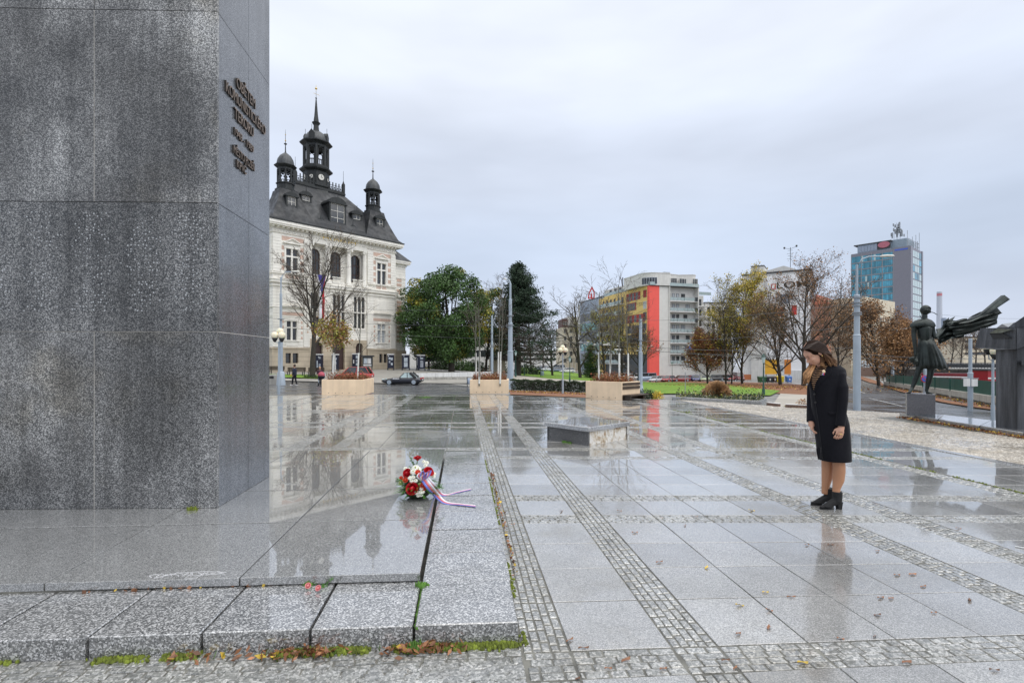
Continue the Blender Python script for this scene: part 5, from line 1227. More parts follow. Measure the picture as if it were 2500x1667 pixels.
# hedge with leaf litter
hd = thing('clipped_hedge', 'long clipped dark hedge between second and third planter', 'hedge', (0,0,0)); C_, T_ = MB(), MB(); a, b = W(1247,36.5), W(1438,35.3)
pts = []
for i in range(15000):
    t_ = rnd.random(); p = a.lerp(b, t_); k = rnd.random(); w2 = rnd.uniform(-.45,.45); hh = .78+.05*math.sin(t_*40)+rnd.gauss(0,.02)
    if k < .5: w2 = -.45+rnd.gauss(0,.03); z = rnd.uniform(.08, hh)
    elif k < .85: z = hh+rnd.gauss(0,.025)
    else: z = rnd.uniform(.05,hh)
    n_ = Vector(((b-a).y, -(b-a).x, 0)).normalized(); q = p-n_*w2*-1; pts.append((q.x, q.y, g(q.x,q.y)+z))
leaves(C_, pts, .075); 
for i in range(60): p = a.lerp(b, rnd.random()); T_.tube([(p.x,p.y,g(p.x,p.y)-.1),(p.x+rnd.gauss(0,.1),p.y,g(p.x,p.y)+.6)], .012, 4)
C_.build('foliage', M_hedge, hd); stuff(T_.build('stems', M_bark, hd))
def litter(nm, label, gen, n, size, mats=(M_leafb,M_leafy), w=(4,1), parent=None):
    C_ = MB(); P_ = [gen() for _ in range(n)]; k = rnd.choices(range(len(mats)), w, k=n)
    for j in range(len(mats)): C_.k = j; leaves(C_, [p for p, q in zip(P_, k) if q == j], size, .0)
    C_.v = C_.v; o = C_.build(nm, list(mats), parent); stuff(o)
    if label: o['label'] = label; o['category'] = 'leaves'
    return o
def onseg(a, b, wd, zo=.0, zf=g):
    def f():
        p = a.lerp(b, rnd.random()); x, y = p.x+rnd.gauss(0,wd), p.y+rnd.gauss(0,wd); return (x, y, zf(x,y)+zo+rnd.random()*.03)
    return f
sheet('leaf_strewn_ground', [W(1245,26),W(1440,23.5)], [W(1245,36),W(1440,35)], M_litter, 20, 6, .06)
litter('fallen_leaves', 'drift of orange brown leaves lying under the clipped hedge', onseg(W(1250,33), W(1436,31.5), .9, .08), 1600, .09)
litter('fallen_leaves', 'brown and yellow leaves strewn over the park ground under the trees', onseg(W(1700,85), W(1990,60), 4, .09), 2500, .16)
# flower bed with kerb, ornamental grass
kb = [G(u, v, .02) for u, v in ((1640,973.5),(1700,977),(1760,980.5),(1820,983),(1858,984.5),(1872,979))]
bed = thing('flower_bed', 'raised flower bed with stone kerb and pale dried flowers around the ornamental grass', 'flower bed', (0,0,0))
mb = MB()
for p, q in zip(kb, kb[1:]):
    d = (q-p); M_ = Matrix.Translation((p.x,p.y,0))@Matrix.Rotation(math.atan2(d.y,d.x),4,'Z'); m2 = MB(); m2.cbox(.005,d.length-.005,0,.13,-.2,.11,.01,M_); m2.build('kerb_stone', M_step, bed)
C_ = MB(); P_ = []
for i in range(3600):
    t_ = rnd.random(); u = 1650+215*t_; p = W(u, rnd.uniform(18.1,20.5)+(1650-u)*.004+.5); P_.append((p.x,p.y,-.05+abs(rnd.gauss(0,.14)))) 
leaves(C_, P_[:2600], .06); C_.k = 1; leaves(C_, [(a_,b_,c_+.03) for a_,b_,c_ in P_[2600:3000]], .05); C_.k = 2; leaves(C_, P_[3000:], .06)
C_.build('bedding_plants', [M_hedge, pm('cream_flowers', (.55,.52,.35), .7, .2, 5, isl=.3), M_lfol], bed)
og = thing('ornamental_grass', 'big rounded clump of straw coloured ornamental grass in the flower bed', 'grass clump', at(1750,19.7,-.02)); C_ = MB()
for i in range(3200):
    a_, r_ = rnd.random()*6.28, rnd.random()**.5; L_ = rnd.uniform(.7,1.02); o_ = r_*.68; tp = Vector((math.cos(a_)*o_*.85, math.sin(a_)*o_*.85, L_*math.cos(r_*.95))); md = Vector((tp.x*.35,tp.y*.35,L_*.6))
    C_.tube([(math.cos(a_)*.14*r_,math.sin(a_)*.14*r_,0), md, tp], [.005,.006,.010], 3, cap=False)
C_.build('stalks', M_drygr, og)
for u0, u1, v in ((1871,1901,990),(1917,1990,995)):
    p, q = G(u0,v-1), G(u1,v+2.5); d = q-p; bpl = thing('brick_planter', 'low brick bordered planting box with white rim, %s of two' % ('left' if u0 < 1900 else 'right'), 'planter', (p.x,p.y,0), math.atan2(d.y,d.x), 'low brick planting boxes')
    for i in range(int(d.length/.085)): m2 = MB(); m2.cbox(.085*i+.004,.085*i+.08,-.0,.09,-.1,.085,.006); m2.build('brick', M_brk, bpl)
    bx('rim', bpl, M_bslab, (0,d.length,.0,.1,.087,.105))
# ---- planters
def planter(label, p, rot, wd, dp, h, holes=5):
    o = thing('planter', label, 'planter', p, rot, 'sandy concrete tree planters')
    mb = MB(); t_ = .07; mb.cbox(0,wd,0,t_,0,h,.012); mb.cbox(0,wd,dp-t_,dp,0,h,.012); mb.cbox(0,t_,t_,dp-t_,0,h,.012); mb.cbox(wd-t_,wd,t_,dp-t_,0,h,.012); mb.build('trough', M_planter, o)
    bx('soil', o, M_joint, (t_,wd-t_,t_,dp-t_,0,h-.06))
    for i in range(holes): m2 = MB(); x_ = wd*(.17+.165*i); m2.lathe([(.016,0),(.016,.004)], 8); hh_ = m2.build('drain_hole', M_drkfr, o, (x_,-.003,.075), (R(90),0,0))
    C_ = MB(); P_ = [(rnd.uniform(.1,wd-.1), rnd.uniform(.1,dp-.1), h-.05+abs(rnd.gauss(0,.15))) for _ in range(3200)]
    leaves(C_, P_[:1500], .055); C_.k = 1; leaves(C_, P_[1500:], .05)
    for i in range(120): a_ = rnd.random()*6.28; x_, y_ = rnd.uniform(.15,wd-.15), rnd.uniform(.15,dp-.15); C_.tube([(x_,y_,h-.1),(x_+.08*math.cos(a_),y_+.08*math.sin(a_),h+rnd.uniform(.1,.32))], .003, 3)
    C_.build('shrubs', [M_redpl, M_lfbr], o); return o
pA = G(785.5,963.6); planter('sandy concrete planter nearest the museum, left of three', pA, -PSI, 1.76, 1.7, .65)
pB = G(1147,961.4); planter('sandy concrete planter beside the centre lamp post, middle of three', pB, -PSI, 1.70, 1.5, .62)
pC0 = G(1430,971); pC1 = G(1518,977); d = pC1-pC0; pc = planter('sandy concrete planter with a slatted bench on its right end', (pC0.x,pC0.y,0), math.atan2(d.y,d.x), d.length, 1.25, .67, 5)
L3 = d.length; 
for z0 in (.40,.54): bx('bench_slat', pc, M_wood, (L3,L3+.035,.05,1.2,z0,z0+.1))
for i in range(3): bx('seat_slat', pc, M_wood, (L3+.05+.12*i,L3+.16+.12*i,-.02,1.27,.17,.205))
bx('bench_leg', pc, M_wood, (L3+.05,L3+.3,.1,.2,0,.17), (L3+.05,L3+.3,1.0,1.1,0,.17)); bx('bench_back_panel', pc, M_wood, (L3,L3+.03,.05,1.2,0,.16))
gP = 'young trees with whitewashed trunks in the planters'
def young(label, u, Z, h, white, lean=(0,0), leaf=None, n=(7,5,4), s=(.45,.2,.2), an=(.45,.6,.6), **k):
    p = W(u, Z, .55); return tree('planter_tree', label, p, h, .030, n, an=an, lr=(.5,.5,.5), s=s, up=(.0,-.02,-.02), jit=.12, rmin=.0055, white=white, lean=lean, leaf=leaf, group=gP, bark=M_barkg, size=.09, sp=.12, **k)
young('planter tree with brown leaf ball, left in the museum side planter', 812, 21.8, 2.7, 1.25, (.03,0), [(M_lfbr,380,.3),(M_lfol,260,.3)], n=(9,6,5), s=(.62,.2,.2), an=(.9,.7,.7), per=3)
young('bare arching planter tree, right in the museum side planter', 873, 21.9, 4.4, 1.25, (.04,0), None, s=(.35,.2,.2), an=(.6,.7,.6))
young('thin stake like planter tree behind the left one of the museum side planter', 819, 22.9, 2.6, 1.2, (-.03,0), [(M_lfol,200,.4)], s=(.6,.2,.2))
young('slender bare tree, first from the left in the middle planter', 1163, 22.6, 3.9, 1.25, (-.02,0), None, n=(5,4,3), an=(.3,.5,.5))
young('slender bare tree, second from the left in the middle planter', 1170, 21.9, 4.0, 1.3, (.02,0), None, n=(5,4,3), an=(.3,.5,.5))
young('slender bare tree, third from the left in the middle planter', 1216, 22.7, 4.2, 1.3, (.02,0), None, n=(5,4,3), an=(.3,.5,.5))
young('slender bare tree, rightmost in the middle planter', 1221, 21.9, 4.1, 1.3, (.03,0), None, n=(5,4,3), an=(.3,.5,.5))
young('tall arching bare tree, leftmost in the bench planter', 1462, 19.6, 4.4, 1.25, (.01,0), None, n=(7,5,4), an=(.7,.7,.6))
young('bare tree at the back of the bench planter', 1488, 20.4, 3.6, 1.2, (.04,0), None, an=(.6,.6,.6))
young('tall bare tree in the middle of the bench planter', 1512, 19.2, 4.7, 1.2, (.0,0), None, n=(7,5,4), an=(.6,.7,.6))
young('bare tree at the right end of the bench planter', 1534, 19.3, 4.2, 1.2, (-.01,0), None, n=(8,5,4), an=(.6,.6,.6))
# ================================================================ street furniture
def lamp_globes(label, u, Z, hgt, rot=0):
    o = thing('globe_lamp', label, 'street lamp', at(u, Z), rot-PSI, 'three globe lamps round the square')
    mb = MB(); mb.tube([(0,0,-.1),(0,0,hgt-.55)], [.05,.035], 10); mb.tube([(0,0,-.1),(0,0,.9)], .06, 10); mb.tube([(-.16,0,hgt-.78),(.16,0,hgt-.78)], .015, 6); mb.build('post', M_galv, o)
    mb = MB()
    pos = [(-.155,-.06,hgt-.28),(.155,-.06,hgt-.28),(.0,.12,hgt-.1)]
    for p in pos: mb.tube([(0,0,hgt-.62),(p[0]*.8,p[1]*.8,hgt-.56),(p[0],p[1],p[2]-.18)], .018, 6)
    mb.build('arms', M_galv, o)
    for p in pos:
        mb = MB(); mb.lathe([(.02,-.3),(.05,-.28),(.13,-.12),(.12,-.11)], 12, p); mb.build('lamp_cup', M_rub, o)
        mb = MB(); mb.ball(p, .165, 18, 12); mb.build('globe', M_globe, o)
    return o
lamp_globes('globe lamp nearest the monument, in front of the museum', 681, 22.3, 3.02); lamp_globes('globe lamp standing alone between second and third planter', 1374, 30.8, 3.0); lamp_globes('globe lamp partly hidden by the concrete memorial at the right edge', 2424, 17.4, 3.05, .9)
def pole(name, label, u, Z, segs, arm=None, base=None, cat='street lamp', dz=0, rings_=()):
    o = thing(name, label, cat, at(u, Z), -PSI); mb = MB(); z = -.2
    for z1, r in segs: mb.tube([(0,0,z),(0,0,z1)], r, 12); mb.tube([(0,0,z1-.02),(0,0,z1+.03)], [r*1.12,r*.9], 12); z = z1
    mb.build('shaft', M_galv, o)
    if base: mb = MB(); mb.lathe(base, 14); mb.build('base', M_galv, o)
    for z0 in rings_: mb = MB(); mb.tube([(0,0,z0),(0,0,z0+.05)], segs[0][1]*1.25, 12); mb.build('clamp', M_railm, o)
    for a in (arm or []):
        mb = MB(); mb.tube(a['pts'], a.get('r', .04), 8); mb.build('arm', M_galv, o)
        p = Vector(a['pts'][-1]); d = (p-Vector(a['pts'][-2])).normalized(); L_ = a.get('head', .8)
        mb = MB(); hr = []
        for k, (s_, w_) in enumerate(((0,.05),(.15,.11),(.5,.16),(.85,.14),(1,.05))):
            c_ = p+d*L_*s_; sd_ = d.cross(Vector((0,0,1))).normalized(); hr.append([c_+sd_*w_*math.cos(t)+Vector((0,0,1))*w_*(.55 if math.sin(t) > 0 else .35)*math.sin(t) for t in [i*.785 for i in range(8)]])
        mb.rings(hr); mb.build('lamp_head', M_wfr, o)
    return o
pole('lamp_post', 'thick pale lamp post with wide foot beside the globe lamp, before the museum', 686, 37, [(.9,.19),(4.2,.13),(6.8,.09),(8.0,.05)], [dict(pts=[(0,0,7.6),(.1,0,8.15),(.35,0,8.42),(.75,0,8.42)], head=.55)], [(.34,-.3),(.32,.05),(.24,1.0),(.2,1.05)], rings_=(3.9,4.9))
pole('lamp_post', 'tall pale blue centre lamp post with hooked top beside the middle planter', 1246, 42.6, [(3.2,.24),(5.6,.19),(7.6,.14),(8.9,.09)], [dict(pts=[(0,0,8.8),(-.02,0,9.0),(-.12,0,9.25),(-.3,0,9.3)], r=.08, head=.3)], [(.5,-.2),(.48,.25),(.42,.55),(.26,.8)], rings_=(6.2,5.4))
pole('lamp_post', 'pale post without arm rising behind the middle planter', 1201, 72, [(4.0,.2),(8.6,.15)], rings_=(6.1,4.2,4.4,5.2))
pole('wire_pole', 'pale overhead wire pole right behind the bench planter', 1564, 43, [(3.6,.17),(4.6,.11),(6.4,.13)], [], [(.3,-.2),(.28,.1),(.2,.7),(.18,.75)], 'wire pole', rings_=(4.6,4.2))
pole('lamp_post', 'thick pale blue lamp post with curved arm directly right of the woman', 2092, 25.2, [(3.9,.165),(5.9,.13),(7.4,.055)], [dict(pts=[(0,0,6.9),(.02,0,7.35),(.25,0,7.72),(.6,0,7.85),(1.15,0,7.86)], r=.035, head=.72)], None, rings_=(4.9,5.0,5.35,5.5,5.75))
o = pole('lamp_post', 'double armed street lamp between the rusty trees, left of the bronze girl', 2179, 79, [(3.2,.21),(6.4,.15),(8.0,.09)], [dict(pts=[(0,0,7.9),(.3,0,8.7),(1.2,0,9.1),(2.6,0,9.2)], r=.05, head=.9), dict(pts=[(0,0,7.9),(-.3,0,8.7),(-1.0,0,9.1),(-2.0,0,9.2)], r=.05, head=.9)])
mb = MB(); mb.tube([(-1.1,0,4.2),(1.1,0,4.2)], .06, 6); mb.tube([(-.8,0,3.3),(.8,0,3.3)], .06, 6); mb.build('cross_bar', M_wfr, o)
pole('wire_pole', 'thin pale pole behind the green railing, carrying a white sign board', 2369, 28, [(2.2,.125),(4.1,.085)], cat='wire pole')
sg = thing('sign_board', 'white sign boards mounted on the thin pole behind the green railing', 'sign', W(2369,27.8,0), -PSI)
zz = zv(934, 27.8); bx('board', sg, M_wpan, (-.42,-.06,-.06,-.03,zz-.2,zz+.22)); bx('board', sg, M_wpan, (.02,.36,-.06,-.03,zz-.2,zz+.2)); bx('frame', sg, M_railm, (-.5,.45,-.03,-.0,zz+.22,zz+.26))
# no parking sign behind the statue's legs
ns = thing('no_parking_sign', 'round blue no parking sign with red rim on a pale post behind the bronze girl', 'road sign', at(2262,46), -PSI)
bx('post', ns, M_galv, (-.12,.12,-.0,.2,-.2,3.6)); zz = zv(924.5,46)-ns.location.z
M_sred = pm('sign_red', (.55,.03,.04), .4, .05, 1); M_sblue = pm('sign_blue', (.06,.14,.5), .4, .05, 1)
mb = MB(); mb.tube([(-.22,-.05,zz),(-.22,-.03,zz)], .33, 24); mb.build('red_disc', M_sred, ns); mb = MB(); mb.tube([(-.22,-.065,zz),(-.22,-.05,zz)], .26, 24); mb.build('blue_disc', M_sblue, ns)
mb = MB(); M_ = Matrix.Translation((-.22,-.07,zz))@Matrix.Rotation(R(45),4,'Y'); mb.box(-.27,.27,0,.005,-.035,.035,M_); mb.build('red_bar', M_sred, ns); bx('small_plate', ns, M_wpan, (-.02,.1,-.05,-.02,zz-.75,zz-.45))
def lantern(label, u, Z, hgt, col=None):
    o = thing('park_lantern', label, 'street lamp', at(u,Z), 0, 'old style green park lanterns'); m = col or pm('green_cast_iron', (.02,.07,.055), .5, .2, 3)
    mb = MB(); mb.lathe([(.12,-.1),(.12,.5),(.07,.7),(.05,hgt*.5),(.035,hgt-.9),(.08,hgt-.85),(.03,hgt-.8)], 8); mb.build('post', m, o)
    mb = MB(); mb.lathe([(.08,hgt-.8),(.18,hgt-.35),(.2,hgt-.33)], 6, flat=True); mb.build('lantern_glass', M_glassp, o)
    mb = MB(); mb.lathe([(.22,hgt-.34),(.1,hgt-.15),(.05,hgt-.1),(.02,hgt)], 6, flat=True); mb.build('lantern_cap', m, o); return o
lantern('green park lantern right beside the centre lamp post', 1259, 70, 3.9); lantern('thin green lantern post on the lawn right of the lone globe lamp', 1391, 62, 3.4); lantern('dark park lantern before the pale balcony house', 1641, 108, 4.6); lantern('green lantern post on the lawn in front of the waste bins', 1864, 41, 3.5); lantern('green park lantern beside the pine trunk', 1280, 84, 3.4)
sp = thing('thin_post', 'thin grey post standing on the lawn before the parked red cars', 'post', at(1673,43)); mb = MB(); mb.tube([(0,0,-.1),(0,0,1.9)], .03, 6); mb.build('rod', M_railm, sp); mb = MB(); mb.ball((0,0,1.92), .04, 6, 4); mb.build('cap', M_railm, sp)
ps = thing('parking_sign', 'tall sign with blue top panel beside the garage entrance of the pale house', 'road sign', at(1686,116), -PSI); bx('panel', ps, M_drkfr, (-.5,.5,0,.1,3.4,8.6)); bx('blue_field', ps, M_sblue, (-.4,.4,-.03,0,6.4,8.3)); bx('white_field', ps, M_wpan, (-.4,.4,-.03,0,3.6,6.0))
# wires
M_wire = pm('wire', (.09,.095,.10), .5, .1, 1)
def wire(label, a, b, sag=.25, r=.012, g_='overhead wires above the road'):
    p, q = W(a[0],a[2],zv(a[1],a[2])), W(b[0],b[2],zv(b[1],b[2])); mb = MB()
    mb.tube([p.lerp(q,i/12)-Vector((0,0,sag*4*(i/12)*(1-i/12))) for i in range(13)], r, 3, cap=False); o = mb.build('overhead_wire', M_wire); tag(o, label, 'wire', g_)
WL = ['overhead wire crossing the museum front to the pine, lowest of the three at the left', 'overhead wire from the museum base corner to the centre lamp post', 'overhead wire at third floor level between museum and centre lamp post', 'overhead wire climbing from centre lamp post towards the glass office',
 'overhead wire between centre lamp post and wire pole, upper one', 'overhead wire between centre lamp post and wire pole, lower one', 'overhead wire from behind the pine down to the wire pole', 'overhead wire from the wire pole past the coral stripe to the right post, middle one', 'overhead wire from the wire pole to the right post, lowest one',
 'overhead wire rising from the wire pole across the rusty trees', 'far overhead wire before the parked cars, upper one', 'far overhead wire before the parked cars, lower one', 'highest overhead wire from the wire pole to the post beside the woman', 'overhead wire behind the bronze skirt, upper one', 'overhead wire behind the bronze skirt, lower one', 'overhead wire from the double armed lamp to the right edge', 'high overhead wire crossing the sky behind the bronze drapery', 'overhead wire just under the bronze drapery']
for i, (a, b) in enumerate((((640,795,42),(1290,828,60)),((640,775,44),(1246,795,42.6)),((640,742,48),(1246,757,42.6)),((1246,760,42.6),(1440,800,80)),((1246,795,42.6),(1564,838,43)),((1246,812,42.6),(1564,848,43)),((1320,772,70),(1564,830,43)),((1564,845,43),(2092,848,25.2)),((1564,852,43),(2092,870,25.2)),((1564,832,43),(2092,795,25.2)),((1340,830,55),(1900,858,60)),((1380,845,50),(2000,868,52)),((1560,782,43),(2092,740,25.2)),((2092,862,25.2),(2520,868,30)),((2092,872,25.2),(2520,878,30)),((2179,858,79),(2500,862,60)),((2300,768,60),(2560,776,60)),((2300,808,50),(2440,806,50)))):
    wire(WL[i], a, b)
ins = thing('wire_fittings', 'cluster of pale insulators and bars hanging in the overhead wires left of the wire pole', 'wire fittings', (0,0,0))
for i in range(26):
    u = rnd.uniform(1340,1700); v = 838+rnd.uniform(-6,14)+(u-1340)*.02; p = W(u,46,zv(v,46)); mb = MB(); d_ = rnd.uniform(.08,.3); mb.tube([p, p+Vector((d_,rnd.uniform(-.2,.2),rnd.uniform(-.05,.05)))], .025, 4); mb.build('insulator', M_wfr, ins)
for u, v in ((1480,841),(1508,853)): p = W(u,45,zv(v,45)); mb = MB(); mb.box(p.x-.28,p.x+.28,p.y-.1,p.y+.1,p.z-.05,p.z+.05); mb.build('hanging_lamp', M_wfr, ins)
# ---- display stands and benches before the museum
def stand(label, u, Z, wd, pics, rot=0.0):
    p = at(u, Z); o = thing('exhibition_stand', label, 'display stand', p, rot-PSI, 'black exhibition stands before the museum')
    bx('panel', o, pm('navy_panel', (.01,.012,.03), .4, .1, 1), (-wd/2,wd/2,0,.5,.35,2.25)); bx('cap', o, M_wpan, (-wd/2-.03,wd/2+.03,-.03,.53,2.25,2.4))
    for s_ in (-1,1): bx('leg', o, M_drkfr, (s_*wd/2-.04,s_*wd/2+.04,-.02,.5,0,.35)); 
    bx('foot', o, M_drkfr, (-wd/2-.25,wd/2+.25,.0,.08,0,.05)); bx('foot', o, M_drkfr, (-wd/2-.25,wd/2+.25,.42,.5,0,.05))
    for (x0,x1,z0,z1,m) in pics: bx('picture', o, m, (x0*wd,x1*wd,-.012,0,z0,z1))
M_ph1 = pm('printed_photo_pale', (.45,.5,.54), .4, .35, 3); M_ph2 = pm('printed_photo_mid', (.3,.32,.36), .4, .5, 5)
stand('black stand behind the big tree trunk, with small round pictures', 778, 66, .85, [(-.1,.1,1.95,2.05,M_wpan),(.0,.35,1.75,2.0,M_ph2),(-.3,-.15,.5,1.5,M_ph1),(.0,.3,.6,1.1,M_ph2)])
stand('black stand half hidden by the white trunk before the museum door', 817, 67, .8, [(.0,.35,1.6,1.9,M_ph1),(.0,.3,1.0,1.4,M_ph2)])
stand('black stand with three stacked pictures left of the notice case', 868, 70, .95, [(-.35,-.2,1.0,1.5,M_wpan),(.05,.38,1.7,2.1,M_ph1),(.05,.38,1.2,1.55,M_ph2),(.05,.38,.7,1.05,M_ph1)])
stand('black stand with four small pictures right of the notice case', 953, 71, .85, [(-.4,-.25,2.0,2.12,M_wpan),(-.3,.05,1.6,1.9,M_ph1),(.08,.4,1.5,1.85,M_ph1),(-.25,.02,1.1,1.4,M_ph2),(.1,.4,.8,1.1,M_ph1)])
stand('black stand with one tall pale picture at the museum corner', 990, 71.5, 1.0, [(-.28,-.18,2.0,2.12,M_wpan),(-.22,.3,1.3,1.85,M_ph1),(-.22,.3,.55,1.25,M_ph1)])
stand('black stand with two pale pictures beside the umbrella carrier', 1028, 72, 1.05, [(-.15,-.08,2.05,2.15,M_wpan),(-.1,.28,1.75,2.0,M_ph1),(-.1,.3,.6,1.55,M_ph2)]); stand('narrow black stand seen edge on left of the last stand', 1019, 74, .35, [(-.2,.3,.8,1.9,M_wpan)])
nc = thing('notice_case', 'glazed notice case with dark roof and posters against the museum base', 'notice board', W(897,69.8,gz(897,69.8)), -PSI)
bx('case', nc, M_drkfr, (-.68,.68,0,.3,.55,1.95)); bx('roof', nc, M_darkr, (-.85,.85,-.2,.5,1.95,2.15)); bx('poster', nc, M_ph1, (-.5,-.05,-.02,0,1.0,1.75)); bx('poster', nc, M_wpan, (0,.5,-.02,0,1.0,1.75)); bx('poster', nc, M_wpan, (-.55,.55,-.02,0,.68,.9))
for s_ in (-.6,.6): bx('post', nc, M_drkfr, (s_-.05,s_+.05,0,.2,0,.55))
def bench(label, u, Z, w_, rot=0.0):
    o = thing('park_bench', label, 'bench', at(u,Z,.18), rot-PSI, 'dark wooden benches before the museum')
    for k in range(3): bx('seat_slat', o, M_wood, (-w_/2,w_/2,-.45+.15*k,-.33+.15*k,.42,.46))
    for k in range(3): bx('back_slat', o, M_wood, (-w_/2,w_/2,.02,.06,.5+.15*k,.63+.15*k))
    for s_ in (-1,1): bx('leg', o, M_drkfr, (s_*(w_/2-.2)-.04,s_*(w_/2-.2)+.04,-.42,-.36,0,.42)); bx('leg', o, M_drkfr, (s_*(w_/2-.2)-.04,s_*(w_/2-.2)+.04,.06,.12,0,.92))
bench('dark park bench behind the walking man', 724, 57.5, 2.1); bench('dark park bench at the trunk of the big bare tree', 772, 58.5, 1.9); bench('dark park bench left of the thick lamp foot', 676, 58.5, 1.8)
bx2 = thing('litter_box', 'squat grey concrete waste box beside the thick lamp foot', 'waste bin', at(667,38), -PSI); mb = MB(); mb.cbox(-.3,.3,-.3,.3,0,.85,.03); mb.build('body', M_conc, bx2); bx('opening', bx2, M_rub, (-.18,.18,-.31,-.3,.55,.72))
ww = thing('white_low_wall', 'long low white wall with a stone ledge behind the black roadster', 'wall', (0,0,0)); a, b = W(1002,58.5), W(1200,61); d = b-a; M_ = Matrix.Translation((a.x,a.y,0))@Matrix.Rotation(math.atan2(d.y,d.x),4,'Z')
zb = zv(926,59); mb = MB(); n_ = 10
for i in range(n_):
    x0, x1 = d.length*i/n_, d.length*(i+1)/n_; m2 = MB(); zt = zv(911-3*(i+.5)/n_, 59.5); m2.box(x0,x1-.02,0,.5,zv(920,59.5),zt,M_); m2.build('wall_panel', M_wpan, ww); m2 = MB(); m2.box(x0,x1-.03,-.55,.5,zb-.6,zv(920.5,59.5),M_); m2.build('ledge_stone', M_conc, ww)
rb = thing('litter_bin', 'dark waste bin on a post beside the middle planter', 'waste bin', at(1143,45), -PSI); bx('post', rb, M_drkfr, (-.12,-.05,0,.06,-.1,.95)); mb = MB(); mb.lathe([(.12,.3),(.15,.35),(.17,.85),(.15,.85)], 10, (.1,0,0)); mb.build('bin', M_offg, rb)
gb = thing('litter_bin', 'small green waste bin on the far lawn left of the lone globe lamp', 'waste bin', at(1324,78), -PSI); mb = MB(); mb.lathe([(.2,.3),(.25,.35),(.28,1.0)], 10); mb.build('bin', M_offg, gb); bx('post', gb, M_drkfr, (-.3,-.22,0,.08,0,1.2))
# waste containers
def container(label, u, Z, w_, col, h=1.15):
    o = thing('waste_container', label, 'waste container', at(u,Z), -PSI, 'waste containers at the lawn edge'); m = pm(label.split()[0]+'_plastic', col, .45, .12, 2)
    mb = MB(); mb.rings([[(-w_/2*.86,-.42,.14),(w_/2*.86,-.42,.14),(w_/2*.86,.42,.14),(-w_/2*.86,.42,.14)],[(-w_/2,-.5,h),(w_/2,-.5,h),(w_/2,.5,h),(-w_/2,.5,h)]], sm=False); mb.build('body', m, o)
    mb = MB(); mb.rings([[(-w_/2-.04,-.54,h),(w_/2+.04,-.54,h),(w_/2+.04,.54,h),(-w_/2-.04,.54,h)],[(-w_/2,-.45,h+.12),(w_/2,-.45,h+.12),(w_/2,.4,h+.2),(-w_/2,.4,h+.2)]], sm=False); mb.build('lid', m, o)
    for x_ in (-w_*.34, w_*.34): mb = MB(); mb.tube([(x_,-.3,.09),(x_+.06,-.3,.09)], .09, 8); mb.build('wheel', M_rub, o)
    bx('sticker', o, M_wpan, (-.12,.12,-.49,-.47,.5,.9))
container('green waste container leftmost of the row', 1860, 101, 1.45, (.02,.09,.03)); container('black waste container second in the row', 1877.5, 101, 1.3, (.015,.017,.022)); container('brown waste container narrow one in the middle', 1889.5, 101, .6, (.06,.025,.015)); container('yellow waste container largest of the row', 1903, 101, 1.5, (.62,.45,.02), 1.2); container('blue waste container rightmost, beside a tree trunk', 1925, 101, .95, (.06,.17,.5), 1.15)
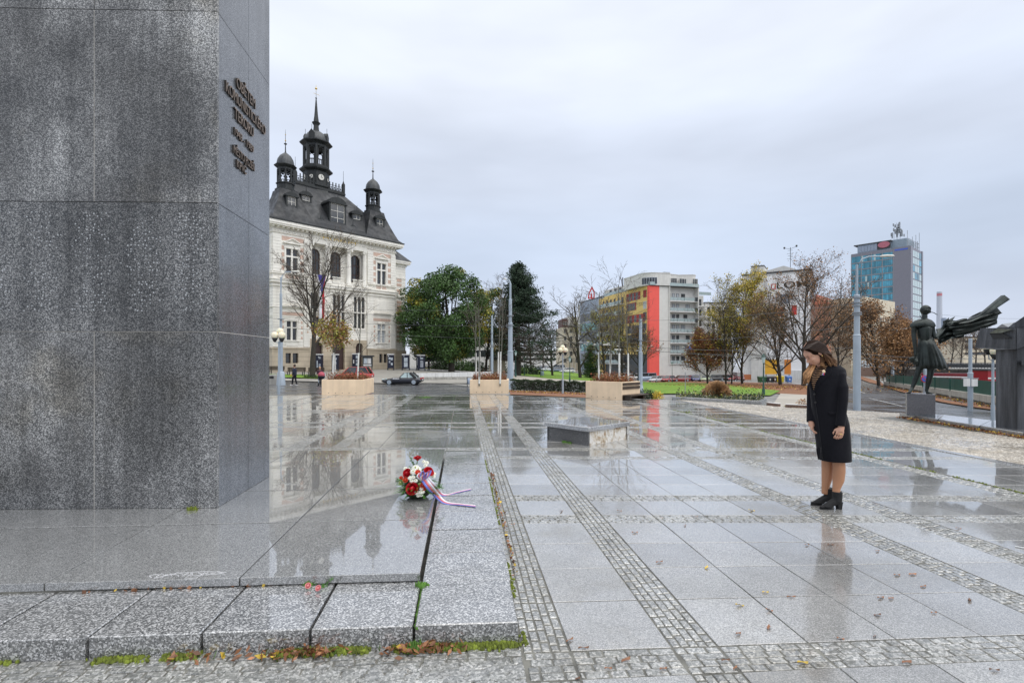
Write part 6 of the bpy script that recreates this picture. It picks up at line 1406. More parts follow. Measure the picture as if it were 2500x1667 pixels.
# ================================================================ cars
def car(label, u, Z, rot, col, L_=4.1, W_=1.7, Hh=1.45, kind='hatch', group=None, dz=0.13, simple=False):
    o = thing('parked_car' if group else 'car', label, 'car', at(u,Z,dz), rot-PSI, group); m = pm('car_paint_'+str(len(bpy.data.materials)), col, .25, .04, 1, coat=.8)
    hl = L_/2; hb = Hh*.56 if kind != 'roadster' else Hh*.60; hood = Hh*.50
    st = [(-hl,.42,.40),(-hl+.08,.30,hood*.80),(-hl+.5,.22,hood*.96),(-hl+L_*.27,.20,hb*.98),(-hl+L_*.5,.19,hb),(hl-L_*.2,.20,hb*1.02),(hl-.25,.24,hb*(1.02 if kind != 'roadster' else .96)),(hl-.04,.34,hb*.85),(hl,.45,.55)]
    rr = []
    for x, z0, z1 in st:
        e = 1-.16*abs(x/hl)**4; w2 = W_/2*e
        rr.append([(x,-w2*.93,z0),(x,-w2,z0+.14),(x,-w2,z1*.72),(x,-w2*.96,z1*.9),(x,-w2*.86,z1),(x,w2*.86,z1),(x,w2*.96,z1*.9),(x,w2,z1*.72),(x,w2,z0+.14),(x,w2*.93,z0)])
    mb = MB(); mb.rings(rr); mb.build('body', m, o)
    if kind == 'van': c0, c1, r0, r1 = -hl+.5, hl-.05, -hl+1.2, hl-.15
    elif kind == 'hatch': c0, c1, r0, r1 = -hl+L_*.24, hl-.12, -hl+L_*.42, hl-L_*.14
    elif kind == 'roadster': c0, c1, r0, r1 = -hl+L_*.44, hl-L_*.15, -hl+L_*.56, hl-L_*.29
    else: c0, c1, r0, r1 = -hl+L_*.24, hl-L_*.1, -hl+L_*.42, hl-L_*.28
    def cab(k, zt): return [[(c0,-W_/2*.86*k,hb*.97),(c0,W_/2*.86*k,hb*.97),(c1,W_/2*.86*k,hb*.97),(c1,-W_/2*.86*k,hb*.97)],[(r0,-W_/2*.70*k,zt),(r0,W_/2*.70*k,zt),(r1,W_/2*.70*k,zt),(r1,-W_/2*.70*k,zt)]]
    soft = kind == 'roadster'
    mb = MB(); mb.rings(cab(1.0, Hh-.03), sm=False); gl = mb.build('cabin_glass', M_glassd if not soft else M_glassp, o)
    mb = MB(); rf = [(r0-.02,-W_/2*.71,Hh-.05),(r0-.02,W_/2*.71,Hh-.05),(r1+.03,W_/2*.71,Hh-.05),(r1+.03,-W_/2*.71,Hh-.05)]; mb.rings([rf,[(p[0]*1.0+(.12 if p[0] == r0-.02 else -.12),p[1]*.86,Hh) for p in rf]]); mb.build('roof', m if not soft else M_rub, o)
    mb = MB()
    for sy_ in (-1,1):
        for (xa,xb) in ((c0,r0),(c1,r1),((c0+c1)/2,(r0+r1)/2)): mb.tube([(xa,sy_*W_/2*.865,hb*.97),(xb,sy_*W_/2*.705,Hh-.04)], .035 if xa != c1 or not soft else .16, 4)
    mb.build('window_pillars', m if not soft else M_rub, o)
    for sx in (-1,1):
        xw = sx*hl*.62+(.02 if sx < 0 else 0)
        for sy_ in (-1,1):
            mb = MB(); mb.lathe([(.20,-.10),(.31,-.10),(.325,-.06),(.325,.06),(.31,.10),(.20,.10)], 20); w_ = mb.build('wheel', M_rub, o, (xw,sy_*(W_/2-.09),.32), (R(90),0,0))
            mb = MB(); mb.lathe([(.215,-.104),(.215,.104)], 16); mb.k = 1; mb.lathe([(.17,-.106),(.17,-.1055)], 16); mb.k = 0
            for k in range(5): a_ = k*1.2566; mb.box(-.02,.02,.03,.19,-.112,.112,Matrix.Rotation(a_,4,'Z'))
            mb.build('rim', [M_galv, M_rub], w_)
    for sy_ in (-1,1):
        mb = MB(); mb.ball((-hl+.12,sy_*W_*.36,.58), (.12,.16,.07), 8, 6); mb.build('headlight', M_glassp, o)
        mb = MB(); mb.ball((hl-.06,sy_*W_*.38,.68), (.07,.13,.1), 8, 6); mb.build('tail_light', M_sred, o)
        mb = MB(); mb.ball((c0+.12,sy_*(W_/2+.06),hb+.03), (.07,.1,.06), 8, 5); mb.build('mirror', m, o)
    bx('number_plate', o, M_wpan, (-hl-.012,-hl+.01,-.26,.26,.40,.51)); bx('number_plate', o, M_wpan, (hl-.01,hl+.012,-.26,.26,.5,.61)); bx('sill', o, M_rub, (-hl*.45,hl*.45,-W_/2*.9,W_/2*.9,.14,.22))
    return o
rd = car('black open-top style roadster with soft top driving past the museum', 984, 51.5, 0, (.008,.009,.016), 4.05, 1.7, 1.28, 'roadster', dz=.08)
bx('white_door_label', rd, M_wpan, (-.85,-.22,-.862,-.845,.62,.72))
car('red hatchback mostly hidden behind the museum side planter', 864, 54, 0, (.55,.04,.045), 4.0, 1.7, 1.5, 'hatch', dz=.08)
gC = 'cars parked along the park edge'
for lab, u, Z, rot, col, L_, kd in (('dark red hatchback nearest, in front of the row',1661,114,0.15,(.22,.012,.018),4.3,'hatch'),('bright red hatchback left of the dark red one',1632,117,.7,(.42,.03,.03),4.0,'hatch'),('light red small car left of the two red hatchbacks',1618,119,.9,(.5,.06,.06),3.8,'hatch'),
    ('silver white car beside the lawn, left of the red cars',1601,116,.8,(.55,.56,.58),4.2,'sedan'),('pale blue van at the left end by the wire pole',1577,118,.1,(.38,.46,.58),4.8,'van'),('white car glimpsed right of the bench planter trees',1541,112,.1,(.6,.6,.6),4.3,'hatch'),('white estate car behind the bench planter trees',1520,114,.1,(.55,.56,.56),4.4,'sedan'),
    ('dark blue car behind the dark red hatchback',1690,121,.2,(.02,.03,.12),4.3,'sedan'),('blue hatchback under the tall sign',1700,118,1.2,(.03,.04,.2),4.0,'hatch'),('pale green car left of the rusty tree trunk',1722,116,1.0,(.42,.5,.3),3.8,'hatch'),('black car behind the ornamental grass',1745,118,.2,(.012,.013,.016),4.5,'sedan'),('black estate car right of the ornamental grass top',1762,119,.2,(.02,.02,.024),4.5,'hatch'),
    ('red car left of the maroon van',1782,120,1.3,(.38,.02,.02),4.1,'hatch'),('maroon van at the right end of the row',1803,118,1.4,(.16,.01,.02),4.8,'van'),('grey car behind the red cars under the coral stripe',1610,126,.2,(.12,.13,.14),4.2,'sedan'),('dark car parked behind the blue hatchback',1672,127,.2,(.03,.035,.04),4.3,'sedan')):
    car(lab, u, Z, rot, col, L_, 1.72, 1.95 if kd == 'van' else 1.46, kd, gC)
gD = 'cars on the far park road'
for lab, u, Z, rot, col, kd in (('dark blue car leftmost on the far park road',1325,150,.6,(.03,.05,.1),'hatch'),('silver car on the far park road',1337,146,.5,(.5,.52,.55),'sedan'),('white van on the far park road behind the crooked tree',1362,150,.1,(.62,.62,.62),'van'),('grey blue car before the white van',1359,138,.2,(.1,.14,.2),'sedan'),('white car right of the crooked tree',1385,135,.2,(.6,.6,.6),'hatch'),('silver car furthest right on the far park road',1450,128,.2,(.5,.5,.52),'sedan'),('dark car behind the bench planter shrubs',1432,127,.2,(.05,.05,.06),'hatch')):
    car(lab, u, Z, rot, col, 4.3, 1.72, 2.0 if kd == 'van' else 1.46, kd, gD)
car('white van parked behind the umbrella carrier', 1056, 92, 0.2, (.6,.6,.61), 5.2, 1.9, 2.2, 'van')
# ================================================================ right side: parapet, railing, river bank
pr = thing('road_parapet', 'long concrete parapet with openings and dark green railing along the right road', 'parapet', (0,0,0))
L0, L1 = W(2157,72), W(2424,32); dd = (L1-L0); nB = 9; M_grn = pm('dark_green_railing', (.006,.07,.05), .5, .15, 2); M_pcon = pm('pale_concrete_beam', (.42,.40,.35), .85, .14, 2, streak=.2)
for i in range(nB+3):
    a, b = L0+dd*(i/nB), L0+dd*((i+1)/nB)
    Za = a.x*SP+a.y*CP; Zb = b.x*SP+b.y*CP
    def quadbar(nm, z0a, z1a, z0b, z1b, th, m, off=0, gap=0):
        n_ = Vector((dd.y,-dd.x,0)).normalized(); A, B_ = a.lerp(b, gap), b.lerp(a, gap); A = A-n_*off; B_ = B_-n_*off; mb = MB()
        vs = []
        for P0, lo, hi in ((A,z0a,z1a),(B_,z0b,z1b)):
            for q in (P0, P0-n_*th): vs += [(q.x,q.y,lo),(q.x,q.y,hi)]
        mb.add(vs, [(0,1,3,2),(4,6,7,5),(0,4,5,1),(2,3,7,6),(1,5,7,3),(0,2,6,4)]); return mb.build(nm, m, pr)
    f_ = lambda v0, v1, k: zv(v0+(v1-v0)*k, Za+(Zb-Za)*0) 
    ua, ub = i/nB, (i+1)/nB
    zt = lambda t, Z, v0, v1: zv(v0+(v1-v0)*t, Z)
    gA_, gB_ = g(a.x,a.y), g(b.x,b.y)
    quadbar('beam', gA_+.35, gA_+.78, gB_+.35, gB_+.78, .45, M_pcon, 0, .004)
    quadbar('back_wall', gA_-.3, gA_+.4, gB_-.3, gB_+.4, .15, M_conc, .6, 0)
    for k in range(4):
        aa = a; quadbar('railing_panel', gA_+.80, gA_+1.75, gB_+.80, gB_+1.75, .03, M_grn, .3, .004) if k == 0 else None
    mb = MB(); mb.tube([(a.x,a.y,gA_+.7),(a.x,a.y,gA_+1.8)], .04, 6); mb.build('railing_post', M_grn, pr)
    mb = MB(); M_ = Matrix.Translation((a.x,a.y,gA_))@Matrix.Rotation(math.atan2(dd.y,dd.x),4,'Z'); mb.box(-.3,.3,-.02,.5,-.3,.36,M_); mb.build('pier', M_pcon, pr)
ew = thing('embankment_wall', 'dark stone river wall with railing on the far bank', 'wall', (0,0,0)); a, b = W(2180,122), W(2640,100); M_ = Matrix.Translation((a.x,a.y,0))@Matrix.Rotation(math.atan2((b-a).y,(b-a).x),4,'Z'); Lw = (b-a).length
M_dst = pm('dark_river_wall', (.06,.055,.05), .9, .35, 1.5, bump=.03, bscale=2, isl=.2)
for r_ in range(6):
    mb = MB(); x = 0
    while x < Lw: l_ = rnd.uniform(1.0,1.8); mb.box(x,x+l_-.05,rnd.uniform(-.05,.05),1,-5+.72*r_,-5+.72*(r_+1)-.04,M_); x += l_
    mb.build('stone_course', M_dst, ew)['kind'] = 'stuff'
mb = MB(); mb.box(0,Lw,-.1,1.2,-.75,-.4,M_); mb.build('coping', M_conc, ew)
mb = MB()
for i in range(60): mb.box(i*Lw/60,i*Lw/60+.12,.3,.4,-.4,.75,M_)
for z_ in (.05,.65): mb.box(0,Lw,.3,.38,z_,z_+.1,M_)
mb.box(0,Lw,.34,.36,-.3,.6,M_); mb.build('wall_railing', M_drkfr, ew)
struct(rib([W(2185,123),W(2640,101)],[W(2150,320),W(2900,300)],20,4,0,lambda x,y:-.5).build('far_bank', pm('pale_bank', (.42,.42,.43), .8, .3, .1)))
rt = thing('red_trailer', 'dark red trailer with a white stripe parked below the green railing', 'trailer', at(2300,62), R(-38)-PSI); bx('body', rt, pm('maroon_paint', (.16,.012,.018), .4, .06, 1), (-2,9.5,0,2.2,.5,2.2)); bx('stripe', rt, M_wpan, (-2,9.5,-.02,0,1.7,1.85)); 
for x_ in (0,8): mb = MB(); mb.tube([(x_,-.02,.4),(x_,.3,.4)], .4, 12); mb.build('wheel', M_rub, rt)
r2 = thing('red_kiosk', 'red cabin with a white stripe behind the globe lamp at the right', 'cabin', at(2412,48), -PSI); bx('wall', r2, pm('red_cabin_paint', (.30,.012,.02), .4, .06, 1), (0,3.4,0,2,-.5,2.55)); bx('stripe', r2, M_wpan, (0,3.4,-.02,0,1.75,1.9)); bx('roof', r2, M_darkr, (-.1,3.5,-.1,2.1,2.55,2.7))
# ---- granite platform, pedestal and concrete memorial
pf = thing('memorial_platform', 'wet granite platform slab with dark edge under the bronze girl and the concrete memorial', 'platform', (0,0,0))
fr = [G(2195,1016,0),G(2290,1033,0),G(2392,1050,0),G(2500,1068,0),G(2620,1088,0)]; bk = [W(2203,13.3),W(2303,12.75),W(2421,11.6),W(2560,10.9),W(2700,10.4)]
for i in range(4):
    q = [(fr[i].x+.01,fr[i].y),(fr[i+1].x,fr[i+1].y+.01),(bk[i+1].x,bk[i+1].y+.01),(bk[i].x+.01,bk[i].y)]
    blk('platform_slab', q, -.3, .1, .01, M_plat, pf)
pd = thing('statue_pedestal', 'square polished grey granite pedestal under the bronze girl', 'pedestal', W(2246,12.65,.1), R(-35)-PSI)
mb = MB(); mb.cbox(-.275,.275,-.27,.27,0,.55,.012); mb.build('block', granite('pedestal_granite', ((.07,.07,.08),(.13,.13,.145),(.2,.2,.215)), 170, .1, .25, 1.2, .12), pd)
mb = MB(); mb.box(-.277,.277,-.272,.272,-.001,.05); mb.build('damp_foot', M_monside, pd)
M_mem = NT('stained_dark_concrete'); _t = M_mem
c_ = _t.ramp(_t.noise(1, _t.pos((7,7,.5)), 5, .65), [(.36,(.018,.02,.024)),(.5,(.045,.048,.055)),(.68,(.10,.105,.118))]); _t.col(_t.mix(1, c_, _t.ramp(_t.noise(60), [(.3,.8),(.7,1.2)]), 'MULTIPLY')); _t.rough(.45); _t.bump(_t.noise(50), .003); M_mem = _t.mat
mm = thing('concrete_memorial', 'dark weathered concrete memorial block with sloping roof and carved opening at the right edge', 'memorial', (0,0,0))
def Pm(u, v, Z): return W(u, Z, zv(v, Z))
def hexa(nm, F4, dirv, m):
    mb = MB(); B4 = [p+dirv for p in F4]; n_ = len(F4); mb.add(list(F4)+B4, [tuple(range(n_)),tuple(range(2*n_-1,n_-1,-1))]+[((i+1)%n_,i,n_+i,n_+(i+1)%n_) for i in range(n_)]); me = mb.mesh(nm, m); bm = bmesh.new(); bm.from_mesh(me); bmesh.ops.recalc_face_normals(bm, faces=bm.faces); bm.to_mesh(me); bm.free(); return ob(nm, me, mm)
bdir = (W(2481,11.5)-W(2481,10.1)); bdir = Vector((bdir.x+.55, bdir.y+.1, 0)).normalized()
cz = lambda p, z: Vector((p.x,p.y,z))
c0, c1, c2 = W(2431,10.5), W(2482,10.05), W(2640,9.9)
hexa('column', [cz(c0,.1),cz(c1,.1),cz(c1,1.85),cz(c0,1.85)], bdir*1.2, M_mem); hexa('column', [cz(c1,.1)+Vector((.004,0,0)),cz(c2,.1),cz(c2,1.85),cz(c1,1.85)+Vector((.004,0,0))], bdir*1.1, M_mem)
hexa('cap', [Pm(2393,801,11.0),Pm(2480,800,9.95),Pm(2481,852,9.9),Pm(2431,854,10.4),Pm(2380,848,11.1)], bdir*1.3, M_mem)
hexa('cap_side', [Pm(2482,800,9.94),Pm(2560,800,9.6),Pm(2560,826,9.6),Pm(2482,852,9.9)], bdir*1.2, M_mem)
hexa('roof', [Pm(2461,799,10.3),Pm(2620,690,9.8),Pm(2620,799,9.8)], bdir*1.3, M_mem); hexa('ridge_pyramid', [Pm(2433,800,10.9),Pm(2446,791,10.9),Pm(2462,799,10.7)], bdir*.6, M_mem); hexa('roof_slab', [Pm(2446,790.5,11),Pm(2476,787,11),Pm(2462,799,10.8)], bdir*.5, M_railm)
hexa('lug', [Pm(2494,880,9.9),Pm(2560,880,9.7),Pm(2560,893,9.7),Pm(2494,891,9.9)], bdir*.3, M_mem)
fd = -bdir*.07
hexa('carved_opening', [Pm(2417,814,10.72)+fd,Pm(2447,813,10.33)+fd,Pm(2470,825,10.05)+fd,Pm(2425,827,10.6)+fd], bdir*.06, M_rub)
hexa('opening_lip', [Pm(2417,813.6,10.7)+fd,Pm(2437,802,10.4)+fd,Pm(2472,804,10.0)+fd,Pm(2447,812.6,10.3)+fd], bdir*.06, pm('mossy_concrete', (.14,.15,.12), .7, .3, 8))
# ================================================================ bronze girl
M_brz = pm('dark_green_bronze', (.035,.045,.042), .38, .45, 5, bump=.004, bscale=22, metal=.45, streak=.4)
st = thing('bronze_girl', 'bronze statue of a girl in a short dress seen from behind, holding out stiff drapery', 'statue', W(2248,12.5,.652), -PSI)
def s3(a, b, y=0): return lp(2180+.2041*a, 720+.2041*b, y, 2248, 12.5, .652)
def SP_(a, b): p = s3(a, b); return p.x, p.z
mb = MB(); T = mb.tube
T([s3(370,290),s3(370,400),s3(372,480),s3(380,560)], [.10,.15,.14,.125], 14); T([s3(380,540),s3(410,640),s3(415,720)], [.12,.16,.15], 14)
mb.ball(s3(355,350), (.26,.11,.10)); T([s3(378,300),s3(383,230)], [.062,.055], 10)
T([s3(255,350,.0),s3(250,450,.03),s3(258,560,.0),s3(268,660,-.02),s3(268,730,-.03)], [.06,.055,.048,.038,.03], 10)
T([s3(462,355),s3(480,440,.0),s3(500,515,-.03)], [.06,.055,.05], 10); T([s3(500,515,-.03),s3(570,450,.0),s3(640,375,.03)], [.05,.045,.032], 10)
T([s3(345,700),s3(310,900,.0),s3(262,1030,.05),s3(225,1125,.05)], [.10,.065,.06,.036], 10); T([s3(232,1110,.05),s3(200,1165,0),s3(165,1172,-.02)], [.04,.035,.022], 8)
T([s3(460,700),s3(455,860,-.04),s3(448,940,-.05),s3(425,1040,-.02),s3(405,1130,0)], [.12,.085,.07,.062,.038], 10); T([s3(402,1130,0),s3(410,1168,-.02),s3(475,1182,-.06)], [.042,.04,.022], 8)
for k in range(4): T([s3(268+4*k-6,725,-.03),s3(262+6*k-8,775-5*k,-.045)], [.012,.008], 6)
for k in range(4): T([s3(640,372+6*k,.03),s3(664,362+8*k,.03)], [.013,.009], 6)
fuse(mb, 'body', M_brz, st, .013, 4)
mb = MB(); hd_ = s3(387,180); mb.ball(hd_, (.105,.115,.125), 16, 12); mb.ball(hd_+Vector((-.045,-.07,-.01)), (.05,.05,.04)); mb.ball(hd_+Vector((.03,-.05,-.03)), (.06,.06,.05))
for k in range(9): a_ = k*.35; mb.tube([hd_+Vector((.1*math.cos(a_),-.03,.11*math.sin(a_))), hd_+Vector((.04*math.cos(a_),-.115,.02+.04*math.sin(a_)))], .014, 5)
mb.tube([s3(345,225,-.08),s3(322,245,-.09),s3(345,285,-.09)], [.014,.012,.01], 6); mb.tube([s3(430,215,-.06),s3(465,206,-.06),s3(495,215,-.05),s3(520,232,-.05),s3(542,237,-.05)], [.014,.012,.012,.01,.007], 6); fuse(mb, 'hair', M_brz, st, .009, 2)
def skirt(nm, rows, folds, amp, parent, m):
    rr = []
    for (a0, a1, b, yd, k) in rows:
        x0, z = SP_(a0, b); x1, _ = SP_(a1, b); cx, hw = (x0+x1)/2, (x1-x0)/2; yd = min(yd*.8, hw*.85); hw = max(hw*.45, (hw*hw-(.8*yd)**2)**.5); ring = []
        for i in range(64):
            t = 2*math.pi*i/64; f = 1+amp*k*math.sin(folds*t+1.3*math.sin(2*t)); ring.append((cx+hw*f*math.cos(t), yd*f*math.sin(t), z+.012*k*math.sin(folds*t*.5)))
        rr.append(ring)
    mb = MB(); mb.rings(rr, cap=False); o = mb.build(nm, m, parent); s_ = o.modifiers.new('s','SOLIDIFY'); s_.thickness = .015; return o
skirt('skirt', [(310,478,520,.135,.15),(302,510,600,.17,.4),(296,560,680,.20,.7),(292,600,760,.23,1),(290,628,830,.25,1.3),(288,640,885,.255,1.5)], 17, .045, st, M_brz)
skirt('cape_collar', [(330,410,290,.09,.1),(270,460,310,.13,.2),(222,490,340,.155,.3),(208,504,372,.16,.5),(214,497,382,.15,.6)], 7, .03, st, M_brz)
skirt('bodice', [(285,470,370,.135,.2),(296,462,430,.135,.2),(306,455,490,.125,.2),(312,458,540,.13,.2)], 9, .02, st, M_brz)
# cloth bunch in her left hand
mb = MB(); 
for k, (a0, b0, a1, b1) in enumerate(((268,740,196,770),(262,740,215,805),(270,735,250,835),(278,740,285,845),(240,760,210,790))): mb.tube([s3(a0,b0,-.05),s3((a0+a1)/2,(b0+b1)/2,-.09+.03*(k%3)),s3(a1,b1,-.04+.03*(k%2))], [.02,.045,.03], 6)
fuse(mb, 'cloth_bunch', M_brz, st, .012, 1)
# stiff drapery flying to the right
def s4(a, b, y=0): return lp(2250+.2551*a, 680+.2551*b, y, 2248, 12.5, .652)
def plate(nm, top, bot, y0, th=.05, fold=.03, nf=3, ph=0):
    n_ = 26; rr = []
    def samp(P_, t):
        t = t*(len(P_)-1); i = min(int(t), len(P_)-2); return s4(P_[i][0]+(P_[i+1][0]-P_[i][0])*(t-i), P_[i][1]+(P_[i+1][1]-P_[i][1])*(t-i))
    for i in range(n_+1):
        t = i/n_; a, b = samp(top,t), samp(bot,t); ring = []
        for j in range(9): p = a.lerp(b, j/8); yy = y0+fold*math.sin(j/8*math.pi*nf+ph+t*2)+.04*math.sin(t*5+ph); ring.append(Vector((p.x+.8*(yy-th/2), yy-th/2, p.z)))
        for j in range(8,-1,-1): p = a.lerp(b, j/8); yy = y0+fold*math.sin(j/8*math.pi*nf+ph+t*2)+.04*math.sin(t*5+ph); ring.append(Vector((p.x+.8*(yy-th/2), yy+th/2, p.z)))
        rr.append(ring)
    mb = MB(); mb.rings(rr, sm=False); return mb.build(nm, M_brz, st)
plate('drapery_strip', [(230,405),(300,410),(440,395),(560,350),(600,318),(785,163)], [(235,450),(320,440),(460,420),(590,365),(650,330),(836,207)], -.05, .09, .02, 1)
plate('drapery_strip', [(240,430),(330,425),(460,405),(600,350),(700,322),(752,315)], [(240,470),(330,455),(480,440),(640,390),(700,365),(772,330)], .03, .05, .03, 3, 1)
plate('drapery_strip', [(250,440),(340,440),(480,430),(620,395),(722,380)], [(300,570),(330,560),(430,535),(600,480),(726,432)], .0, .04, .035, 4, 2)
plate('drapery_strip', [(240,420),(290,400),(330,405),(400,385),(424,383)], [(240,440),(300,430),(350,428),(410,410),(432,398)], -.10, .03, .02, 2)
plate('drapery_strip', [(440,395),(500,350),(545,330),(578,315)], [(450,405),(520,370),(560,350),(592,322)], .06, .04, .01, 1)
plate('drapery_strip', [(150,480),(190,470),(230,455),(290,470),(300,540)], [(175,630),(200,612),(260,585),(300,568),(325,572)], .05, .04, .05, 5, 1)
plate('drapery_strip', [(290,540),(340,545),(408,535)], [(300,572),(350,570),(408,562)], .08, .05, .01, 1)
mb = MB()
for k in range(11): a0 = 225+rnd.uniform(-10,70); b0 = 405+rnd.uniform(-15,60); mb.tube([s4(150+8*k,560-12*k,.05), s4(a0,b0,rnd.uniform(-.08,.08)), s4(a0+rnd.uniform(10,50), b0-rnd.uniform(5,35), rnd.uniform(-.08,.08))], [.02,.04,.006], 5)
mb.build('drapery_folds', M_brz, st)
plate('drapery_sheet', [(230,440),(330,425),(460,405),(580,362),(660,335),(742,322)], [(290,560),(330,556),(430,528),(520,500),(610,470),(716,425)], .07, .04, .015, 2, .5)
plate('drapery_sheet', [(430,405),(560,365),(640,325),(705,262)], [(440,432),(580,402),(690,366),(756,318)], .02, .04, .012, 2, .2)
# leaves along the platform edge
litter('fallen_leaves', 'strip of brown and yellow leaves along the dark edge of the memorial platform', onseg(G(2200,1020), G(2520,1074), .05, .012, lambda x,y: 0), 900, .045)
litter('fallen_leaves', 'brown leaves gathered along the foot of the road parapet', onseg(W(2160,68), W(2424,31), .35, .17), 1200, .12)
# ================================================================ stone block bench on the square
sb = thing('stone_block_seat', 'low granite topped block seat standing on the wet square, its right side peeled to mortar', 'stone bench', (0,0,0))
n0, l0, r0_ = G(1436,1088), G(1336,1072), G(1531,1071.5); b0 = l0+r0_-n0
cen = (n0+b0)/2; cz2 = lambda p, z, k=1.0: Vector((cen.x+(p.x-cen.x)*k, cen.y+(p.y-cen.y)*k, z))
def side(nm, p, q, m, z1=.245):
    mb = MB(); inn = (cen-(p+q)/2); inn.z = 0; inn = inn.normalized()*.04; mb.add([cz2(p,-.01),cz2(q,-.01),cz2(q,z1),cz2(p,z1)]+[x+inn for x in (cz2(p,-.01),cz2(q,-.01),cz2(q,z1),cz2(p,z1))], [(0,1,2,3),(7,6,5,4),(0,4,5,1),(1,5,6,2),(2,6,7,3),(3,7,4,0)]); return mb.build(nm, m, sb)
M_bst = granite('dark_block_granite', ((.03,.03,.032),(.09,.09,.092),(.2,.2,.2)), 190, .25, .45, 1.5, .2)
side('granite_side', l0, n0, M_bst); side('granite_side', b0, l0, M_bst); side('granite_side', r0_, b0, M_bst)
t = NT('stained_mortar'); c_ = t.ramp(t.noise(9, t.pos((1,1,.6)), 5, .65), [(.33,(.22,.11,.045)),(.42,(.48,.41,.31)),(.52,(.66,.64,.60)),(.7,(.56,.53,.47))]); t.col(c_); t.rough(.85); t.bump(t.noise(18), .03)
side('mortar_side', n0+(r0_-n0)*.012, r0_, t.mat)
mb = MB(); k_ = 1.07; q = [cz2(p, 0, k_) for p in (n0, r0_, b0, l0)]; blk('top_slab', [(p.x,p.y) for p in q], .25, .33, .012, granite('rough_block_top', ((.07,.07,.072),(.22,.22,.22),(.42,.42,.42)), 150, .04, .2, 1.0, .15, lambda t_: .08, .6, bumpd=.004, coat=(1,.03,.12,2.4)), sb)
moss('weed_tuft', [(l0.x,l0.y),(l0.x-.02,l0.y-.02)], .03, 70, .10, M_grass)['label'] = 'green weed tuft at the left corner of the stone block seat'
moss('weed_tuft', [((l0.x*.6+n0.x*.4),(l0.y*.6+n0.y*.4)-.02),((l0.x*.4+n0.x*.6),(l0.y*.4+n0.y*.6)-.02)], .015, 120, .03, M_grass)['label'] = 'green weeds along the front foot of the stone block seat'
# ================================================================ people in the distance
M_skin = pm('skin', (.50,.27,.18), .5, .06, 20); M_dk = pm('black_clothing', (.008,.009,.014), .85, .2, 10); M_navy = pm('navy_clothing', (.012,.016,.035), .8, .15, 8); M_purp = pm('plum_jacket', (.05,.015,.03), .8, .15, 8); M_hairb = pm('dark_brown_hair', (.03,.016,.01), .6, .2, 20); M_blond = pm('blond_hair', (.35,.22,.1), .6, .2, 20); M_whs = pm('white_shoes', (.6,.6,.6), .6, .05, 5)
def person(label, u, Z, rot, h, jacket, trousers, hairm, stride=.25, arms=((.1,.75),(-.05,.75)), shoes=None):
    o = thing('person', label, 'person', at(u,Z,.08), rot-PSI); s = h/1.78; V_ = lambda x,y,z: Vector((x*s,y*s,z*s))
    mb = MB(); mb.ball(V_(.02,0,1.64), (.095*s,.08*s,.115*s)); mb.ball(V_(.1,0,1.62), (.03*s,.02*s,.03*s)); mb.tube([V_(0,0,1.35),V_(.01,0,1.56)], [.06*s,.05*s], 8); mb.tube([V_(0,0,.9),V_(0,0,1.2),V_(0,0,1.42)], [.12*s,.13*s,.12*s], 8)
    for sd_, (fx, hz) in zip((-1,1), arms): mb.tube([V_(0,.18*sd_,1.38),V_(-.03+fx*.4,.23*sd_,1.1),V_(fx*1.8,.2*sd_,hz+.1),V_(fx*2.0+.03,.2*sd_,hz)], [.05*s,.045*s,.032*s,.028*s], 7)
    for sd_ in (-1,1): mb.tube([V_(0,.09*sd_,.92),V_(stride*.5*sd_+.03,.09*sd_,.5),V_(stride*sd_,.09*sd_,.07)], [.08*s,.055*s,.038*s], 8)
    fuse(mb, 'body', M_skin, o, .022, 2)
    mb = MB(); mb.tube([V_(0,0,.82),V_(0,0,1.1),V_(0,0,1.35),V_(0,0,1.46)], [.17*s,.18*s,.185*s,.09*s], 12); mb.ball(V_(0,0,1.38), (.13*s,.22*s,.09*s))
    for sd_, (fx, hz) in zip((-1,1), arms): mb.tube([V_(0,.19*sd_,1.38),V_(-.03+fx*.4,.24*sd_,1.1),V_(fx*1.75,.2*sd_,hz+.12)], [.075*s,.065*s,.05*s], 8)
    fuse(mb, 'jacket', jacket, o, .024, 2)
    mb = MB()
    for sd_ in (-1,1): mb.tube([V_(0,.09*sd_,.92),V_(stride*.5*sd_+.03,.09*sd_,.5),V_(stride*sd_,.09*sd_,.1)], [.12*s,.08*s,.065*s], 8)
    fuse(mb, 'trousers', trousers, o, .024, 2)
    for sd_ in (-1,1): mb = MB(); mb.ball(V_(stride*sd_+.06,.09*sd_,.045), (.14*s,.055*s,.05*s)); mb.build('shoe', shoes or M_dk, o)
    mb = MB(); mb.ball(V_(-.01,0,1.67), (.105*s,.095*s,.11*s)); mb.build('hair', hairm, o); return o
person('man in dark jacket walking past with something yellow in his hand', 719, 41, R(180), 1.76, M_navy, M_dk, M_hairb, .16, ((.16,.95),(.02,.75)), M_whs)
pk = thing('yellow_bag', 'small yellow packet carried by the walking man', 'bag', W(711,41,zv(916,41)), 0); mb = MB(); mb.ball((0,0,0), (.1,.07,.08), 8, 6); mb.build('packet', M_lfy, pk)
person('woman in plum jacket pushing a stroller towards the square', 781, 42, R(-75), 1.62, M_purp, M_dk, M_blond, .1, ((.17,.95),(.17,.95)))
sr = thing('stroller', 'dark stroller with a red hood half hidden by the first planter', 'stroller', at(785,41.0,.08), R(-75)-PSI)
mb = MB(); mb.ball((0,0,.78), (.38,.27,.2), 12, 8); mb.build('seat', M_dk, sr); mb = MB(); mb.ball((.05,0,.92), (.3,.27,.27), 12, 8); mb.build('hood', pm('rose_hood', (.4,.07,.1), .7, .1, 5), sr)
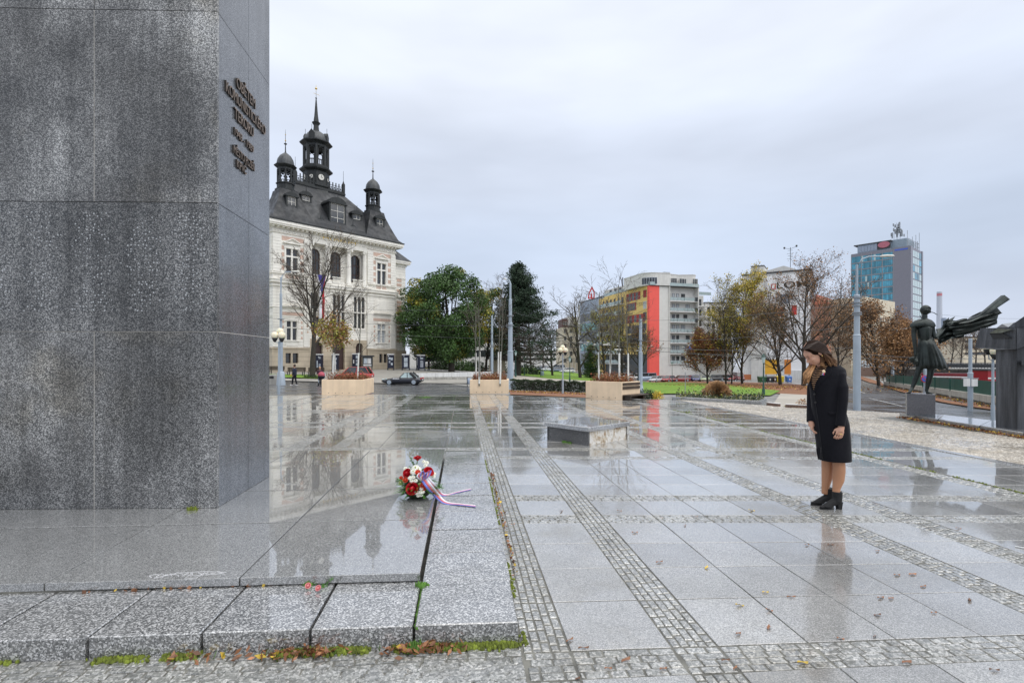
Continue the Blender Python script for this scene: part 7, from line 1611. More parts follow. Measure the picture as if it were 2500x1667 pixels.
for x_, y_ in ((-.35,-.25),(-.35,.25),(.4,-.22),(.4,.22)): mb = MB(); mb.lathe([(.15,-.02),(.17,0),(.15,.02)], 14); mb.build('wheel', M_rub, sr, (x_,y_,.17), (R(90),0,0))
mb = MB(); 
for y_ in (-.22,.22): mb.tube([(-.7,y_,1.02),(-.35,y_,.8),(.4,y_,.2)], .02, 6); mb.tube([(-.35,y_,.18),(.1,y_,.75)], .02, 6)
mb.tube([(-.7,-.22,1.02),(-.7,.22,1.02)], .02, 6); mb.build('frame', M_galv, sr)
person('person in dark clothes under an umbrella by the exhibition stands', 1047, 76, R(180), 1.68, M_dk, M_dk, M_hairb, .1, ((.1,1.2),(.0,.8)))
um = thing('umbrella', 'black umbrella held over the person by the exhibition stands', 'umbrella', at(1048,75.8,.08), 0); mb = MB(); mb.lathe([(.55,1.62),(.45,1.80),(.25,1.93),(.02,1.98),(.01,2.06)], 8, flat=True); mb.build('canopy', M_dk, um); mb = MB(); mb.tube([(0,0,1.1),(0,0,1.95)], .012, 6); mb.build('shaft', M_railm, um)
# ================================================================ the woman
wo = thing('person', 'woman in long black coat and ankle boots, standing with bowed head on the square', 'person', W(2018,5.06,0), -PSI)
K = 241.1
def w3(u, v, y=0.0): return lp(u, v, y, 2018, 5.06, 0)
M_coat = NT('black_wool_coat'); _t = M_coat; _t.col(_t.ramp(_t.noise(260, None, 2), [(.3,(.002,.002,.004)),(.75,(.009,.009,.014))])); _t.rough(.9); _t.b.inputs['Sheen Weight'].default_value = .08; _t.b.inputs['Sheen Roughness'].default_value = .4; _t.b.inputs['Specular IOR Level'].default_value = .25; _t.bump(_t.noise(7, _t.pos((1,1,.6)), 4), .05, .4); M_coat = _t.mat
M_sk = NT('warm_skin'); _t = M_sk; _t.col(_t.ramp(_t.noise(14, None, 3), [(.3,(.56,.30,.20)),(.7,(.66,.38,.27))])); _t.rough(.48); _t.b.inputs['Subsurface Weight'].default_value = .12; _t.b.inputs['Subsurface Radius'].default_value = (.01,.004,.002); M_sk = _t.mat
M_tights = pm('tan_tights', (.45,.22,.12), .5, .06, 8)
FA = R(196)     # facing: towards image left and a little towards the camera
rg = [(1124,1998,2078,.155),(1108,1995,2078,.158),(1085,1993,2077,.158),(1060,1990,2075,.158),(1035,1987,2073,.158),(1010,1984,2066,.150),(985,1981,2060,.142),(968,1979,2057,.137),(950,1977,2058,.140),(932,1976,2061,.146),(915,1980,2066,.150),(902,1988,2063,.142),(893,1996,2052,.118),(887,1999,2036,.088),(882,1999,2024,.062)]
def ringat(v):
    for a, b in zip(rg, rg[1:]):
        if b[0] <= v <= a[0]:
            t = (v-a[0])/(b[0]-a[0]); return [a[i]+(b[i]-a[i])*t for i in range(4)]
    return rg[0] if v > rg[0][0] else rg[-1]
def cp(v, ang, k=1.0, add=0.0):
    _, u0, u1, yd = ringat(v); cx = ((u0+u1)/2-2018)/K; hw = (u1-u0)/2/K; yd = min(yd*.86, hw*.86); hw = (hw*hw-(.63*yd)**2)**.5
    ca, sa = math.cos(ang), math.sin(ang); e = 1/((abs(ca)**2.3+abs(sa)**2.3)**(1/2.3))
    fold = 1+.014*math.sin(ang*5+1)*max(0, (v-960)/160)
    return Vector((cx+(hw*k*fold+add)*ca*e, (yd*k*fold+add)*sa*e, (1240-v)/K))
mb = MB(); mb.rings([[cp(r[0], 2*math.pi*i/40) for i in range(40)] for r in rg])
# sleeves
mb.tube([w3(2042,908,-.05),w3(2052,918,-.09),w3(2058,945,-.13),w3(2058,975,-.145),w3(2055,1005,-.155),w3(2052,1040,-.165)], [.046,.052,.049,.046,.043,.043], 14)
mb.tube([w3(2002,903,.08),w3(1990,920,.12),w3(1984,950,.14),w3(1982,985,.12),w3(1981,1010,.09),w3(1980,1030,.06)], [.055,.058,.053,.048,.045,.042], 14)
fuse(mb, 'coat', M_coat, wo, .008, 3)
def patch(nm, m, vs_, fn, k, th=.006, nj=8):
    rows_ = []
    for v in vs_:
        a0, a1 = fn(v); rows_.append([cp(v, a0+(a1-a0)*j/nj, k) for j in range(nj+1)])
    mb = MB(); mb.grid(rows_); o = mb.build(nm, m, wo); s_ = o.modifiers.new('s','SOLIDIFY'); s_.thickness = th; s_.offset = 1; return o
t = NT('tiger_stripe_knit'); wv = t.n('TexWave'); wv.inputs['Scale'].default_value = 15; wv.inputs['Distortion'].default_value = 5; wv.inputs['Detail'].default_value = 2; wv.bands_direction = 'Z'; t.l(t.pos(), wv.inputs[0]); t.col(t.ramp(wv.outputs[1], [(.5,(.008,.006,.005)),(.64,(.34,.19,.10))])); t.rough(.8); M_tig = t.mat
vsV = [888+4*i for i in range(17)]
patch('sweater', M_tig, vsV, lambda v: (FA-.75*max(.02, 1-(v-880)/74), FA+.75*max(.02, 1-(v-880)/74)), 1.02, .008)
for sgn in (-1,1):
    patch('lapel', M_coat, vsV, lambda v, s_=sgn: (FA+s_*.75*max(.0, 1-(v-880)/74), FA+s_*(.75*max(.0, 1-(v-880)/74)+.10+.42*max(0, 1-abs(v-915)/40))), 1.035, .012, 6)
patch('coat_front_edge', M_coat, [950+6*i for i in range(29)], lambda v: (FA-.02, FA+.09), 1.012, .01, 3)
patch('pocket_flap', M_coat, [1003,1007,1011], lambda v: (FA+.75, FA+1.28), 1.03, .01, 5)
for v in (962,982): p = cp(v, FA+.06, 1.04); mb = MB(); mb.lathe([(.011,0),(.011,.004),(.004,.006)], 12); bt = mb.build('button', M_rub, wo, p); bt.rotation_euler = (R(90), 0, FA-R(90)+R(180))
mb = MB(); mb.rings([[w3(1992,1095,-.09),w3(2003,1092,-.13),w3(2004,1120,-.13),w3(1997,1121.5,-.09)],[w3(1994,1095,-.07),w3(2004,1092,-.11),w3(2004.5,1119,-.11),w3(1998,1121,-.07)]], sm=False); mb.build('coat_flap', M_coat, wo)
patch('coat_collar', M_coat, [878,882,886,890], lambda v: (FA+.75, FA+2*math.pi-.75), 1.14, .01, 24)
# ribbon badge
bp = w3(2011,907,-.165); mb = MB(); mb.ball(bp, (.017,.009,.018), 8, 6); mb.build('badge', pm('cream_badge', (.75,.55,.35), .6, .15, 60), wo)
for dx, m_ in ((-.02,M_wpan),(-.006,pm('blue_ribbon', (.08,.1,.5), .5, .05, 1)),(.0,M_sred)): mb = MB(); mb.rings([[bp+Vector((0,-.006,0)),bp+Vector((.006,-.006,-.002))],[bp+Vector((dx-.008,-.008,-.03)),bp+Vector((dx,-.008,-.034))]], cap=False, sm=False); o_ = mb.build('badge_ribbon', m_, wo); s_ = o_.modifiers.new('s','SOLIDIFY'); s_.thickness = .003
# legs, neck, head in one body mesh
HM = Matrix.Translation(w3(1988,863,-.03))@Matrix.Rotation(R(-3),4,'Z')@Matrix.Rotation(R(-37),4,'Y')
h3 = lambda x,y,z: HM@Vector((x,y,z)); HR = HM.to_3x3().to_4x4()
mb = MB()
mb.ball(h3(.012,0,.03), (.088,.070,.092), 20, 14, HR); mb.ball(h3(-.028,0,-.03), (.060,.056,.080), 18, 12, HR); mb.ball(h3(-.05,0,-.083), (.030,.030,.024), 12, 8, HR); mb.ball(h3(-.045,0,.035), (.045,.055,.042), 14, 8, HR)
for sy_ in (-1,1): mb.ball(h3(-.056,sy_*.032,-.028), (.026,.024,.026), 10, 8, HR); mb.ball(h3(-.075,sy_*.03,.02), (.012,.022,.008), 8, 6, HR); mb.ball(h3(.018,sy_*.071,-.008), (.016,.009,.030), 10, 8, HR)
mb.tube([h3(-.082,0,.008), h3(-.098,0,-.018), h3(-.106,0,-.034)], [.008,.010,.012], 8); mb.ball(h3(-.094,0,-.038), (.014,.017,.009), 10, 6, HR)
mb.ball(h3(-.083,0,-.060), (.010,.021,.006), 10, 6, HR); mb.ball(h3(-.081,0,-.070), (.010,.018,.006), 10, 6, HR)
mb.tube([h3(.015,0,-.05), w3(2004,884,-.0), w3(2014,900,.0)], [.05,.048,.06], 12); mb.tube([w3(2018,900),w3(2022,990),w3(2034,1040)], [.09,.09,.11], 12)
fuse(mb, 'body', M_sk, wo, .0045, 3)
mb = MB()
mb.tube([w3(2046,1060,-.03),w3(2048,1100,-.03),w3(2048,1128,-.03),w3(2049,1150,-.028),w3(2047,1172,-.02),w3(2042,1192,-.025),w3(2041,1212,-.03)], [.085,.072,.056,.055,.052,.036,.034], 14)
mb.tube([w3(2026,1060,.07),w3(2023,1100,.08),w3(2020,1125,.09),w3(2020,1145,.095),w3(2019,1166,.10),w3(2015,1190,.10),w3(2014,1206,.10)], [.085,.07,.055,.053,.050,.035,.033], 14)
fuse(mb, 'tights', M_tights, wo, .008, 3)
for sy_ in (-1,1):
    mb = MB(); mb.ball(h3(-.0765,sy_*.029,.003), .0105, 10, 8); mb.build('eyelid', M_sk, wo); mb = MB(); mb.ball(h3(-.086,sy_*.030,-.003), (.003,.006,.003), 8, 6); mb.build('iris', M_hairb, wo)
    mb = MB(); mb.tube([h3(-.087,sy_*.014,.022), h3(-.088,sy_*.03,.027), h3(-.076,sy_*.048,.022)], [.0025,.003,.0015], 5); mb.build('eyebrow', M_hairb, wo)
    mb = MB(); mb.tube([h3(-.0885,sy_*.018,.006), h3(-.0905,sy_*.03,.0065), h3(-.083,sy_*.043,.004)], [.002,.0028,.0018], 5); mb.build('eyelash', M_rub, wo)
mb = MB(); mb.tube([h3(-.0915,-.021,-.064), h3(-.0945,0,-.0645), h3(-.0915,.021,-.064)], [.002,.0048,.002], 6); mb.build('lips', pm('lips', (.38,.10,.09), .4, .05, 10), wo)
mb = MB(); mb.ball(h3(.012,-.082,-.038), .006, 8, 6); mb.build('earring', M_gold, wo)
# hair: scalp cap and many locks
t = NT('ombre_hair'); zc = t.ramp(t.math('MULTIPLY', t.math('SUBTRACT', 1.62, t.xyz(2)), 4.6), [(.0,(.020,.009,.005)),(.25,(.035,.016,.008)),(.6,(.115,.055,.024)),(1,(.34,.18,.08))])
t.col(t.mix(1, zc, t.ramp(t.isl(), [(0,.6),(1,1.5)]), 'MULTIPLY')); t.rough(.55); t.b.inputs['Specular IOR Level'].default_value = .3; M_hair = t.mat
mb = MB(); mb.ball(h3(.024,0,.040), (.094,.080,.094), 22, 16, HR); mb.ball(h3(.045,0,.0), (.072,.076,.08), 16, 12, HR); fuse(mb, 'hair_cap', pm('dark_hair_roots', (.020,.010,.006), .8, .3, 60, spec=.12, bump=.002, bscale=200), wo, .007, 2)
mb = MB(); hr_ = random.Random(4)
for i in range(220):       # near side and back, swept over the ear to the shoulder
    ph = hr_.uniform(-.2,1.0); a = h3(-.055+.11*ph+hr_.gauss(0,.004), -.012-.03*hr_.random(), .118-.02*abs(ph-.4)); b = h3(.0+.10*ph, -.083+.012*ph, .045-.02*ph); c = h3(.045+.06*ph,-.082+.03*ph,-.02)
    e = w3(2020+hr_.uniform(-8,10), 872+hr_.uniform(-9,8), -.09+.06*ph+hr_.gauss(0,.012)); f = w3(2036+hr_.uniform(-14,9), 888+hr_.uniform(-8,8), -.10+.08*ph+hr_.gauss(0,.015))
    mb.tube([a, a.lerp(b,.5)+HR.to_3x3()@Vector((0,-.018,.02)), b, c, e, f], [.004,.006,.007,.008,.007,.002], 5, cap=False)
for i in range(90):        # far side over the crown and back
    ph = hr_.uniform(-.2,1.0); a = h3(-.06+.11*ph, -.010+.02*hr_.random(), .119-.02*abs(ph-.4)); b = h3(-.03+.11*ph, .05, .10); c = h3(.0+.10*ph, .082, .03); e = h3(.05+.05*ph,.075,-.05)
    mb.tube([a, b, c, e], [.004,.006,.007,.004], 5, cap=False)
for i in range(150):        # long front lock falling before the chest
    q = hr_.random(); a = h3(-.012+.02*q, .075, .03); b = h3(-.03+.04*q,.088,-.04); c = w3(1979+9*q+hr_.gauss(0,2), 893, .02+hr_.gauss(0,.01)-.05*q); e = w3(1968+12*q+hr_.gauss(0,2.0), 912+hr_.uniform(-3,3), -.05-.04*q+hr_.gauss(0,.012)); f = w3(1961+13*q+hr_.gauss(0,2.2), 934+hr_.uniform(-9,7)-6*q, -.06-.06*q+hr_.gauss(0,.012))
    mb.tube([a,b,c,e,f], [.005,.006,.008,.008,.0015], 5, cap=False)
for i in range(60):        # near lock behind the ear falling inside the collar
    q = hr_.random(); a = h3(.03+.02*q,-.078,-.01); b = w3(2004+6*q, 884, -.07); c = w3(2003+12*q, 893+4*q, -.09+hr_.gauss(0,.01)); mb.tube([a,b,c], [.006,.008,.003], 5, cap=False)
mb.build('hair_locks', M_hair, wo)
mb = MB(); mb.tube([h3(-.066,-.012,.106), h3(-.04,-.013,.124), h3(-.0,-.012,.136)], [.0025,.003,.002], 5); mb.build('hair_parting', M_sk, wo)
# hands
def hand(nm, M_, s=1.0, mir=1):
    mb = MB(); v3 = lambda x,y,z: M_@Vector((x*s*mir,y*s,z*s))
    mb.tube([v3(0,0,.035), v3(0,0,.0), v3(0,0,-.03)], [.026*s,.03*s,.03*s], 10); mb.ball(v3(0,-.0,-.035), (.036*s,.018*s,.036*s), 12, 8, M_.to_3x3().to_4x4())
    for k, (x, L_) in enumerate(((-.027,.062),(-.009,.072),(.009,.068),(.026,.052))):
        c = .5+.06*k; p0 = v3(x,.0,-.058); p1 = v3(x*1.08,-.010*c*2,-.058-L_*.42); p2 = v3(x*1.05,-.030*c*2,-.058-L_*.72); p3 = v3(x,-.050*c*2,-.058-L_*.85)
        mb.tube([v3(x*.8,0,-.03),p0,p1,p2,p3], [.011*s,.0095*s,.009*s,.008*s,.0065*s], 8)
    mb.tube([v3(-.022,-.004,-.006), v3(-.042,-.016,-.030), v3(-.046,-.026,-.056), v3(-.040,-.034,-.074)], [.014*s,.0115*s,.010*s,.007*s], 8)
    return fuse(mb, nm, M_sk, wo, .0034, 1)
hand('hand', Matrix.Translation(w3(2053,1046,-.165))@Matrix.Rotation(R(165),4,'Z')@Matrix.Rotation(R(-12),4,'Y'), 1.0, -1)
hand('hand', Matrix.Translation(w3(1981,1034,.055))@Matrix.Rotation(R(60),4,'Z')@Matrix.Rotation(R(-6),4,'X'), .95, -1)
mb = MB(); p_ = w3(2053,1060,-.20); mb.tube([p_+Vector((.011*math.cos(a),.006*math.sin(a)*1.5,.002*math.sin(a))) for a in [i*.7 for i in range(10)]], .0022, 5); mb.build('ring', M_gold, wo)
# boots
M_suede = pm('black_suede', (.010,.010,.011), .8, .3, 40)
def boot(x, y, yaw):
    M_ = Matrix.Translation((x,y,0))@Matrix.Rotation(yaw,4,'Z'); v3 = lambda a,b,c: M_@Vector((a,b,c)); mb = MB()
    mb.tube([v3(0,0,.175),v3(0,0,.12),v3(-.005,0,.07)], [.047,.045,.046], 14); mb.tube([v3(.012,0,.088),v3(-.045,0,.066),v3(-.10,0,.037),v3(-.160,0,.022)], [.038,.035,.032,.015], 12); mb.ball(v3(-.155,0,.023), (.034,.020,.016), 10, 8, M_.to_3x3().to_4x4()); mb.ball(v3(-.10,0,.028), (.055,.036,.022), 12, 8, M_.to_3x3().to_4x4())
    o = fuse(mb, 'boot', M_suede, wo, .006, 2)
    mb = MB(); mb.rings([[v3(.0,-.021,0),v3(.036,-.021,0),v3(.036,.021,0),v3(.0,.021,0)],[v3(-.010,-.029,.075),v3(.040,-.029,.075),v3(.040,.029,.075),v3(-.010,.029,.075)]], sm=False); mb.build('heel', M_suede, o)
    mb = MB(); mb.prism([tuple((M_@Vector((a,b,0))).to_2d()) for a,b in ((-.186,-.005),(-.172,-.02),(-.12,-.035),(-.08,-.032),(-.08,.032),(-.12,.035),(-.172,.02),(-.186,.005))], .0, .012); mb.build('sole', M_rub, o); return o
boot(w3(2044,1240,-.03).x, -.03, R(4)); boot(w3(2024,1240,.10).x, .10, R(-2))
# ================================================================ flower arrangement
bq = thing('flower_arrangement', 'funeral style flower arrangement of red roses and white chrysanthemums with a tricolour ribbon', 'bouquet', W(1020,4.86,.166), -PSI)
M_rose = pm('red_rose_petal', (.42,.004,.012), .5, .25, 30); M_wmum = pm('white_petal', (.80,.80,.72), .6, .06, 20); M_orr = pm('orange_red_petal', (.62,.08,.035), .5, .15, 20); M_ycen = pm('green_yellow_centre', (.35,.40,.06), .6, .1, 20); M_bgr = pm('fresh_green_leaf', (.06,.17,.02), .45, .35, 8, isl=.4); M_pink = M_pink
def q3(a, b, y=0.0): return lp(920+.12756*a, 1080+.12756*b, y, 1020, 4.86, .166)
QI = Matrix.Rotation(PSI,4,'Z')@Matrix.Translation(-W(1020,4.86,.166))
def gq(a, b, z=.116): return QI@G(920+.12756*a, 1080+.12756*b, z)
def rose(c, r, m, ax=Vector((0,-.6,.8)), nm='rose'):
    Q = ax.normalized().to_track_quat('Z','Y').to_matrix().to_4x4(); mb = MB(); M_ = Matrix.Translation(c)@Q
    mb.ball(c, (r*.45,r*.45,r*.6), 10, 8, Q)
    for ring, (n_, rr, tl, h) in enumerate(((3,.35,.15,.75),(5,.6,.5,.65),(6,.85,.95,.45))):
        for k in range(n_):
            a0 = 2*math.pi*(k+ring*.37)/n_; P_ = []
            for i in range(4):
                t = i/3; row = []
                for j in range(5):
                    s_ = (j/4-.5)*2; a = a0+s_*.62*(1-.15*t)*(1.2 if ring else 1.5); rad = r*rr*(.45+.55*math.sin(min(1,t*1.1)*1.57))*(1+tl*.18*t*t); z = r*(h*(t*1.5-.55)-.12*s_*s_*t-(.18*tl*(t**3)))
                    row.append(M_@Vector((rad*math.cos(a), rad*math.sin(a), z)))
                P_.append(row)
            mb.grid(P_)
    return mb.build(nm, m, bq)
def mum(c, r, ax=Vector((0,-.7,.7)), nm='chrysanthemum'):
    Q = ax.normalized().to_track_quat('Z','Y').to_matrix().to_4x4(); M_ = Matrix.Translation(c)@Q; mb = MB()
    for ring, (n_, rr, z) in enumerate(((14,1,.0),(11,.8,.22),(8,.55,.4))):
        for k in range(n_):
            a = 2*math.pi*(k+ring*.5)/n_; w_ = .22; e = M_@Vector((r*rr*math.cos(a), r*rr*math.sin(a), r*(z+.12))); b = M_@Vector((0,0,r*(z-.1))); l_ = M_@Vector((r*rr*.7*math.cos(a-w_), r*rr*.7*math.sin(a-w_), r*z)); r_ = M_@Vector((r*rr*.7*math.cos(a+w_), r*rr*.7*math.sin(a+w_), r*z)); mb.add([b,l_,e,r_],[(0,1,2,3)])
    mb.ball(c+ax.normalized()*r*.1, (r*.6,r*.6,r*.35), 8, 6, Q); o = mb.build(nm, M_wmum, bq); mb = MB(); mb.ball(c+ax.normalized()*r*.45, r*.2, 6, 5); mb.build('flower_centre', M_ycen, o); return o
rose(q3(780,305,-.02), .040, M_rose, Vector((0,-.25,1))); rose(q3(585,590,-.06), .048, M_rose, Vector((-.4,-.8,.5))); rose(q3(680,880,-.15), .062, M_rose, Vector((-.1,-.95,.35))); rose(q3(985,560,-.03), .050, M_rose, Vector((.4,-.7,.6)))
for a, b, r_, y_ in ((745,500,.048,-.06),(700,560,.035,-.09),(800,520,.036,-.06)): mum(q3(a,b,y_), r_, nm='large_chrysanthemum')
for a, b, y_ in ((640,680,-.12),(700,665,-.12),(670,735,-.13),(745,730,-.13),(790,960,-.15),(855,880,-.15),(750,960,-.16),(845,950,-.16),(880,940,-.15),(850,1000,-.15),(795,1010,-.15),(900,370,.03),(960,390,.02),(930,440,.0),(1095,600,.02),(1085,650,.0),(550,500,.0),(610,520,-.03)): mum(q3(a,b,y_), .024)
for a, b, r_, y_ in ((545,720,.026,-.10),(465,675,.018,-.06),(880,820,.030,-.14),(900,880,.022,-.14),(785,570,.026,-.11),(1040,590,.03,-.0)): rose(q3(a,b,y_), r_, M_orr, Vector((.1,-.8,.6)), 'orange_flower')
for a, b, r_, y_ in ((465,770,.026,-.07),(820,790,.012,-.14)): rose(q3(a,b,y_), r_, pm('cream_green_bud', (.45,.5,.22), .5, .1, 9), Vector((-.3,-.8,.6)), 'flower_bud')
mb = MB(); mb.ball((0,0,.10), (.14,.12,.12), 12, 8); mb.build('flower_foam', M_hedge, bq)
mb = MB(); mb.tube([q3(780,330,-.02), q3(760,450,-.02)], .005, 6); mb.build('stem', M_bgr, bq)
mb = MB(); br_ = random.Random(2)
for i in range(260):       # fern and leaf collar
    a = br_.uniform(0,6.28); L_ = br_.uniform(.12,.25); z0 = br_.uniform(.03,.14); d_ = Vector((math.cos(a), math.sin(a)*.85, br_.uniform(-.25,.35)*(1 if z0 > .08 else .5))); p0 = Vector((math.cos(a)*.07, math.sin(a)*.06, z0)); p2 = p0+d_*L_*.8; p2.z = max(p2.z, .006); md = p0.lerp(p2,.5)+Vector((0,0,.02)); sd_ = Vector((-d_.y,d_.x,0)).normalized()*br_.uniform(.005,.014); mb.add([p0,md-sd_,p2,md+sd_],[(0,1,2,3)])
for i in range(60): a = br_.uniform(0,6.28); r_ = br_.uniform(0,.12); p = Vector((math.cos(a)*r_, math.sin(a)*r_*.8-.02, .16+.16*br_.random()*(1-r_*4))); leaves(mb, [tuple(p)], .035)
for (a,b) in ((655,320),(690,400),(640,470),(1250,860),(400,740)):
    for k in range(6): mb.tube([q3(760 if a < 900 else 1000, 560 if a < 900 else 760,-.02), q3(a+br_.uniform(-15,15), b+br_.uniform(-20,20),-.02)], .0015, 3)
    leaves(mb, [tuple(q3(a+br_.gauss(0,25), b+br_.gauss(0,30), br_.gauss(0,.01))) for _ in range(14)], .016)
mb.build('green_foliage', M_bgr, bq)['kind'] = 'stuff'
RB = [pm('ribbon_white', (.82,.82,.88), .35, .03, 5), pm('ribbon_red', (.72,.16,.17), .35, .05, 5), pm('ribbon_blue', (.16,.21,.62), .35, .05, 5)]
def ribbon(pts, w_, up, nm='ribbon_tail', flip=False, sub=6):
    P_ = [Vector(p) for p in pts]; C = []
    for i in range(len(P_)-1):
        a, b, c, d = P_[max(i-1,0)], P_[i], P_[i+1], P_[min(i+2,len(P_)-1)]
        for k in range(sub):
            t = k/sub; C.append(.5*((2*b)+(c-a)*t+(2*a-5*b+4*c-d)*t*t+(3*b-a-3*c+d)*t**3))
    C.append(P_[-1]); mb = MB(); n_ = len(C); U = [Vector(u_) for u_ in up]; rows_ = []
    for i, c in enumerate(C):
        t = i/(n_-1)*(len(U)-1); j = min(int(t), len(U)-2); u_ = U[j].lerp(U[j+1], t-j).normalized(); row = [c+u_*w_*(k/3-.5) for k in range(4)]; rows_.append(row)
    for k in range(3): mb.k = (2-k) if flip else k; mb.grid([[r[k], r[k+1]] for r in rows_])
    o = mb.build(nm, RB, bq); s_ = o.modifiers.new('s','SOLIDIFY'); s_.thickness = .0012; return o
zr = .004
ribbon([q3(900,700,-.17),q3(1010,850,-.19),gq(1150,1010,.17),gq(1310,1145),gq(1600,1180),gq(1890,1212)], .062, [(-.8,0,-.6),(-.8,-.2,-.5),(-.5,-.8,-.2),(0,-1,0),(.1,-1,0)])
ribbon([q3(930,690,-.16),q3(1060,820,-.15),gq(1180,940,.18),gq(1300,1005),gq(1550,945),gq(1800,888)], .060, [(-.8,0,-.6),(-.8,-.2,-.5),(-.3,-1,-.2),(0,-1,0),(.1,-1,0)])
for lp in ([q3(885,720,-.16),q3(800,640,-.19),q3(850,560,-.17),q3(905,640,-.165)],[q3(885,720,-.16),q3(960,660,-.20),q3(1000,555,-.17),q3(930,590,-.165),q3(895,660,-.165)],[q3(885,720,-.16),q3(870,640,-.205),q3(930,600,-.20),q3(905,690,-.19)]): ribbon(lp, .060, [(.6,-.5,.3),(.7,-.3,.4),(.5,-.6,.2)], 'ribbon_loop')
# carnations on the step, chalk scribble, litter
M_carn = pm('pink_carnation', (.72,.30,.30), .6, .15, 30)
bq_keep = bq
for i, (u, v, lb) in enumerate(((752,1437,'left one'),(777,1443,'right one, with green leaf'))):
    p = G(u, v, .112); cn = thing('cut_carnation', 'small pink carnation lying on the granite step, %s' % lb, 'flower', p, -PSI, 'pink carnations on the step'); bq = cn
    rose(Vector((0,0,.02)), .018, M_carn, Vector((rnd.uniform(-1,1),-.6,.5)), 'bloom'); mb = MB(); mb.tube([(0,.01,.015),(.03,.05,.008),(.02,.1,.006)], .0025, 5); mb.build('stem', M_bgr, cn)
    mb = MB(); leaves(mb, [(.01+.01*k,.05+.01*k,.012+.006*k) for k in range(7)], .03); mb.build('leaf', M_bgr, cn)
bq = bq_keep
sc = MB(); zt = .1675
def chalk(pts): sc.tube([G(u, v, zt) for u, v in pts], .0009, 4, cap=False)
cr_ = random.Random(9); ch = []
for i in range(90):
    t = i/89; u = 365+185*t; ch.append((u+cr_.uniform(3,12)*math.sin(i*1.05+math.sin(i*.3)), 1405-7*t+cr_.uniform(1.5,7)*math.sin(i*.83)*(1-.3*t)))
chalk(ch[:48]); chalk(ch[44:]); chalk([(375,1411),(430,1398),(500,1394),(548,1396)]); chalk([(470,1397),(450,1412),(480,1410),(500,1396)])
so = sc.build('chalk_scribble', pm('white_chalk', (.75,.75,.77), .9, .1, 60), plinth)
# moss and leaves at the foot of the step
def stepfoot(u): p = G(u, 1590, 0); return p
def foot(x): return (x, sy(x)-.012)
moss('step_moss', [foot(x) for x in (-1.5,-1.0,-.5,0,.28)], .016, 2600, .022, M_moss, 0.0, None)['label'] = 'bright moss growing in the joint at the foot of the granite step'
moss('step_moss', [foot(x) for x in (-2.4,-2.0,-1.6)], .018, 500, .018, M_moss, 0.0, None)['label'] = 'patchy moss at the left end of the step foot'
moss('plinth_moss', [(.325,y) for y in (2.6,3.4,4.5,6,7.5)], .008, 700, .012, M_moss, 0.0, plinth)
moss('plinth_moss', [(-.245,y) for y in (2.66,2.9,3.12)], .004, 160, .02, M_grass, .09, plinth)
def clump(label, x0, x1, n, y_=None):
    C_ = MB(); P_ = []
    for i in range(n): x = rnd.gauss((x0+x1)/2,(x1-x0)/4); P_.append((x, foot(x)[1]-abs(rnd.gauss(0,.035)), .008+abs(rnd.gauss(0,.012))))
    leaves(C_, P_, .042, .5, .55); C_.k = 1; leaves(C_, P_[:4], .05, .3); C_.k = 2
    for p in P_[:max(6,n//6)]: 
        for k in range(3): a = rnd.random()*6.28; h_ = rnd.uniform(.02,.05); C_.add([(p[0]-.002,p[1],0),(p[0]+.002,p[1],0),(p[0]+.02*math.cos(a),p[1]+.02*math.sin(a),h_)],[(0,1,2)])
    o = C_.build('leaf_clump', [M_leafb,M_leafy,M_grass]); stuff(o); o['label'] = label; o['category'] = 'leaves'
clump('clump of wet brown leaves and grass at the step foot, left of the two', -.98, -.62, 150); clump('clump of brown leaves with one yellow leaf at the step foot, right of the two', -.42, -.02, 170); clump('thin scatter of brown leaves on the setts at the left', -1.6, -.9, 30)
def tuft(label, x, y, z, n, h): o = moss('weed_tuft', [(x-.02,y),(x+.02,y)], .012, n, h, M_grass, z, None); o['label'] = label; return o
tuft('green weed tuft in the step joint left of the carnations', -.95, 3.2, .11, 60, .03); tuft('green tuft at the corner where platform and border slab meet', -.25, 3.12, .105, 80, .03); tuft('grass tuft in front of the last step joint', -.25, 2.62, 0, 90, .05); tuft('green weed tuft left below the step', -1.87, 2.66, 0, 60, .03)
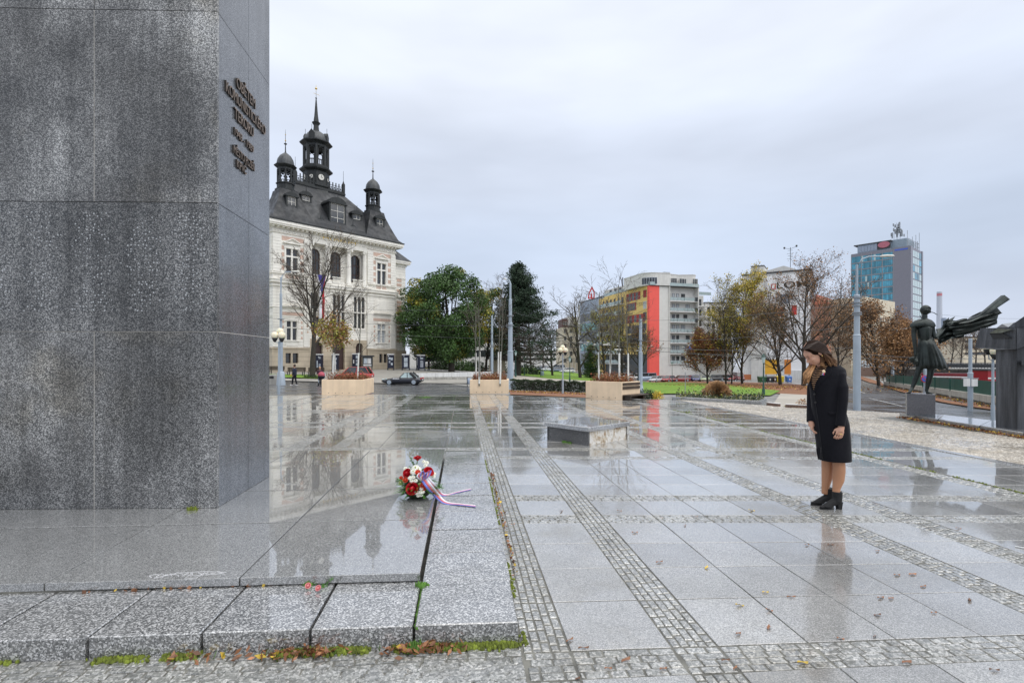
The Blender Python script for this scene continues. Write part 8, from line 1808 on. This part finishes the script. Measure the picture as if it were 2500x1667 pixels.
# scattered leaves: one real bent leaf mesh, copied
def leafmesh(m):
    mb = MB(); P_ = []
    for i in range(7):
        t = i/6; w_ = .011*math.sin(math.pi*t)**.7; P_.append([(-.03+.06*t, -w_, .006+.006*math.sin(t*5)), (-.03+.06*t, 0, .003+.004*math.sin(t*4)), (-.03+.06*t, w_, .008+.005*math.cos(t*5))])
    mb.grid(P_); return mb.mesh('leaf_blade', m)
lb_, ly_ = leafmesh(M_leafb), leafmesh(M_leafy)
gl = 'single dead leaves scattered on the wet paving'
SPOTS = [(1869,1446),(1932,1457),(2150,1459),(2175,1461),(1878,1490),(2143,1502),(2280,1496),(1877,1532),(1802,1547),(1806,1478),(1425,1582),(1391,1563),(1410,1658),(1485,1632),(1528,1611),(1620,1633),(1772,1612),(1795,1632),(1960,1618),(2214,1617),(2428,1636),(2190,1404),(2228,1402),(2254,1432),(1970,1330),(2028,1330),(2142,1345),(1835,1246),(1700,1262),(1672,1283),(1512,1247),(1370,1248),(1212,1258),(1215,1340),(1248,1405),(1252,1280),(1725,1386),(2135,1555),(1610,1372),(1550,1300),(2340,1290),(2052,1560),(2368,1465)]
for i, (u, v) in enumerate(SPOTS):
    p = G(u, v, .002); o = ob('fallen_leaf', lb_ if i % 9 else ly_, None, p, (rnd.uniform(-.2,.2), rnd.uniform(-.2,.2), rnd.uniform(-.6,.6)+R(20))); s_ = rnd.uniform(.6,1.05); o.scale = (s_,s_*rnd.uniform(.7,1.2),1); tag(o, 'small dead brown leaf lying alone on the wet paving' if i % 9 else 'small dead yellow leaf lying alone on the wet paving', 'leaf', gl)
litter('fallen_leaves', 'few brown leaves caught beside the plinth on the sett strip', lambda: (.36+abs(rnd.gauss(0,.02)), rnd.uniform(3.5,6.6), .004+rnd.random()*.01), 110, .03)
litter('fallen_leaves', 'brown leaf scraps in the gap below the upper platform edge', lambda: (rnd.uniform(-2.4,-.4), 3.145+rnd.gauss(0,.006)+.07, .115+rnd.random()*.004), 40, .025)
tag((lambda m: m.build('paper_scrap', M_wpan, None))((lambda m: (m.box(*[c for c in (G(1108,1582).x-.006,G(1108,1582).x+.008,G(1108,1582).y-.012,G(1108,1582).y+.012)],.001,.012), m)[1])(MB())), 'tiny white paper scrap at the foot of the rightmost step block', 'paper')
tag((lambda m: m.build('white_stick', M_wpan, None))((lambda m: (m.tube([G(2478,1333,.006),G(2520,1341,.006)], .005, 6), m)[1])(MB())), 'thin white stick lying on the paving at the right edge', 'stick')
